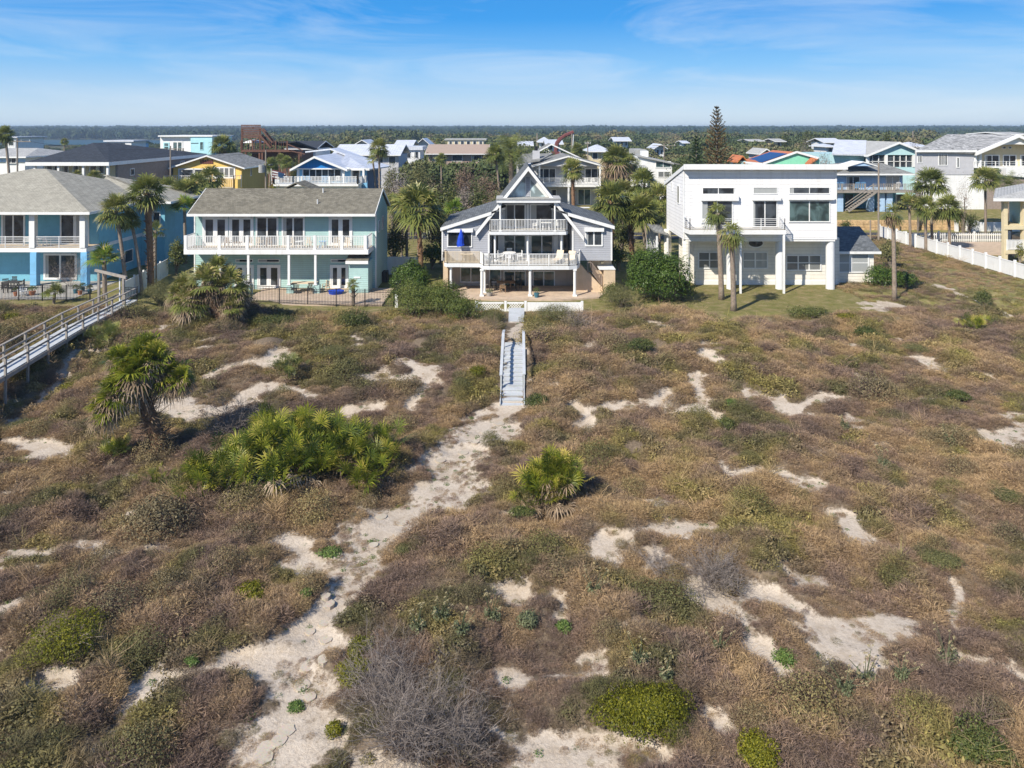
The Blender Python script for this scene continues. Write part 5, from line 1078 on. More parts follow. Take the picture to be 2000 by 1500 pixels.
# deck furniture
for i, a in enumerate([(935, 67.2, 0, 'white chair behind the round deck table'), (860, 66.2, 1.4, 'white chair left of the round deck table'), (925, 65.4, 3.1, 'white chair with its back to the sea at the round deck table'), (1020, 66.2, -1.4, 'white chair right of the round deck table'), (745, 64.7, 2.8, 'white openwork chair in the left deck corner')]):
    mkchair('patio_chair', 'white', a[3], V3(a[1]).x(a[0]), a[1], zf+.015, a[2])
mktable('round_table', 'white', 'round white table on the main deck', V3(66.3).x(935), 66.3, zf+.015, .62, .74)
mktable('side_table', 'black', 'small dark lattice side table in the left deck corner', V3(64.6).x(815), 64.6, zf+.015, .3, .5)
mklounger('beige lounge chair further left on the main deck', V3(65.4).x(1350), 65.3, zf+.015, -.35); mklounger('beige lounge chair at the right end of the main deck', V3(65).x(1450), 64.9, zf+.015, -.35)
ux, uy = V3(65.5).x(522), 65.45; t = thing('patio_umbrella', 'closed royal blue umbrella on the left deck corner', 'umbrella', (ux, uy, zf+.015)); MB().tube([(ux, uy, zf), (ux, uy, zf+3.0)], .025, 6).build('pole', M['trim'], t)
k = V3(65.45); MB().tube([(ux, uy, k.z(870)), (ux-.05, uy, k.z(850)), (ux, uy, k.z(800)), (ux+.04, uy, k.z(750)), (ux, uy, k.z(727))], [.36, .33, .26, .12, .04], 9).build('canopy', M['bluefab'], t)
mktable('dining_table', 'sling', 'patterned cloth table under the blue umbrella', ux+.5, 65.6, zf+.015, .35, .72, 1.6)
mkchair('patio_chair', 'darkfurn', 'dark chair at the far left corner of the deck', V3(65.6).x(400), 65.6, zf+.015, 2.5)
mktable('dining_table', 'teak', 'brown wooden table on the shaded ground patio', V3(66.5).x(905), 66.5, .2, .5, .74, 1.7)
for a in ((795, 66.2, 1.2, 'dark reclining chair left of the brown patio table'), (880, 65.4, 3.0, 'wooden chair in front of the brown patio table'), (1010, 66.6, -1.3, 'dark chair right of the brown patio table'), (930, 67.4, .1, 'dark chair behind the brown patio table')): mkchair('patio_chair', 'teak' if a[0] == 880 else 'darkfurn', a[3], V3(a[1]).x(a[0]), a[1], .2, a[2])
potplant('green plant in a dark blue pot in front of the middle patio column', V3(63.5).x(1165), 63.5, .2, 'potblue', .25, .4)
potplant('small grey-green planter beside the left patio column', V3(63.9).x(762), 64, .2, 'conc', .28, .3, 'sage', .3)
# lattice fence, walkway, grey stair
t = thing('lattice_fence', 'low white fence with lattice panels in front of the grey house', 'fence', (0, 59, .1)); q = View(900, 580, 6.25, 59.0); zb = hz(-2, 59)
for a in (190, 545, 790, 1480): boxp(t, 'post', 'white', q.x(a)-.1, q.x(a)+.1, 58.93, 59.07, zb-.1, q.z(50))
def lattice(x0, x1, z0, z1, y):
    mb = MB(); mb.box(x0, x1, y-.03, y+.03, z1-.14, z1); mb.box(x0, x1, y-.03, y+.03, z0, z0+.16); n = int((x1-x0)/.21); hh = z1-z0-.3
    for i in range(-3, n+3):
        for sg in (-1, 1):
            a = x0+i*.21; b = a+hh*sg*1.0; 
            if min(a, b) < x0 or max(a, b) > x1: continue
            mb.bar((a, y+.008*sg, z0+.15), (b, y+.008*sg, z1-.14), .015, .045)
    return mb
lattice(q.x(212), q.x(522), zb, q.z(62), 59).build('lattice_panel', M['white'], t); gt = lattice(q.x(565), q.x(770), zb, q.z(62), 59).build('gate', M['white'], t)
boxp(t, 'solid_panel', 'white', q.x(812), q.x(1470), 58.98, 59.02, zb, q.z(64))
kind(MB().prism([(PX(994, 58.6), 58.6), (PX(1024, 58.6), 58.6), (PX(1023.5, 54.6), 54.6), (PX(993, 54.6), 54.6)], hz(.3, 56)-.05, hz(.3, 56)+.16, 'z').build('walkway', M['boardpaint']))
t = thing('wooden_stair', 'long pale grey wooden stair with handrails crossing the dune', 'stair', (0.05, 39.8, -.3)); nst = 13; Y0, Y1, Z0, Z1 = 39.8, 46.4, -.28, .95; q0x, q1x = -.68, .72
for i in range(nst):
    f0 = i/nst; ya_, yb_ = Y0+(Y1-Y0)*f0, Y0+(Y1-Y0)*(i+1)/nst; zt = Z0+(Z1-Z0)*(i+1)/nst
    o = MB().box(-.60+.1*f0, .62+.06*f0, ya_+.02, yb_, zt-.05, zt).box(-.60+.1*f0, .62+.06*f0, yb_-.03, yb_, zt, zt+(Z1-Z0)/nst-.052).build('tread', M['boardpaint'], t)
boxp(t, 'landing', 'boardpaint', -.5, .68, 46.42, 47.6, .9, .97)
for sx, bx, txx, ys in ((-1, -.66, -.57, 41.6), (1, .68, .75, 41.7)):
    MB().bar((bx, Y0, Z0+.05), (txx, Y1+.1, Z1+.02), .06, .26).build('stringer', M['boardpaint'], t); zz = lambda y: Z0+(Z1-Z0)*(y-Y0)/(Y1-Y0); bxx = lambda y: bx+(txx-bx)*(y-Y0)/(Y1-Y0)
    MB().bar((bxx(ys), ys-.3, zz(ys)+.9), (txx, 46.5, Z1+.95), .17, .05).bar((txx, 46.5, Z1+.95), (txx+.03, 48.6, Z1+.55), .17, .05).build('handrail', M['boardpaint'], t)
    for yy in (ys, 44.1, 46.45): MB().bar((bxx(yy), yy, zz(yy)-.4), (bxx(yy), yy, zz(yy)+.9), .09).build('post', M['boardpaint'], t)
    MB().bar((txx+.03, 48.5, .6), (txx+.03, 48.5, Z1+.55), .09).build('post', M['boardpaint'], t)
# ------------------------------------------------------------------ boardwalk at the left
t = thing('boardwalk', 'raised grey wooden boardwalk with handrails at the left edge of the dune', 'boardwalk', (-29, 45, 0))
def bw(y): return -28.85-(y-40.5)*.118
def bz_(y): return np.interp(y, [28, 40, 50, 59], [1.15, 1.15, 1.25, .95])
dk = MB(); y = 27.0
while y < 59.3:
    dk.slab([(bw(y)-1.35, y, bz_(y)), (bw(y), y, bz_(y)), (bw(y+.26), y+.26, bz_(y+.26)), (bw(y+.26)-1.35, y+.26, bz_(y+.26))], .05); y += .28
dk.build('deck_boards', M['boardpaint'], t); fr = MB(); hr = MB()
yy = 27.0
while yy < 59:
    y2 = min(59.2, yy+2.3)
    for off in (-1.4, .05):
        fr.bar((bw(yy)+off, yy, bz_(yy)-.18), (bw(y2)+off, y2, bz_(y2)-.18), .06, .24)
        hr.bar((bw(yy)+off, yy, bz_(yy)+1.05), (bw(y2)+off, y2, bz_(y2)+1.05), .15, .05); hr.bar((bw(yy)+off, yy, bz_(yy)+.55), (bw(y2)+off, y2, bz_(y2)+.55), .04, .12)
        MB().bar((bw(yy)+off, yy, min(hz(bw(yy), yy), .9)-.2), (bw(yy)+off, yy, bz_(yy)+1.03), .11).build('post', M['oldwood'], t)
    yy += 2.3
fr.build('beams', M['oldwood'], t); hr.build('handrails', M['oldwood'], t)
t = thing('gate_arch', 'weathered timber arch over the landward end of the boardwalk', 'arch', (PX(208, 59), 59, .5)); a0, a1 = PX(185, 59), PX(233, 57)
MB().bar((a0, 59.6, .2), (a0, 59.6, 3.3), .17).build('post', M['oldwood'], t); MB().bar((a1, 57.6, .2), (a1, 57.6, 3.1), .17).build('post', M['oldwood'], t); MB().bar((a0-.35, 59.7, 3.35), (a1+.3, 57.5, 3.2), .16, .2).build('beam', M['oldwood'], t)
MB().bar((PX(222, 58), 58.9, .5), (PX(222, 58), 58.9, 3.0), .08).build('pole', M['trim'], t)
t = thing('vinyl_wall', 'white vinyl fence running back from the boardwalk gate to the palms', 'fence', (PX(250, 62), 62, 0)); P_ = [(PX(243, 62.5), 62.5), (PX(328, 73.5), 73.5)]
for k in range(5):
    a = Vector(P_[0]).lerp(Vector(P_[1]), k/5); b = Vector(P_[0]).lerp(Vector(P_[1]), (k+1)/5); MB().bar((a.x, a.y, .95), (b.x, b.y, .95), .05, 1.7).build('panel', M['white'], t); MB().bar((a.x, a.y, 0), (a.x, a.y, 1.95), .13).build('post', M['white'], t)
# ------------------------------------------------------------------ white cube house
h = thing('white_house', 'boxy white clapboard house raised on round columns with flat overhanging roof', 'house', (23, 70, 0))
q = V4(67); x0, x1 = q.x(553), q.x(1620); zt, zb = q.z(464), q.z(955)
MB().prism([(67, zb), (67, zt-.1), (74.3, 9.47-.2), (74.3, zb)], x0, x1, 'x').build('wall', M['white_siding'], h)
r = V4(66.4); MB().slab([(x0-.12, 66.3, zt+.42), (r.x(1690), 66.3, zt+.42), (r.x(1690), 75, 9.6), (x0-.12, 75, 9.6)], .36).build('roof', M['white'], h)
boxp(h, 'roof_edge', 'white', x0-.16, r.x(1690)+.04, 66.2, 66.28, zt-.02, zt+.48)
boxp(h, 'corner_trim', 'white', x0-.03, x0+.1, 66.96, 67.1, zb, zt-.15); boxp(h, 'corner_trim', 'white', x1-.1, x1+.03, 66.96, 67.1, zb, zt-.15)
for (a, b, c, d, n, g) in ((688, 903, 637, 597, 2, 'glass'), (1042, 1204, 634, 595, 1, 'glass_c'), (1293, 1568, 633, 595, 2, 'glass')): window(h, q.x(a), q.x(b), q.z(c), q.z(d), 67, n, g, w=.07, name='transom')
for a, b, c, d in ((672, 932, 684, 643), (1028, 1225, 682, 655), (1283, 1597, 678, 655)): boxp(h, 'shutter_box', 'white', q.x(a), q.x(b), 66.65, 66.998, q.z(c), q.z(d))
dz = PZ(449, 65.5)
window(h, q.x(684), q.x(890), dz+.25, q.z(690), 67, 2, 'glass', w=.1, name='balcony_door'); window(h, q.x(1040), q.x(1200), dz+.15, q.z(690), 67, 2, 'glass', w=.1, name='balcony_door'); window(h, q.x(1292), q.x(1568), q.z(828), q.z(690), 67, 2, 'glass_g', w=.1)
e = V4(65.5); pl = [(x0+.02, 66.99), (x0+.05, 66.4), (e.x(596), 65.5), (e.x(1268), 65.5), (e.x(1268), 66.99)]
MB().prism(pl, dz-.42, dz-.02, 'z').build('balcony', M['white'], h); MB().prism([(x*.999+.02, y+.06) if y < 66.9 else (x, y) for x, y in pl], dz-.018, dz+.01, 'z').build('balcony_floor', M['deckwood'], h)
railing(h, [(x, y+.07) for x, y in pl[:1]]+[(pl[1][0]+.06, 66.45), (e.x(600), 65.58), (e.x(1262), 65.58), (e.x(1262), 66.95)], dz, 1.0, horiz=5, post=.06, pe=2.0, m='trim')
cols(h, [e.x(953), e.x(1256)], 65.6, 0, dz-.425, .085, rnd=False)
cols(h, [V4(67.6).x(880), V4(67.6).x(1222), V4(67.3).x(1583)], 67.5, -.1, zb-.003, .40, 'trim', base=0); cols(h, [x0+.35], 67.4, -.1, zb-.003, .38, 'cream_siding'); cols(h, [V4(73).x(452)], 73.6, -.1, zb-.003, .38, 'cream_siding')
boxp(h, 'floor_beam', 'white', x0+.3, x1-.1, 67.05, 74.2, zb-.2, zb-.004)
g = V4(69.3); boxp(h, 'ground_wall', 'cream_siding', g.x(628), g.x(1640), 69.3, 74.0, 0, zb-.21)
MB().prism([(g.x(628), 69.3), (g.x(600), 74.0), (g.x(628), 74.0)], 0, zb-.22, 'z').build('ground_side_wall', M['cream_siding'], h)
boxp(h, 'base_board', 'white', g.x(640), g.x(1625), 69.24, 69.3, .05, .45)
for a, b, n, gl in ((662, 806, 2, 'glass_b'), (972, 1133, 2, 'glass_c'), (1275, 1505, 3, 'glass_b')): window(h, g.x(a), g.x(b), g.z(1152 if n == 2 else 1166), g.z(1048 if n == 2 else 1070), 69.3, n, gl, w=.12, rows=2)
ox, oz = g.x(1055), g.z(980); mb = MB(); n = 20
def ell(a, b): return [(ox+a*math.cos(6.283*k/n), oz+b*math.sin(6.283*k/n)) for k in range(n)]
f = MB().prism(ell(.82, .50), 69.22, 69.3).build('oval_window', M['white'], h); MB().prism(ell(.68, .37), 69.19, 69.225).build('pane', M['glass'], f)
winx(h, 68.6, 69.3, 8.0, 9.6, x0, -1); winx(h, 71.6, 71.9, 9.0, 9.7, x0, -1)
# annex
an = V4(70.2); ax0, ax1 = x1-.9, an.x(1880); ze = an.z(1035)
boxp(h, 'annex_wall', 'cream_siding', ax0, ax1, 70.2, 76.8, 0, ze-.05); hip(h, ax0-.5, an.x(1915), 69.8, 77.4, ze, PZ(442, 73.6), 'roof_slate', ax0+.2, PX(1679, 73.6), 73.6, 73.6, name='annex_roof')
for a, b in ((1640, 1708), (1728, 1838)): window(h, an.x(a), an.x(b), an.z(1180), an.z(1058), 70.2, 1, 'glass_c', w=.12, rows=2)
t = thing('carport', 'low flat roofed lean-to at the left of the white house', 'shed', (V4(74).x(390), 75, 0)); c = V4(74); MB().slab([(c.x(325), 72.5, c.z(880)), (c.x(430), 72.5, c.z(905)), (c.x(430), 78, c.z(905)+.4), (c.x(325), 78, c.z(880)+.4)], .15).build('roof', M['roof_grey'], t)
for a in (352, 425): boxp(t, 'post', 'trim', c.x(a)-.08, c.x(a)+.08, 72.8, 72.96, 0, c.z(920))
boxp(t, 'back_wall', 'greywall', c.x(340), c.x(428), 77.5, 77.6, 0, c.z(905))
mkchair('patio_chair', 'white', 'white chair on the left of the white house balcony', V4(66.2).x(700), 66.2, dz+.01, 2.8)
mktable('patio_table', 'darkfurn', 'low dark table on the white house balcony', V4(66.2).x(800), 66.2, dz+.01, .35, .5)
mktable('patio_table', 'bluechair', 'bluish table under the lean-to of the white house', V4(74).x(360), 74, .05, .8, 1.0)
# ------------------------------------------------------------------ blue hip roofed house, left edge
h = thing('blue_house', 'bright blue two storey house with pale hip roof and white balcony rails', 'house', (-50, 76, 0)); q = V1(70.8)
XR = PX(184, 70); boxp(h, 'wall', 'blue', -66, XR, 70.8, 86, 0, 6.9); D0 = 68.6; ze = 7.22
hip(h, -68, -40.1, 68, 88, ze, 10.75, 'roof_beige', -52.4, -50.9, 78.3, 78.3)
dz = PZ(484, D0)
boxp(h, 'balcony', 'white', -68, PX(168.5, D0), D0, 70.79, dz-.42, dz-.02); boxp(h, 'balcony_floor', 'tandeck', -68, PX(168, D0), D0+.05, 70.79, dz-.018, dz+.01)
railing(h, [(-64, D0+.08), (PX(167, D0), D0+.08)], dz, 1.05, horiz=6, m='trim', post=.06, pe=2.6); 
e = V1(D0+.15); cols(h, [e.x(258), e.x(652)], D0+.2, dz, 7.0, .26, rnd=False); cols(h, [e.x(272), e.x(665)], D0+.2, -.02, dz-.43, .3, 'blue_l', rnd=False)
for a, b in ((25, 185), (-330, -170)): window(h, q.x(a), q.x(b), dz+.1, q.z(762), 70.8, 2, 'glass', w=.16, name='balcony_door')
window(h, q.x(482), q.x(576), dz+.1, q.z(762), 70.8, 1, 'glass', w=.14, name='balcony_door'); window(h, q.x(598), q.x(690), dz+.1, q.z(762), 70.8, 1, 'glass', w=.1)
window(h, q.x(358), q.x(586), q.z(1248), q.z(1075), 70.8, 2, 'glass', w=.2, name='patio_door')
winx(h, 74.5, 76.5, 4.6, 6.0, XR, 1, n=2); winx(h, 75.5, 77, 1.0, 2.2, XR, 1); boxp(h, 'band', 'trim', XR+.003, XR+.06, 70.9, 86, 3.3, 3.65)
# rear wing
WX0, WX1, WY = XR-.3, PX(322, 79), 79.0
boxp(h, 'wing_wall', 'blue', WX0, WX1, WY, 88, 0, 6.9); hip(h, -47, PX(334, 78), 77.9, 89, ze-.02, 9.75, 'roof_beige', -47, PX(200, 83.4), 83.4, 83.4, name='wing_roof')
window(h, PX(300, WY), PX(312, WY), 4.6, 5.9, WY, 1, 'glass', w=.1); boxp(h, 'wing_band', 'trim', WX0+.4, WX1+.02, WY-.05, WY, 3.2, 3.5)
kind(MB().box(-66, PX(176, 66), 63.2, 70.7, -.05, .1).build('patio', M['conc']))
t = V1(69.5)
for a, l, rz in ((205, 'white chair at the left side of the blue house balcony', 3.5), (360, 'pale green chair right of the balcony table on the blue house', 2.8)): mkchair('patio_chair', 'white', l, t.x(a), 69.6, dz+.01, rz)
mktable('patio_table', 'white', 'white table on the blue house balcony', t.x(305), 69.5, dz+.01, .45, .74)
for a, y, l, rz in ((40, 67.2, 'dark patio chair at the left edge by the blue house', .5), (165, 67.0, 'dark patio chair beside the blue column', -1.2), (100, 68.2, 'dark patio chair behind the dark table', 0), (60, 65.8, 'dark chair in front of the dark table', 3)): mkchair('patio_chair', 'darkfurn', l, V1(y).x(a), y, .1, rz)
mktable('dining_table', 'darkfurn', 'dark patio table in the shade of the blue house', V1(67).x(100), 67, .1, .5, .74, 1.5)
for a in ((125, 64.5, 'terracotta pot with a small plant at the left patio edge', 'pot'), (250, 64.8, 'wide terracotta pot with golden grass by the patio', 'pot'), (590, 65.5, 'blue glazed pot left of the arch', 'potblue'), (625, 65, 'terracotta pot left of the timber arch', 'pot'), (645, 66.4, 'tall teal pot by the blue column foot', 'potblue'), (700, 65.5, 'second teal pot between arch and column', 'potblue')): potplant(a[2], V1(a[1]).x(a[0]), a[1], .1, a[3], .3 if a[0] == 250 else .22, .35, 'palmbright' if a[0] == 250 else 'bush')
mkchair('patio_chair', 'trim', 'grey low chair on the blue house patio edge', V1(64.4).x(175), 64.4, .1, 1.2)
# ------------------------------------------------------------------ green house at the right edge
h = thing('green_house', 'sea green house with grey roof and cream corner posts at the right edge', 'house', (60, 82, 0))
ze = PZ(387, 80); P1 = [(PX(1971, 84.5), 84.5), (PX(1994, 82), 82.0), (69, 82.0), (69, 91), (66, 91)]; RP = [(PX(1940, 80), 80), (73, 80), (73, 93), (PX(1944, 93), 93)]
MB().prism(P1, PZ(450, 82), ze-.05, 'z').build('wall', M['mint'], h); MB().prism([(x+.4, y+.1) for x, y in P1], -.3, PZ(465, 82), 'z').build('lower_wall', M['stucco'], h)
MB().add([(x, y, ze) for x, y in RP]+[(71, 87, ze+2.6)], [(0, 1, 4), (1, 2, 4), (2, 3, 4), (3, 0, 4)]).build('roof', M['roof_pale'], h); MB().prism(RP, ze-.35, ze-.01, 'z').build('eave', M['white'], h)
cols(h, [PX(1962, 81)], 81, -.3, ze-.36, .22, 'cream', rnd=False); cols(h, [PX(1999, 81)], 81, -.3, ze-.36, .22, 'cream', rnd=False)
z1 = PZ(440, 81); z2 = PZ(488, 81); MB().prism([(PX(1958, 81), 80.7), (72, 80.7), (72, 82.2), (PX(1966, 84.6), 84.6)], z1-.45, z1, 'z').build('porch_floor', M['cream'], h); MB().prism([(PX(1960, 81), 80.7), (72, 80.7), (72, 82.0), (PX(1966, 83), 83)], z2-.4, z2, 'z').build('lower_floor', M['cream'], h)
railing(h, [(PX(1964, 81), 80.8), (72, 80.8)], z2, 1.15, .15, bw=.07, post=.12, pe=3); MB().prism([(PX(1959, 81), 81.3), (PX(1969, 84), 84), (PX(1971, 84), 84.1), (PX(1961, 81), 81.3)], z1, z1+1.0, 'z').build('side_rail', M['sling'], h)
# ------------------------------------------------------------------ second row of houses
def ground_at(x, y): return hz(x, y)-.1
def deckhouse(): pass
# grey gabled house behind the A-frame
D = 118; q = V3(D); zg = ground_at(8, 118); h = thing('grey_gable_house', 'light grey house with broad gable, chimney and long white balcony rail behind the A-frame', 'house', (8, D+5, zg))
xl, xr = q.x(1000), q.x(1700); w0, w1 = q.x(1165), q.x(1700); ze = q.z(195); boxp(h, 'wall', 'greywall', w0, w1, D+3, D+14, zg, ze); boxp(h, 'left_wing', 'greywall', xl, w0, D+4.2, D+14, zg, ze-.1)
MB().prism([(q.x(1150), ze-.003), (q.x(1715), ze-.003), (q.x(1435), q.z(122))], D+.6, D+13).build('gable_wall', M['greywall'], h)
gableY(h, q.x(1130), q.x(1748), q.z(192), q.z(106), D, D+15, 'roof_grey', xc=q.x(1435)); MB().slab([(q.x(978), D+3, q.z(180)), (q.x(1200), D+3, q.z(150)), (q.x(1330), D+9, q.z(100)), (q.x(1050), D+9, q.z(105))], .2).build('left_roof', M['roof_grey'], h)
k = V3(D+16); gableY(h, k.x(1030), k.x(1600), k.z(150), k.z(0)-.1, D+16, D+26, 'roof_grey', xc=k.x(1290)); boxp(h, 'rear_wall', 'greywall', k.x(1060), k.x(1580), D+16.5, D+25, zg, k.z(150))
c = V3(D+5); ch = boxp(h, 'chimney', 'greywall', c.x(1132), c.x(1192), D+5, D+6, q.z(200), c.z(62)); MB().tube([(c.x(1162), D+5.5, c.z(62)), (c.x(1162), D+5.5, c.z(25))], .3, 10).build('chimney_pot', M['black'], ch)
dz = q.z(352); boxp(h, 'balcony', 'white', q.x(1185), q.x(1712), D, D+3, dz-.35, dz); railing(h, [(q.x(1190), D+.1), (q.x(1705), D+.1)], dz, 1.15, .16, bw=.06, post=.15, pe=5)
cols(h, [q.x(1190), q.x(1437), q.x(1705)], D+.2, zg, ze, .14, rnd=False)
r = V3(D+3); window(h, r.x(1172), r.x(1322), dz+.2, r.z(218), D+3, 3, 'glass', w=.12, name='balcony_door'); window(h, r.x(1580), r.x(1680), dz+.2, r.z(218), D+3, 2, 'glass', w=.12, name='balcony_door'); window(h, r.x(1520), r.x(1620), zg+.3, r.z(392), D+3, 2, 'glass_g', w=.12, name='patio_door'); window(h, r.x(1290), r.x(1330), zg+.3, r.z(395), D+3, 1, 'glass', w=.1, name='patio_door')
for a in ((1540, 'white chair left of three on the balcony behind the A-frame'), (1590, 'white middle chair on the balcony behind the A-frame'), (1645, 'white chair nearest the right post of that far balcony')): mkchair('patio_chair', 'white', a[1], q.x(a[0]), D+1, dz, 3.1, s=1.2)
mktable('picnic_table', 'white', 'white picnic table on the ground behind the A-frame house', V3(112).x(1570), 113, hz(6, 113), .6, .8, 1.6)
# yellow house
D = 118; q = View(300, 240, 5.556, D); zg = hz(-50, 118)-.2; h = thing('yellow_house', 'yellow gabled house with grey roof and metal ornament on the gable', 'house', (-50, D, zg)); x0, x1 = q.x(213), q.x(953); ze = q.z(478)
MB().prism([(x0, zg), (x1, zg), (x1, ze), (q.x(590), q.z(362)), (x0, q.z(470))], D, D+.4).build('front_wall', M['yellow'], h); boxp(h, 'side_wall', 'olive', x0+.05, x1-.003, D+.41, D+13, zg, ze-.05)  # side wall takes the yellow siding copy darkened as if in shade
gableY(h, x0-.5, x1+.7, q.z(486), q.z(350), D-.6, D+13.5, 'roof_grey', xc=q.x(590))
window(h, q.x(282), q.x(428), q.z(598), q.z(508), D, 1, 'glass', w=.22); window(h, q.x(450), q.x(612), q.z(598), q.z(508), D, 1, 'glass', w=.22); window(h, q.x(662), q.x(872), q.z(588), q.z(492), D, 4, 'glass_b', w=.22)
orn = MB()
for i in range(6): a = q.x(515)+i*(q.x(638)-q.x(515))/5; orn.box(a-.1, a+.1, D-.12, D-.02, q.z(442), q.z(405)+.15*(i % 2)); 
orn.box(q.x(510), q.x(642), D-.11, D-.03, q.z(440), q.z(430)).box(q.x(510), q.x(642), D-.115, D-.035, q.z(418), q.z(412)).build('gable_ornament', M['rust'], h)
dk = q.z(600); boxp(h, 'lower_wall', 'yellow', q.x(720), x1-.01, D-1.6, D-.01, zg, dk-.1); railing(h, [(q.x(-10), D-1.7), (q.x(912), D-1.7), (q.x(955), D-.2)], q.z(698), 2.0, .3, m='trim', bw=.04, post=.1, pe=3)
boxp(h, 'side_deck', 'oldwood', q.x(20), x0-.01, D+.5, D+4, q.z(595)-.2, q.z(595)); railing(h, [(q.x(25), D+.6), (x0-.1, D+.6)], q.z(595), 2.0, .25, m='trim', bw=.05, post=.1); winx(h, D+4, D+4.5, q.z(590), q.z(500), x1, 1); winx(h, D+8, D+8.4, q.z(530), q.z(490), x1, 1)
# cobalt blue house with white roof
D = 112; q = V2(D); zg = hz(-30, 112)-.2; h = thing('cobalt_house', 'white roofed house with cobalt blue gable and white deck rail', 'house', (-28, D, zg)); x0, x1 = q.x(880), q.x(1450)
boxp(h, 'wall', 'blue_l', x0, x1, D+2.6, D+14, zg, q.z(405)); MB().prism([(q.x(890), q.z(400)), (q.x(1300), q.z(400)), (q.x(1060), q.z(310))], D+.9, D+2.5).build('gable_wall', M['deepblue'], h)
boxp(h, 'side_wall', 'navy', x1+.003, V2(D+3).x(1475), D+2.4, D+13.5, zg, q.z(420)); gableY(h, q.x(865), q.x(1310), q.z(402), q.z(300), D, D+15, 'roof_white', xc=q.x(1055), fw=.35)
MB().slab([(q.x(1240), D+1.2, q.z(385)), (q.x(1475), D+1.2, q.z(405)), (q.x(1475)+1.2, D+14, q.z(405)-.15), (q.x(1140), D+14, q.z(300))], .2).build('side_roof', M['roof_white'], h); boxp(h, 'side_fascia', 'white', q.x(1290), q.x(1475), D+1.1, D+1.19, q.z(415), q.z(398))
k = V2(D+14); MB().slab([(k.x(985), D+14, k.z(262)), (k.x(1180), D+14, k.z(240)), (k.x(1560), D+14, k.z(375)), (k.x(1560), D+20, k.z(375)), (k.x(1180), D+20, k.z(240)), (k.x(985), D+20, k.z(262))], .25).build('upper_roof', M['roof_white'], h); boxp(h, 'rear_wall', 'white', k.x(1010), k.x(1450), D+14.6, D+19.5, zg, k.z(395))
boxp(h, 'header', 'white', q.x(880), q.x(1320), D+.8, D+.95, q.z(406), q.z(396))
r = V2(D+2.6); window(h, r.x(970), r.x(1262), q.z(512)+.3, r.z(405), D+2.6, 6, 'glass', w=.15, name='patio_door'); window(h, r.x(1350), r.x(1405), r.z(470), r.z(405), D+2.6, 1, 'glass', w=.2)
for a in (915, 1272, 1430): cols(h, [q.x(a)], D+1.0, q.z(515), q.z(400), .16, rnd=False)
dz = q.z(515); boxp(h, 'deck', 'white', q.x(745), q.x(1405), D-.6, D+2.5, dz-.35, dz); railing(h, [(q.x(748), D+2), (q.x(748), D-.5), (q.x(1400), D-.5), (q.x(1440), D+2)], dz, 1.15, .22, bw=.09, post=.22, pe=4)
boxp(h, 'under_wall', 'white', q.x(760), q.x(1400), D, D+2.4, zg, dz-.36)
for i, a in enumerate([(820, 'white'), (960, 'bluechair'), (1000, 'bluechair'), (1120, 'bluechair'), (1145, 'bluechair'), (1235, 'white')]): mkchair('patio_chair', a[1], ['white chair at the left end of the cobalt house deck', 'blue chair first from the left on the cobalt house deck', 'blue chair second from the left on the cobalt house deck', 'blue chair third from the left on the cobalt house deck', 'blue chair fourth from the left on the cobalt house deck', 'white chair near the right post of the cobalt house deck'][i], q.x(a[0]), D+.8, dz, 3.1, s=1.25)
fl = thing('flag', 'striped red and blue flag hanging by the cobalt house deck', 'flag', (q.x(740), D, dz)); MB().bar((q.x(735), D-.6, dz), (q.x(728), D-.6, q.z(395)), .07).build('pole', M['white'], fl)
nst = 7
for i in range(nst): z1_ = q.z(402)-i*.2; MB().slab([(q.x(738), D-.65, z1_), (q.x(825)+.1*i, D-.2, z1_-.5), (q.x(825)+.1*i, D-.15, z1_-.5), (q.x(738), D-.6, z1_)], .19).build('stripe', M['rust'] if i % 2 == 0 else M['white'], fl)
MB().slab([(q.x(785), D-.75, q.z(405)-.3), (q.x(828), D-.5, q.z(405)-.6), (q.x(828), D-.45, q.z(405)-.6), (q.x(785), D-.7, q.z(405)-.3)], .75).build('canton', M['navy'], fl)
# dark roofed house
D = 100; q = V1(D); zg = hz(-70, 100)-.2; h = thing('dark_roof_house', 'tan brick house with large charcoal hip roof and white porch posts', 'house', (-66, D, zg)); xr = q.x(850); XL = q.x(200)
boxp(h, 'wall', 'cream', q.x(330), xr-.5, D+2.5, D+17, zg, q.z(356)); boxp(h, 'brick_side', 'taupe', xr-.49, xr-.2, D+2.6, D+30, zg, q.z(352)); boxp(h, 'blue_part', 'paleblue', XL+.5, q.x(329), D+3, D+14, zg, q.z(356))
hip(h, XL, xr, D, D+32, q.z(347), PZ(279, D+14), 'roof_dark', PX(167, D+12), PX(212, D+17), D+14, D+17, fw=.5)
cols(h, [q.x(258), q.x(445), q.x(640), q.x(830)], D+.4, zg, q.z(357), .15, rnd=False); r = V1(D+2.5)
for a, b in ((352, 408), (428, 470), (488, 532), (575, 612), (705, 752), (770, 812)): window(h, r.x(a), r.x(b), r.z(432), r.z(375), D+2.5, 1, 'glass', w=.12)
winx(h, D+6, D+7, q.z(470), q.z(420), xr-.2, 1); winx(h, D+22, D+23.4, q.z(450), q.z(400), xr-.2, 1)
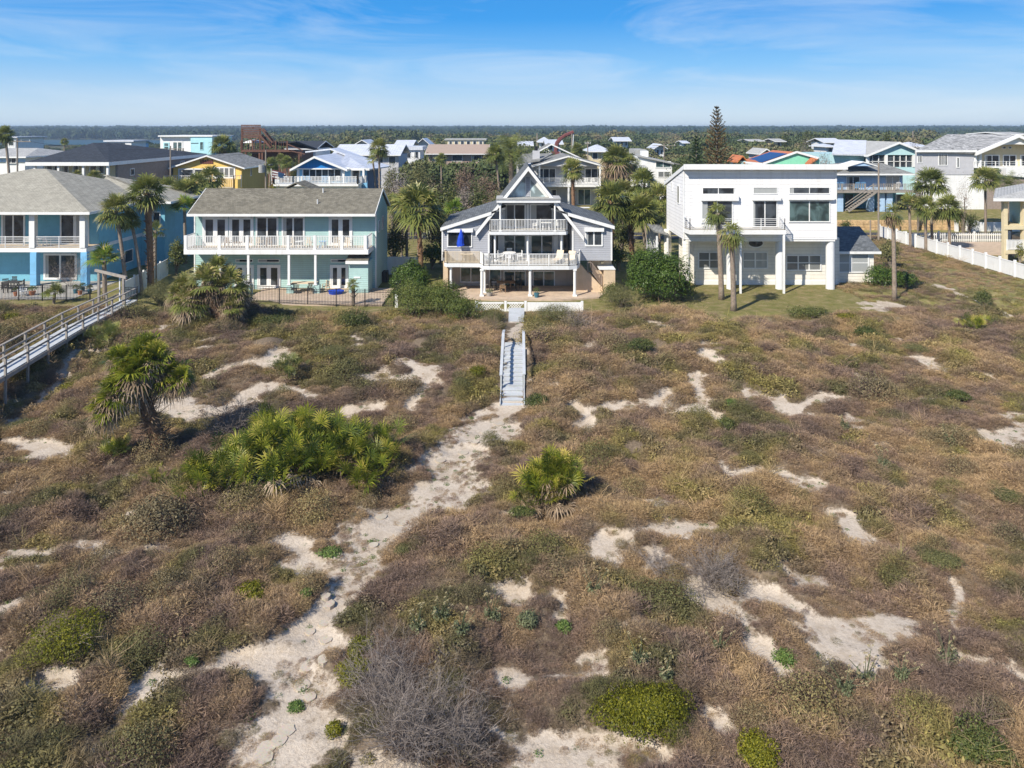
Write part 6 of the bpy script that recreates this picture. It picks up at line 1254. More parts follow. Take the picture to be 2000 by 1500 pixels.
# pale grey house far left
D = 125; q = V1(D); zg = hz(-100, 125)-.2; h = thing('pale_grey_house', 'white and blue house with pale grey roof left of the charcoal roof', 'house', (-110, D, zg)); boxp(h, 'wall', 'white', q.x(-200), q.x(195), D, D+10, zg, q.z(310)); boxp(h, 'upper_band', 'paleblue', q.x(-205), q.x(200), D-.2, D-.01, q.z(345), q.z(308))
hip(h, q.x(-260), q.x(225), D-.8, D+16, q.z(302), PZ(289, D+8), 'roof_pale', q.x(-200), PX(75, D+8), D+8, D+8); window(h, q.x(60), q.x(130), q.z(352), q.z(316), D-.2, 2, 'glass', w=.1)
boxp(h, 'rear_roof', 'roof_pale', PX(-20, D+20), PX(105, D+20), D+18, D+26, zg, PZ(303, D+20))
# turquoise box house
D = 150; q = View(300, 240, 5.556, D); zg = hz(-70, 150)-.3; h = thing('turquoise_house', 'white and turquoise flat roofed house with timber deck on posts', 'house', (-68, D, zg)); boxp(h, 'wall', 'white', q.x(72), q.x(415), D, D+10, zg, q.z(150)); boxp(h, 'turquoise_wall', 'cyan', q.x(415)+.003, q.x(648), D-.6, D+10, zg, q.z(150)); boxp(h, 'shaded_wing', 'cyan', q.x(648)+.003, PX(422, D+6), D+3, D+9, zg, q.z(150)); boxp(h, 'roof', 'white', q.x(68), q.x(655), D-.8, D+10.5, q.z(150)+.003, q.z(136))
window(h, q.x(118), q.x(162), q.z(288), q.z(222), D, 1, 'glass_g', 'cyan', w=.2, rows=2); window(h, q.x(215), q.x(305), q.z(318), q.z(212), D, 2, 'glass_g', w=.25, name='balcony_door'); window(h, q.x(520), q.x(550), q.z(288), q.z(208), D-.6, 1, 'glass_g', 'cyan', w=.1); boxp(h, 'stripe', 'glass_g', q.x(420), q.x(498), D-.68, D-.603, q.z(222), q.z(216))
boxp(h, 'deck', 'oldwood', q.x(30), q.x(420), D-4, D-.01, q.z(365), q.z(350)); railing(h, [(q.x(35), D-3.9), (q.x(415), D-3.9)], q.z(350), 1.5, .3, m='oldwood', bw=.1, post=.2); cols(h, [q.x(55), q.x(180), q.x(400)], D-3.6, zg, q.z(366), .2, 'oldwood', rnd=False); boxp(h, 'lower_wall', 'cream', q.x(80), q.x(200), D-2, D-.02, zg, q.z(368))
window(h, q.x(120), q.x(170), q.z(470), q.z(430), D-2, 1, 'glass', w=.2)
# redwood deck tower
D = 150; q = View(300, 240, 5.556, D); zg = hz(-40, 150)-.3; h = thing('redwood_tower', 'dark red timber house with rooftop lookout platform and outside stairs', 'house', (-46, D, zg)); x0, x1 = q.x(948), q.x(1640)
boxp(h, 'wall', 'brownwood', q.x(1010), q.x(1560), D+3, D+12, zg, q.z(300)-.4); MB().slab([(q.x(1100), D+3, q.z(215)), (q.x(1500), D+3, q.z(200)), (q.x(1620), D+12, q.z(300)), (q.x(1300), D+12, q.z(260))], .3).build('roof', M['roof_dark'], h)
dz = q.z(295); boxp(h, 'deck', 'brownwood', x0, q.x(1490), D, D+4, dz-.4, dz); railing(h, [(x0, D+.1), (q.x(1450), D+.1)], dz, 1.9, .5, m='brownwood', bw=.08, post=.22, pe=2.2)
MB().bar((q.x(1450), D+.1, q.z(230)), (q.x(1620), D+.1, q.z(300)), .2).bar((q.x(1470), D+.1, q.z(300)), (q.x(1640), D+.1, q.z(340)), .2).build('ramp_rail', M['brownwood'], h)
for a in (955, 995, 1145, 1175, 1360, 1575): cols(h, [q.x(a)], D+.3, zg, dz-.41, .18, 'brownwood', rnd=False)
for a in (955, 1150): cols(h, [q.x(a)], D+.3, dz, q.z(60), .17, 'brownwood', rnd=False)
boxp(h, 'lookout_floor', 'brownwood', x0, q.x(1165), D+.1, D+5, q.z(150)-.25, q.z(150)); lk = MB()
for k_ in range(7): lk.box(x0, q.x(1165), D, D+.06, q.z(145)+k_*.36, q.z(145)+k_*.36+.24)
lk.build('lookout_screen', M['brownwood'], h)
MB().bar((q.x(1000), D+.2, q.z(150)), (q.x(1080), D+.2, q.z(200)), .2).bar((q.x(1080), D+.2, q.z(205)), (q.x(1150), D+.2, q.z(150)), .2).build('brace', M['brownwood'], h)
for dy in (0, 1.4): MB().bar((q.x(1165), D+dy, q.z(60)), (q.x(1290), D+dy, q.z(215)), .22, .3).bar((q.x(1150), D+dy, q.z(130)), (q.x(1270), D+dy, q.z(270)), .2, .4).build('stair_stringer', M['brownwood'], h)
MB().tube([(q.x(1040), D+2, q.z(60)), (q.x(1040), D+2, q.z(38))], .25, 8).build('chimney_cap', M['black'], h)
t = thing('market_umbrella', 'pale domed umbrella beside the redwood tower', 'umbrella', (q.x(980), D-1, dz)); MB().tube([(q.x(980), D+6, dz-2), (q.x(980), D+6, q.z(215))], .08, 6).build('pole', M['trim'], t); MB().tube([(q.x(980), D+6, q.z(222)), (q.x(980), D+6, q.z(200)), (q.x(980), D+6, q.z(186))], [2.4, 1.5, .1], 14).build('canopy', M['white'], t)
mkchair('patio_chair', 'sling', 'cream chair on the redwood deck', q.x(1045), D+1.5, dz, 3, s=1.6)
# right: blue-white balcony house, pale teal house, big grey house
D = 113; q = V5(D); zg = hz(50, 113)-.2; h = thing('blue_balcony_house', 'pale blue house with grey hip roof, timber balcony and long outside stair', 'house', (56, D, zg)); x0, x1 = q.x(60), q.x(900)
boxp(h, 'wall', 'paleblue', x0, x1, D+2.5, D+12, q.z(690), q.z(508)); boxp(h, 'lower_wall', 'blue', x0, x1, D+4.5, D+12, zg, q.z(691)); dz = q.z(665)
hip(h, x0-1, q.x(960), D+.8, D+15, q.z(500), PZ(318, D+7), 'roof_grey', PX(1640, D+7), PX(1722, D+7), D+7, D+7); MB().prism([(q.x(320), q.z(425)), (q.x(600), q.z(425)), (q.x(465), q.z(388))], D+1.3, D+4).build('gablet', M['paleblue'], h); MB().slab([(q.x(310), D+1.1, q.z(425)), (q.x(465), D+1.1, q.z(380)), (q.x(465), D+5, q.z(380)), (q.x(310), D+5, q.z(425))], .15).slab([(q.x(465), D+1.1, q.z(380)), (q.x(615), D+1.1, q.z(425)), (q.x(615), D+5, q.z(425)), (q.x(465), D+5, q.z(380))], .15).build('gablet_roof', M['white'], h)
r = V5(D+2.5); window(h, r.x(270), r.x(390), r.z(655), r.z(528), D+2.5, 2, 'glass', w=.1, name='balcony_door'); window(h, r.x(655), r.x(778), r.z(655), r.z(525), D+2.5, 2, 'glass_c', w=.1, name='balcony_door')
boxp(h, 'balcony', 'oldwood', x0-1, q.x(945), D, D+2.4, dz-.3, dz); railing(h, [(x0-1, D+.1), (q.x(455), D+.1)], dz, 1.1, .3, m='oldwood', bw=.07, post=.12); railing(h, [(q.x(530), D+.1), (q.x(945), D+.1)], dz, 1.1, .3, m='oldwood', bw=.07, post=.12)
for a in (230, 535, 640, 715): boxp(h, 'pier', 'paleblue', q.x(a)-.45, q.x(a)+.45, D+.8, D+1.6, zg, dz-.31)
for a, b in ((250, 330), (580, 625), (690, 712), (740, 860)): window(h, V5(D+4.5).x(a), V5(D+4.5).x(b), zg+.4, q.z(725), D+4.5, 1, 'glass', 'blue', w=.05)
sa, sb = (q.x(520), D-.3, dz), (q.x(255), D-.3, q.z(850)); stp = MB()
for k_ in range(13): f_ = (k_+.5)/13; xx = sa[0]+(sb[0]-sa[0])*f_; zz = sa[2]+(sb[2]-sa[2])*f_; stp.box(xx-.18, xx+.18, D-1.0, D-.02, zz-.05, zz)
st_ = stp.build('steps', M['oldwood'], h)
for dy in (-1.02, .0): MB().bar((sa[0], D+dy, sa[2]-.15), (sb[0], D+dy, sb[2]-.15), .07, .3).bar((sa[0], D+dy, sa[2]+.95), (sb[0], D+dy, sb[2]+.95), .09).bar((sa[0], D+dy, sa[2]+.5), (sb[0], D+dy, sb[2]+.5), .07).build('stair_rail', M['oldwood'], h)
for i, (a, c_) in enumerate([(190, 'bluechair'), (245, 'bluechair'), (400, 'bluechair'), (455, 'bluechair'), (800, 'white')]): mkchair('adirondack_chair', c_, ['light blue slatted chair at the far left of the timber balcony', 'light blue slatted chair just left of the dark balcony door', 'light blue slatted chair just right of the dark balcony door', 'light blue slatted chair above the outside stair', 'white slatted chair on the right half of the timber balcony'][i], q.x(a), D+1.4, dz, 3.1, 'adirondack', s=1.35)
D = 135; q = V5(D); zg = hz(60, 135)-.3; h = thing('pale_teal_house', 'pale turquoise house with white gable and screened upper porch', 'house', (68, D, zg)); x0, xm, x1 = q.x(150), q.x(480), q.x(940)
boxp(h, 'wall', 'paleteal', x0, x1, D+2, D+16, zg, q.z(312)); boxp(h, 'porch_screen', 'glass', q.x(490), x1+.3, D+.5, D+1.99, q.z(432), q.z(322)); boxp(h, 'porch_base', 'paleteal', q.x(480), x1+.3, D+.2, D+1.95, zg, q.z(433)); fr = MB()
for a in (480, 660, 930): fr.box(q.x(a)-.25, q.x(a)+.25, D+.1, D+.48, q.z(432), q.z(315))
for a in (530, 590, 740, 800, 860): fr.box(q.x(a)-.06, q.x(a)+.06, D+.3, D+.47, q.z(432), q.z(322))
fr.box(q.x(490), x1+.3, D+.3, D+.46, q.z(380), q.z(375)); fr.build('porch_frame', M['white'], h)
MB().prism([(q.x(480), q.z(314)), (q.x(1060), q.z(314)), (q.x(775), q.z(196))], D+.2, D+14).build('gable_wall', M['paleteal'], h); gableY(h, q.x(455), q.x(1085), q.z(312), q.z(185), D-.5, D+14, 'roof_pale', xc=q.x(770), fw=.4)
MB().slab([(q.x(135), D+.5, q.z(300)), (q.x(465), D+.5, q.z(308)), (q.x(770), D+12, q.z(180)), (q.x(440), D+12, q.z(172))], .3).build('left_roof', M['roof_white'], h)
D = 116; q = V5(D); zg = hz(74, 116)-.2; h = thing('large_grey_house', 'large pale grey house with mottled roof, arched porch and columns at the far right', 'house', (70, D, zg)); x0, xm = q.x(935), q.x(1510)
MB().prism([(x0, D), (xm, D), (xm, D+10), (x0*1.1, D+10)], q.z(505), q.z(270), 'z').build('wall', M['greywall'], h); MB().prism([(x0+.1, D+.1), (q.x(1640), D+.1), (q.x(1640), D+10), (x0*1.1, D+10)], zg, q.z(506), 'z').build('base_wall', M['white'], h); MB().prism([(xm, q.z(440)), (q.x(2300), q.z(440)), (q.x(2300), q.z(300)), (q.x(1920), q.z(140)), (xm+.3, q.z(300))], D+2, D+9.9).build('porch_back', M['cream'], h); boxp(h, 'grey_end', 'taupe', q.x(1640)+.01, q.x(2300), D+.3, D+13, zg, q.z(560))
rf = shingle('mottled_roof', (.33, .33, .33), var=.5, sx=.4); M['mott'] = rf
MB().slab([(q.x(925), D-.5, q.z(265)), (q.x(1515), D-.5, q.z(280)), (q.x(1910)*1.07, D+9, PZ(262.4, D+9)), (q.x(1280)*1.07, D+9, PZ(262, D+9))], .3).build('roof', M['mott'], h); boxp(h, 'eave', 'white', q.x(925), q.x(1515), D-.6, D-.51, q.z(285), q.z(265))
gb = MB().slab([(q.x(1505), D-.8, q.z(287)), (q.x(1920), D-.8, q.z(112)), (q.x(1920), D-.3, q.z(112)), (q.x(1505), D-.3, q.z(287))], .5).slab([(q.x(1920), D-.8, q.z(112)), (q.x(2330), D-.8, q.z(285)), (q.x(2330), D-.3, q.z(285)), (q.x(1920), D-.3, q.z(112))], .5).build('gable_fascia', M['white'], h)
MB().slab([(q.x(1510), D-.29, q.z(287)), (q.x(1920), D-.29, q.z(116)), (q.x(1920), D+10, q.z(116)), (q.x(1510), D+10, q.z(287))], .3).slab([(q.x(1920), D-.29, q.z(116)), (q.x(2330), D-.29, q.z(287)), (q.x(2330), D+10, q.z(287)), (q.x(1920), D+10, q.z(116))], .3).build('gable_roof', M['mott'], h)
arc = [(q.x(1600), q.z(285)), (q.x(1640), q.z(275)), (q.x(1700), q.z(235)), (q.x(1800), q.z(215)), (q.x(1920), q.z(208)), (q.x(2040), q.z(215)), (q.x(2140), q.z(235)), (q.x(2200), q.z(275)), (q.x(2240), q.z(285)), (q.x(2240), q.z(270)), (q.x(1920), q.z(140)), (q.x(1600), q.z(270))]
MB().prism(arc, D-.2, D+.1).build('arched_gable', M['white'], h); cols(h, [q.x(1505), q.x(1535), q.x(1580)], D+.3, q.z(430), q.z(285), .28)
boxp(h, 'porch_floor', 'white', xm, q.x(2300), D-.1, D+2, q.z(440), q.z(428)); r = V5(D+2)
for a, b in ((1622, 1750), (1800, 1915), (1970, 2080)): window(h, r.x(a), r.x(b), q.z(425), r.z(320), D+2, 2, 'glass', w=.15, name='porch_door')
for a, b in ((1785, 1820), (1845, 1875)): window(h, r.x(a), r.x(b), r.z(250), r.z(234), D+2, 1, 'glass', w=.05)
for a, b, c, d, n in ((965, 998, 388, 322, 2), (1170, 1245, 410, 308, 4), (1345, 1362, 432, 342, 1)): window(h, q.x(a), q.x(b), q.z(c), q.z(d), D, n, 'glass', w=.12)
railing(h, [(xm, D), (q.x(2250), D)], q.z(432), .9, .3, horiz=2, post=.1)
# white modern house with slanted roof
D = 125; q = View(1020, 240, 5.882, D); zg = hz(25, 125)-.2; h = thing('slant_roof_house', 'white modern house with a long slanting roof and clerestory windows', 'house', (30, D, zg)); MB().prism([(q.x(1330), zg), (q.x(1720), zg), (q.x(1720), q.z(462)), (q.x(1330), q.z(385))], D, D+9).build('wall', M['white'], h)
MB().slab([(q.x(1315), D-.5, q.z(368)), (q.x(1735), D-.5, q.z(460)), (q.x(1960), D+9, q.z(505)), (q.x(1400), D+9, q.z(375))], .25).build('roof', M['roof_pale'], h); window(h, q.x(1537), q.x(1700), q.z(508), q.z(450), D, 2, 'glass_g', w=.12); window(h, q.x(1565), q.x(1690), q.z(620), q.z(562), D, 2, 'glass_b', w=.12); boxp(h, 'low_wing', 'white', q.x(1150), q.x(1399), D-3, D-.01, zg, q.z(530)); window(h, q.x(1185), q.x(1240), q.z(600), q.z(535)-.2, D-3, 1, 'glass', w=.1); window(h, q.x(1345), q.x(1388), q.z(600), q.z(548), D-3, 1, 'glass', w=.1)
MB().slab([(q.x(1130), D-3.6, q.z(520)), (q.x(1400), D-3.6, q.z(500)), (q.x(1400), D, q.z(478)), (q.x(1130), D, q.z(490))], .2).build('low_roof', M['roof_pale'], h); boxp(h, 'chimney', 'white', q.x(1425), q.x(1500), D+4, D+6, q.z(400), q.z(330)); MB().slab([(q.x(1720), D, q.z(450)), (q.x(1960), D, q.z(505)), (q.x(1960), D+8, q.z(505)), (q.x(1720), D+8, q.z(450))], .2).build('side_roof', M['roof_grey'], h)
# green house with orange roof
D = 125; q = View(1360, 230, 6.25, D); zg = hz(45, 125)-.2; h = thing('orange_roof_house', 'mint green house with orange metal roof and blue solar panels', 'house', (46, D, zg)); MB().prism([(q.x(640), zg), (q.x(1520), zg), (q.x(1500), q.z(500)), (q.x(1218), q.z(425)), (q.x(800), q.z(565)), (q.x(640), q.z(555))], D, D+10).build('wall', M['greenwall'], h)
Xb, Zb, Xc, Zc, Xr, Zr = q.x(800), q.z(562), q.x(1218), q.z(418), q.x(1475), q.z(492)
MB().slab([(Xb, D-.3, Zb), (Xc, D-.3, Zc), (Xc, D+11, Zc), (Xb, D+11, Zb)], .2).slab([(Xc, D-.3, Zc), (Xr, D-.3, Zr), (Xr, D+11, Zr), (Xc, D+11, Zc)], .2).slab([(q.x(585), D+.2, q.z(548)), (Xb, D+.2, Zb+.02), (Xb, D+3.5, Zb+.5), (q.x(585), D+3.5, Zb+.9)], .15).build('roof', M['orange_roof'], h)
def onroof(u, w): return (Xb+(Xc-Xb)*u, D+.2+10*w, Zb+(Zc-Zb)*u+.12)
MB().slab([onroof(.06, .08), onroof(.8, .08), onroof(.8, .92), onroof(.06, .92)], .08).build('solar_panels', M['bluesolar'], h); f = MB()
for a, b in (((590, 545), (800, 562)), ((800, 562), (1218, 418)), ((1218, 418), (1480, 492))): f.bar((q.x(a[0]), D-.35, q.z(a[1])), (q.x(b[0]), D-.35, q.z(b[1])), .1, .35)
f.build('fascia', M['white'], h); boxp(h, 'left_wall', 'paleteal', q.x(550), q.x(632), D+.5, D+6, zg, q.z(530)); MB().slab([(q.x(500), D, q.z(540)), (q.x(570), D, q.z(462)), (q.x(570), D+6, q.z(462)), (q.x(500), D+6, q.z(540))], .2).slab([(q.x(570), D, q.z(462)), (q.x(640), D, q.z(545)), (q.x(640), D+6, q.z(545)), (q.x(570), D+6, q.z(462))], .2).build('left_gable', M['orange_roof'], h)
MB().slab([(q.x(1240), D-3, q.z(545)), (q.x(1300), D-3, q.z(560)), (q.x(1500), D, q.z(490)), (q.x(1400), D, q.z(480))], .2).build('porch_roof', M['orange_roof'], h); window(h, q.x(870), q.x(1030), zg+.5, q.z(588), D, 2, 'glass', w=.2)
# ------------------------------------------------------------------ right side: fence, wall, lane
t = thing('vinyl_fence', 'long white vinyl fence running inland on the right', 'fence', (51, 85, 0)); n = 15; ys = np.linspace(66, 99.5, n+1)
for k in range(n):
    a, b = ys[k], ys[k+1]; za, zb_ = hz(51, a), hz(51, b); m = (za+zb_)/2
    MB().box(50.97, 51.03, a, b, m+.08, m+1.45).box(50.94, 51.06, a, b, m+1.45, m+1.55).build('panel', M['white'], t); boxp(t, 'post', 'white', 50.9, 51.1, a-.1, a+.1, za-.1, za+1.75)
boxp(t, 'post', 'white', 50.9, 51.1, 99.4, 99.6, 0, 1.85)
t = thing('picket_fence', 'white picket fence across the yard behind the palms on the right', 'fence', (62, 96, 0)); mb = MB(); x = 52.0
while x < 66: mb.box(x, x+.12, 94.98, 95.02, .1, 1.3); x += .28
mb.box(52, 66, 95.03, 95.07, .3, .42).box(52, 66, 95.03, 95.07, 1.0, 1.12).build('pickets', M['white'], t)
for x in (52, 56.6, 61.3, 66): boxp(t, 'post', 'white', x-.1, x+.1, 94.95, 95.15, 0, 1.5)
t = thing('rock_wall', 'low tan rock retaining wall below the second row lawns', 'wall', (46, 105, 0)); r_ = random.Random(3); mb = MB(); x = 30.0
while x < 66:
    w = r_.uniform(.5, 1.1)
    for k in range(3): mb.box(x, x+w*.96, 105.1-r_.uniform(0, .15)-.05*(2-k), 105.6, .2+k*.45, .2+(k+.94)*.45)
    x += w
mb.build('stones', M['rock'], t); boxp(t, 'cap', 'rock', 30, 66, 105.3, 105.7, 1.53, 1.62)
t = thing('low_white_wall', 'low white block wall at the right end of the rock wall', 'wall', (73, 104, 0)); boxp(t, 'blocks', 'white', 66.2, 78, 104, 104.3, .1, 1.5); boxp(t, 'pier', 'white', 66.1, 67.6, 103.8, 104.5, .1, 1.75)
kind(MB().box(52, 66, 85, 94.6, .1, .19).build('driveway', M['paver']))
t = thing('white_bollard', 'short white post standing on the verge by the rock wall', 'post', (PX(1868, 104), 104, 0)); boxp(t, 'shaft', 'white', PX(1868, 104)-.2, PX(1868, 104)+.2, 103.8, 104.2, .1, 1.7); boxp(t, 'cap', 'white', PX(1868, 104)-.3, PX(1868, 104)+.3, 103.7, 104.3, 1.7, 1.82)
def pole(label, px, D, ytop, arm=1.2, z=None, r=.14):
    x = PX(px, D); z = hz(x, D)-.1; zt = PZ(ytop, D); t = thing('utility_pole', label, 'utility pole', (x, D, z)); MB().tube([(x, D, z), (x, D, zt)], [r, r*.75], 8).build('shaft', M['pole'], t)
    if arm:
        MB().bar((x-arm, D-.1, zt-.5), (x+arm, D-.1, zt-.5), .12).build('crossarm', M['pole'], t)
        for k in (-.9, -.3, .3, .9): MB().tube([(x+k*arm, D-.1, zt-.44), (x+k*arm, D-.1, zt-.2)], .05, 6).build('insulator', M['trim'], t)
    return t
pole('tall bare wooden pole in front of the pale blue balcony house', 1716, 96.6, 318, 0); t = pole('utility pole with grey transformer right of the yellow house', 519, 108, 293, 0)
x = PX(512, 108); MB().tube([(x, 107.8, PZ(337, 108)), (x, 107.8, PZ(322, 108))], .45, 12).build('transformer', M['roof_pale'], t)
pole('leaning utility pole at the far left beside the tall palm', 34, 112, 270, 2.2); pole('slim pole in front of the turquoise house deck', 333, 112, 285, 0); pole('utility pole behind the grey gabled house', 1148, 150, 276, .6); pole('utility pole with crossarm above the slant roof house', 1297, 160, 280, 2.6)
pole('tall grey pole beside the red boom', 1117, 230, 261, 0, r=.25); pole('tiny pole in the bare trees left of the white roofs', 1049, 300, 260, 0, r=.3); pole('distant pole left of the large grey house', 1783, 300, 256, 0, r=.3); pole('short wooden post near the rock wall by the annex', 1700, 96, 430, 0, r=.12)
# power lines
def wire(label, pts): 
    t = MB(); 
    for (a, b) in zip(pts[:-1], pts[1:]):
        A, B = Vector(a), Vector(b); P = [A.lerp(B, k/8)-Vector((0, 0, 1.2*math.sin(math.pi*k/8)*.6)) for k in range(9)]; t.tube(P, .022, 4, False)
    tag(t.build('power_line', M['black']), label, 'power line')
wire('dark power line strung from the far left pole past the charcoal roof', [(PX(34, 112), 112, PZ(273, 112)), (PX(333, 112), 112, PZ(290, 112)), (PX(519, 108), 108, PZ(297, 108))])
wire('power line between the poles behind the slant roof house', [(PX(1148, 150), 150, PZ(280, 150)), (PX(1297, 160), 160, PZ(286, 160)), (PX(1450, 165), 165, PZ(290, 165))])
# red boom
t = thing('crane_boom', 'dark red bent crane boom rising over distant roofs', 'crane', (PX(1086, 240), 240, 0)); q = View(1020, 240, 5.882, 240); P = [(q.x(385), 240, q.z(330)), (q.x(400), 240, q.z(230)), (q.x(440), 240, q.z(180)), (q.x(500), 240, q.z(140)), (q.x(590), 240, q.z(105))]
MB().tube(P[:3], .7, 6).build('lower_boom', M['rust'], t); MB().tube(P[2:], .6, 6).build('upper_boom', M['rust'], t); MB().tube([P[-1], (q.x(580), 240, q.z(300))], .15, 5).build('cable', M['trim'], t); boxp(t, 'machine', 'rust', q.x(340), q.x(430), 239, 243, -.5, q.z(330))
# ------------------------------------------------------------------ small distant houses (px range, top, eave, D)
def farhouse(label, x0, x1, yr, ye, D, wall='white', roof='roof_white', kind_='gable', dep=12, win=3, zb=None):
    X0, X1 = PX(x0, D), PX(x1, D); zg = hz((X0+X1)/2, D)-.3; ze, zr = PZ(ye, D), PZ(yr, D); h = thing('distant_house', label, 'house', ((X0+X1)/2, D, zg)); HOLES.append(((X0+X1)/2, D+dep*.3, (X1-X0)/2+3, dep+5)); HOLES.append(((X0+X1)/2*.93, D*.93, (X1-X0)/2, D*.05))
    o = D*.004
    boxp(h, 'wall', wall, X0+o, X1-o, D, D+dep, zg, ze-.05)
    if kind_ == 'gable': gableX(h, X0, X1, D-o*2, D+dep+o*2, ze, zr, roof)
    elif kind_ == 'front': MB().prism([(X0+o, ze-.045), (X1-o, ze-.045), ((X0+X1)/2, zr-.3)], D, D+dep).build('gable_wall', M[wall], h); gableY(h, X0, X1, ze, zr, D-o*2, D+dep, roof)
    elif kind_ == 'hip': w = min((X1-X0), dep)*.5; hip(h, X0, X1, D-o*2, D+dep+o*2, ze, zr, roof, X0+w*.9, X1-w*.9, D+dep/2, D+dep/2+.01) if (X1-X0) > w*2 else hip(h, X0, X1, D-o*2, D+dep+o*2, ze, zr, roof, (X0+X1)/2-.2, (X0+X1)/2+.2, D+dep/2, D+dep/2)
    else: boxp(h, 'roof', roof, X0, X1, D-.5, D+dep+.5, ze, zr)
    for k in range(win):
        a = X0+o+(X1-X0-2*o)*(k+.25)/win; b = X0+o+(X1-X0-2*o)*(k+.75)/win; hh = min(1.6, (ze-zg)*.4); window(h, a, b, ze-.5-hh, ze-.5, D, 1, 'glass', w=D*.0006)
    return h
for a in [('white roofed long house behind the cobalt house', 650, 784, 283, 302, 165, 'greywall', 'roof_white', 'gable', 14, 5), ('white gable peeking over the long white roof', 690, 728, 273, 284, 215, 'white', 'roof_white', 'front', 12, 2), ('white house with small dark gable left of the solar roof', 770, 808, 274, 284, 240, 'white', 'roof_white', 'gable', 12, 2),
   ('white many-gabled house above the bare trees', 812, 842, 270, 283, 260, 'white', 'roof_white', 'front', 12, 2), ('small white flat house in front of the solar roof house', 785, 826, 286, 293, 190, 'white', 'roof_white', 'flat', 8, 2), ('pale long building behind the solar roof', 868, 950, 271, 274, 300, 'cream', 'roof_pale', 'flat', 12, 6),
   ('white house left of the red boom', 1050, 1078, 268, 277, 290, 'white', 'roof_white', 'hip', 14, 2), ('white house behind the red boom', 1064, 1100, 273, 281, 260, 'white', 'roof_white', 'gable', 14, 2), ('white hip roofed house with cream walls beside a pole', 1148, 1194, 283, 295, 190, 'cream', 'roof_white', 'hip', 12, 2),
   ('bright white house among trees right of the boom', 1197, 1232, 268, 275, 320, 'white', 'roof_white', 'gable', 12, 3), ('white cottage under the trees behind the slant roof', 1275, 1302, 281, 290, 260, 'white', 'roof_white', 'front', 12, 2), ('white roofed house low at the left of the grey gabled house', 1010, 1042, 276, 284, 300, 'white', 'roof_white', 'gable', 12, 2),
   ('white building seen over the charcoal roof', 203, 262, 274, 277, 300, 'white', 'roof_white', 'flat', 12, 1), ('blue roofed shed beyond the charcoal roof', 260, 278, 274, 280, 400, 'blue_l', 'blue', 'gable', 10, 1), ('white house at the left edge behind the tall palm', 8, 36, 267, 269, 200, 'white', 'roof_white', 'flat', 12, 1),
   ('dark roofed house with white edge right of the redwood tower', 560, 622, 276, 290, 175, 'white', 'roof_dark', 'gable', 14, 2), ('cream roof between trees right of the pine', 1460, 1490, 272, 275, 330, 'cream', 'roof_pale', 'gable', 12, 1), ('cream house right of the big pine in the middle distance', 1510, 1532, 271, 276, 320, 'cream', 'roof_pale', 'gable', 12, 1),
   ('bright white house left of the pale teal roof', 1604, 1644, 270, 278, 280, 'white', 'roof_white', 'gable', 12, 3), ('white small roof below the bright white house', 1608, 1634, 281, 286, 240, 'white', 'roof_white', 'hip', 10, 1), ('white roof beyond the pale teal gable', 1784, 1812, 278, 286, 200, 'white', 'roof_white', 'hip', 12, 1), ('light house hidden behind the orange roof', 1480, 1508, 290, 300, 160, 'greywall', 'roof_pale', 'front', 8, 1),
   ('small white cottage far beyond the bare trees', 1330, 1345, 275, 279, 350, 'white', 'roof_white', 'gable', 10, 1), ('tan house low right of the palms in the middle', 1240, 1262, 292, 302, 170, 'stucco', 'roof_pale', 'flat', 8, 1), ('white house at the right edge beyond the large grey house', 1960, 2010, 258, 262, 160, 'white', 'roof_pale', 'gable', 12, 2)]: farhouse(*a)
h = farhouse('long pinkish building with a black solar array on its roof', 831, 955, 283, 300, 205, 'pink', 'pink', 'gable', 16, 3)
D = 205; MB().slab([(PX(864, D), D+1.4, PZ(304, D)+.6), (PX(925, D), D+1.4, PZ(304, D)+.6), (PX(925, D), D+7.0, PZ(289, D)+.5), (PX(864, D), D+7.0, PZ(289, D)+.5)], .12).build('solar_array', M['solar'], h)
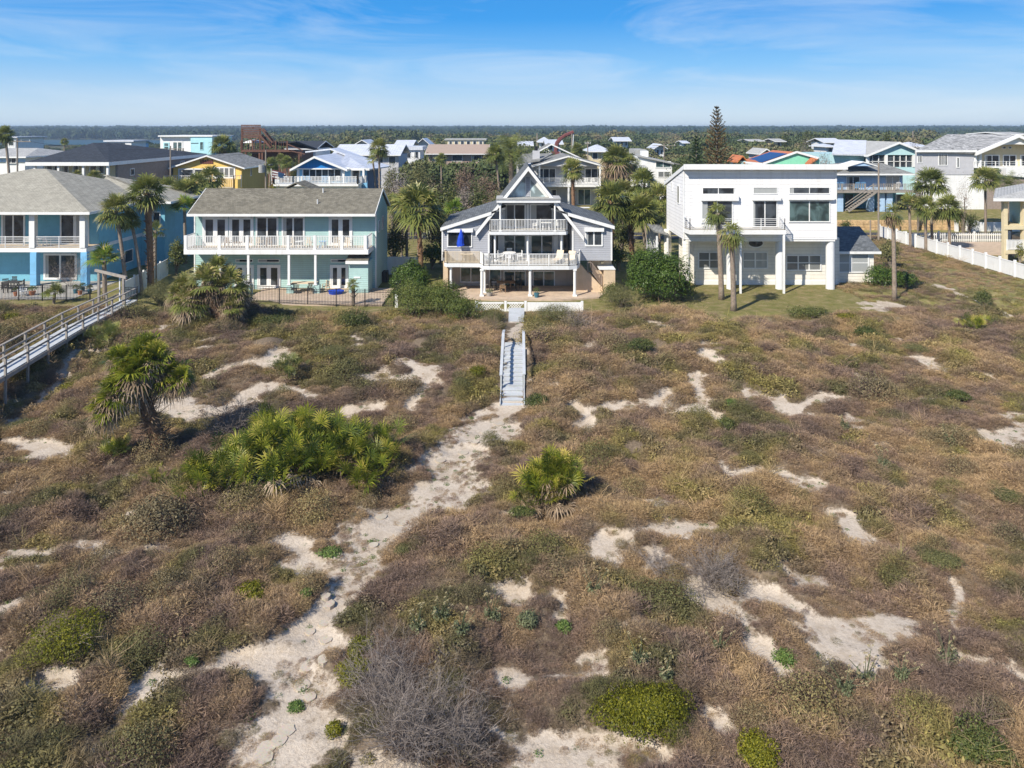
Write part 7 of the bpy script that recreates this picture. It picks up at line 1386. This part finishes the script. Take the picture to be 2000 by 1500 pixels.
# ------------------------------------------------------------------ palms
pal = [
 ('cabbage palm in front of the blue house, its fan crown below the roof edge', 246, 545, 226, 412, 40, 64, 'a', dict(boots=20)), ('thick palm covered in cut leaf bases beside the blue house', 295, 530, 287, 378, 46, 66, 'c', dict(boots=110, trunk=(.3, .26), skirt=.8, bark='boots')),
 ('slender curving palm between the two palms of the blue house', 277, 532, 256, 432, 22, 65, 'b', dict(trunk=(.14, .14))), ('small palm hidden behind the thick palm', 303, 520, 303, 450, 26, 70, 'd', {}), ('tall palm between the blue and the mint house roofs', 328, 460, 327, 374, 34, 88, 'a', dict(boots=20)),
 ('wide palm standing before the yellow house', 371, 455, 362, 378, 38, 86, 'c', {}), ('bright green young palm at the left end of the mint roof', 362, 455, 360, 404, 26, 80, 'e', dict(mt='palmbright')), ('dark leaning palm at the yellow house window', 418, 420, 411, 347, 32, 100, 'b', {}),
 ('bushy palm left of the yellow house palms', 385, 430, 384, 362, 28, 95, 'a', {}), ('spreading palm right of the turquoise house', 436, 330, 434, 284, 26, 138, 'c', dict(skirt=.7)), ('tall thin palm at the far left with brown skirt', 22, 340, 10, 262, 22, 108, 'b', dict(skirt=.9, trunk=(.2, .17))),
 ('palm behind the redwood deck left corner', 452, 330, 452, 300, 20, 140, 'a', {}), ('tall palm with ragged pale crown behind the mint roof', 742, 370, 740, 288, 24, 112, 'b', dict(skirt=.8, boots=30)), ('short companion trunk palm beside the ragged palm', 736, 372, 728, 312, 16, 115, 'd', {}),
 ('large drooping palm right of the mint house', 823, 515, 815, 408, 62, 70, 'c', dict(boots=40, trunk=(.26, .22), bark='boots')), ('palm crown leaning against the thicket left of the large drooping palm', 795, 500, 792, 392, 34, 76, 'b', {}), ('bright lime young palm in front of the thicket', 888, 450, 888, 412, 26, 80, 'e', dict(mt='palmbright')),
 ('palm partly hidden behind the large drooping one, yellow centre', 818, 480, 817, 388, 28, 82, 'e', {}), ('slim palm in front of the date palm with bent trunk', 980, 368, 967, 300, 24, 104, 'b', dict(skirt=.8, trunk=(.17, .15))),
 ('palm in front of the grey gabled house balcony', 1121, 402, 1118, 334, 30, 100, 'a', dict(boots=25, trunk=(.28, .24), bark='boots')), ('dark shaggy palm with brown skirt right of the grey gabled house', 1208, 400, 1204, 312, 36, 108, 'c', dict(skirt=1.2, skm='skirtb')), ('ragged palm with pale dead leaves beside the slant roof house', 1230, 395, 1228, 318, 26, 112, 'b', dict(skirt=1.0)),
 ('palm with bright boots trunk at the right wing of the grey house', 1195, 470, 1192, 392, 46, 78, 'a', dict(boots=60, bark='boots', trunk=(.28, .24))), ('broad palm left of the white house with clean trunk', 1263, 500, 1250, 415, 46, 78, 'c', dict(boots=10)), ('palm with orange-brown boots between grey and white house', 1235, 480, 1228, 405, 34, 80, 'a', dict(boots=80, bark='boots', trunk=(.3, .26))),
 ('palm above the broad palm left of the white house', 1262, 460, 1258, 360, 38, 90, 'a', {}), ('palm directly behind the left corner of the white house', 1288, 470, 1286, 384, 36, 86, 'b', {}), ('low dense palm between the two trunks near the white house', 1216, 470, 1216, 378, 34, 92, 'c', {}), ('palm with drooping crown at the lean-to roof', 1282, 480, 1280, 414, 30, 82, 'b', dict(skirt=.9)),
 ('left of the two thin palms in front of the white house', 1409, 585, 1401, 416, 34, None, 'sparse', dict(trunk=(.24, .19), skirt=.7)), ('right of the two thin palms in front of the white house', 1433, 607, 1428, 456, 36, None, 'sparse', dict(trunk=(.24, .19), skirt=.8)),
 ('single thin palm with a brown skirt on the open scrub', 1747, 587, 1744, 416, 30, None, 'sparse', dict(trunk=(.21, .15), skirt=.9)), ('tall round palm in front of the large grey house', 1820, 448, 1818, 358, 38, 92, 'c', dict(boots=20)), ('left low palm of the group behind the white fence', 1778, 452, 1776, 402, 28, 90, 'e', {}),
 ('middle low palm of the group behind the white fence', 1808, 455, 1808, 406, 28, 88, 'a', dict(skirt=.7)), ('right low palm of the group behind the white fence', 1855, 456, 1852, 406, 34, 88, 'b', dict(skirt=.7)), ('palm by the columns of the large grey house', 1925, 408, 1924, 352, 32, 100, 'c', {}),
 ('bright young palm at the blue house lower windows', 205, 560, 203, 508, 34, 63.5, 'e', dict(mt='palmbright', trunk=(.2, .18))), ('small palm behind the redwood deck posts', 556, 330, 548, 312, 14, 130, 'a', {}), ('palm bush left of the flag by the cobalt house', 525, 360, 530, 322, 18, 120, 'a', {}), ('second palm bush right of the transformer pole', 562, 345, 560, 316, 16, 128, 'b', {}),
 ('palm in the trees left of the white hip roofed house', 1128, 310, 1126, 292, 16, 150, 'a', {}), ('tiny palm on the middle horizon left of the long building', 858, 290, 856, 276, 7, 280, 'a', {}), ('small palm in front of the black solar array', 862, 330, 862, 310, 15, 150, 'b', {}), ('palm in front of the charcoal roof porch, left one', 150, 375, 150, 342, 12, 94, 'a', {}), ('palm in front of the charcoal roof porch, right one', 184, 378, 184, 345, 16, 94, 'c', {}),
 ('distant palm over the left water', 126, 300, 126, 276, 9, 180, 'b', {}), ('little palm on the dune edge near the mint house fence', 690, 590, 690, 556, 18, 61.0, 'd', dict(boots=10)), ('low palm plant in front of the blue house patio wall', 105, 600, 107, 572, 22, 61.8, 'e', dict(trunk=(.12, .12))), ('palm behind the mint roof right end', 765, 440, 768, 398, 24, 84, 'a', {})]
for a in pal: palmpx(a[0], a[1], a[2], a[3], a[4], a[5], a[6], ck=a[7], **a[8])
palmpx('large feathery date palm rising above the thicket', 1000, 370, 997, 292, 46, 112, ck='date', trunk=(.4, .38), boots=60, name='date_palm', sq=1.0)
palmpx('feathery date palm at the right edge by the large grey house', 1972, 420, 1970, 362, 34, 98, ck='date', trunk=(.3, .3), name='date_palm')
conifer('tall brown-green Norfolk pine towering over the horizon', PX(1400, 112), 112, PZ(206, 112)-hz(34, 112), PX(1444, 112)-PX(1400, 112), 'pine', 71, 27)
conifer('shorter dark green pine left of the tall one', PX(1360, 112), 112, PZ(264, 112)-hz(30, 112), PX(1382, 112)-PX(1360, 112), 'pinegreen', 72, 22)
# ------------------------------------------------------------------ thickets and garden trees
def tree_px(label, px, ytop, rpx, D, mt, s=.14, n=3600, **k):
    X = PX(px, D); z = hz(X, D); k.setdefault('crownlow', .15); broadtree(label, X, D, (PZ(ytop, D)-z)*1.02, rpx*D/FPX, mt, s, n, **k)
for a in [('brown leafless thicket tree nearest the cobalt house', 778, 325, 40, 96, 'barebr', .09, 5200), ('tall olive-brown thicket tree left of the solar building', 820, 300, 38, 104, 'busholive', .13, 5200), ('pinkish bare thicket tree in the middle of the thicket', 842, 345, 38, 94, 'bushbrown', .10, 5200), ('dark green oak-like tree in the thicket centre', 880, 340, 46, 92, 'bush', .13, 6500),
   ('dark green tree of the thicket beside the A-frame roof', 930, 345, 44, 90, 'bush', .13, 6500), ('brown shrub tree left of the slim bent palm trunk', 950, 322, 30, 104, 'bushbrown', .11, 3600), ('low green tree behind the A-frame ridge', 985, 350, 26, 96, 'bush', .12, 3000), ('bare grey thicket tree rising over the dark green ones', 905, 350, 34, 89, 'barebr', .09, 4200), ('brown leafless thicket tree behind the left wing of the grey house', 955, 372, 26, 84, 'bushbrown', .10, 3200), ('brown thicket front tree by the bright lime palm', 925, 392, 34, 82, 'bushbrown', .10, 4200),
   ('olive thicket front tree left of the bright lime palm', 860, 400, 32, 80, 'busholive', .11, 4200), ('brown bare front tree behind the mint gable', 785, 372, 30, 84, 'barebr', .08, 4200), ('green garden tree under the large drooping palm', 770, 430, 26, 76, 'bush', .11, 3000), ('dark shrub tree in the passage right of the mint house', 845, 470, 26, 77, 'bushdeep', .10, 2600),
   ('grey bare thicket tree above the bright front palms', 905, 318, 30, 110, 'bushbrown', .11, 3400), ('olive tree right of the ragged tall palm', 765, 318, 22, 110, 'busholive', .12, 2600), ('dark green tree in the gap right of the grey house', 1214, 428, 26, 84, 'bush', .11, 3200), ('dense dark palm thicket tree behind the white house palms', 1235, 365, 36, 96, 'bush', .13, 4200),
   ('green tree left behind the white house roof', 1312, 332, 26, 108, 'bush', .13, 3000), ('bushy green tree at the foot of the pines', 1340, 300, 26, 122, 'bush', .14, 3200), ('dark tree behind the tall pine', 1440, 312, 28, 122, 'bush', .14, 3200), ('dark shadowy shrub tree right of the grey house corner', 1208, 470, 16, 76, 'bushdeep', .1, 2000),
   ('green bush tree in front of the orange roofed house', 1592, 308, 18, 116, 'bush', .12, 2200), ('brown twiggy tree between orange and pale teal houses', 1612, 288, 16, 128, 'barebr', .10, 2600), ('white-barked bare tree behind the orange roofed house', 1575, 264, 18, 160, 'barebr', .10, 2600), ('pinkish flowering small tree before the large grey house', 1880, 332, 18, 97, 'bushbrown', .07, 900),
   ('bare pale tree left of the large grey house roof', 1790, 258, 28, 165, 'barebr', .12, 3000), ('brown leafy tree between the pale blue house and the round palm', 1792, 332, 14, 104, 'bushbrown', .10, 1500), ('scrubby tree right of the annex of the white house', 1738, 462, 22, 77, 'busholive', .10, 2600), ('yellow leafy shrub at the green house', 1992, 470, 8, 79, 'bushyel', .08, 600),
   ('green shrub tree left of the yellow house deck', 340, 470, 18, 82, 'bush', .11, 2200), ('shrub tree between the blue and mint house', 345, 466, 22, 74, 'bush', .1, 2600), ('olive shrub tree behind the blue house roof', 40, 345, 30, 94, 'busholive', .12, 3000), ('green hedge tree before the pale grey house', 85, 340, 26, 96, 'bush', .12, 2600), ('green shrub tree at the redwood deck foot', 580, 305, 22, 134, 'bush', .13, 2600),
   ('olive tree left of the cobalt house roof', 605, 300, 14, 132, 'busholive', .13, 1800), ('golden shrub behind the mint roof beside the pole', 533, 350, 12, 110, 'bushyel', .11, 1000), ('dark shrub tree in front of the cobalt house left side', 540, 340, 14, 118, 'bushdeep', .12, 1400), ('green shrub at the foot of the second row wall', 1893, 412, 20, 102, 'bush', .1, 1500), ('low shrub on the second row lawn right of the white house', 1650, 425, 14, 100, 'bush', .1, 900),
   ('large dark oak on the horizon right of the tall pine', 1580, 246, 24, 330, 'bush', .4, 2600), ('tall dark tree on the horizon beside the distant white house', 1733, 248, 8, 250, 'bush', .3, 1200), ('broad olive tree far behind the cobalt house', 680, 258, 22, 300, 'busholive', .35, 2600), ('rounded dark tree behind the ragged tall palm', 740, 262, 20, 280, 'bush', .35, 2400), ('yellowish bare tree far right of the redwood tower', 645, 268, 22, 260, 'busholive', .3, 2400),
   ('dark oak on the ridge left of the horizon oak', 1530, 252, 20, 340, 'bush', .4, 2200), ('tree at the far left edge by the white box', 48, 272, 12, 230, 'bush', .3, 1500)]: tree_px(a[0], a[1], a[2], a[3], a[4], a[5], a[6], a[7])
# ------------------------------------------------------------------ neighbourhood greenery and the far woods (nobody could count them)
def inhole(X, Y):
    m = np.zeros(X.size, bool)
    for (x, y, rx, ry) in HOLES: m |= (np.abs(X-x*Y/y) < rx*Y/y*1.0) & (Y < y+ry) & (Y > y-ry)
    return m
P = []; S = []; T = []
for (y0, y1, st, h0, h1) in ((158, 230, 5.5, 4.0, 6.5), (230, 420, 8, 5, 9.5), (420, 760, 13, 8, 13), (760, 1000, 18, 9, 13)):
    X, Y = scatter_points(-y1*.80, y1*.80, y0, y1, st); k = (np.abs(X) < Y*.78+10) & (rs.uniform(size=X.size) < .82) & ~in_river(X, Y) & ~inhole(X, Y) & ~((X < -110) & (Y < 210))
    X, Y = X[k], Y[k]; hh = rs.uniform(h0*.9, h1*1.3, X.size)*(.6+.75*fbm(X/40, Y/40, 81, 2)); hh = np.where((X < -Y*.36) & (Y > 220), hh*.5, hh); rr = hh*rs.uniform(.65, 1.05, X.size); P.append(np.stack([X, Y, height(X, Y)-.3+hh*.05], -1)); S.append(np.stack([rr, rr, hh*1.05], -1)); T.append(np.clip(fbm(X/35, Y/35, 82, 3)*1.3-.2+rs.normal(size=X.size)*.2, 0, 1))
P = np.concatenate(P); S = np.concatenate(S); T = np.concatenate(T); n = len(P); print('WOODS', n)
scatter('neighbourhood_trees', 'mixed green and brown tree tops covering the land behind the houses', 'trees', P, np.stack([T*0, T*0, rs.uniform(0, 6, n)], -1), S, rs.randint(0, 4, n), srccol('wood_sources', wsrc), {'ton': T})
P = []; S = []; T = []
for (y0, y1, st, h0, h1) in ((950, 1400, 20, 14, 17.5), (1400, 2100, 26, 18, 21.5), (2100, 3000, 32, 23, 27.5)):
    X, Y = scatter_points(-y1*.8, y1*.8, y0, y1, st); k = (np.abs(X) < Y*.77+20) & (rs.uniform(size=X.size) < .9) & ~in_river(X, Y); X, Y = X[k], Y[k]; hh = rs.uniform(h0, h1, X.size)*(.82+.3*fbm(X/90, Y/90, 91, 2)); rr = hh*rs.uniform(.6, .95, X.size); P.append(np.stack([X, Y, height(X, Y)-.3], -1)); S.append(np.stack([rr, rr, hh], -1)); T.append(np.clip(fbm(X/120, Y/120, 92, 3)+rs.normal(size=X.size)*.1, 0, 1))
P = np.concatenate(P); S = np.concatenate(S); T = np.concatenate(T); n = len(P); print('FAR', n)
scatter('far_wood', 'dark bluish belt of pine wood along the horizon', 'wood', P, np.stack([T*0, T*0, rs.uniform(0, 6, n)], -1), S, rs.randint(0, 3, n), srccol('pinewood_sources', dsrc), {'ton': T})
# ------------------------------------------------------------------ air
hzm = bpy.data.materials.new('haze'); hzm.use_nodes = True; nn = hzm.node_tree; nn.nodes.remove(nn.nodes['Principled BSDF']); pv = nn.nodes.new('ShaderNodeVolumePrincipled'); pv.inputs['Density'].default_value = .00025; pv.inputs['Color'].default_value = (.62, .80, 1, 1); pv.inputs['Anisotropy'].default_value = .2
nn.links.new(pv.outputs[0], nn.nodes['Material Output'].inputs['Volume'])
o = MB().box(-8200, 8200, -500, 8990, -8, 26).build('haze', hzm); o['kind'] = 'stuff'; o['label'] = 'thin bluish air over the whole coast'; o['category'] = 'haze'
import collections
lc = collections.Counter(o['label'] for o in sc.objects if o.parent is None and 'label' in o)
print('DUP', [k for k, c in lc.items() if c > 1][:20])
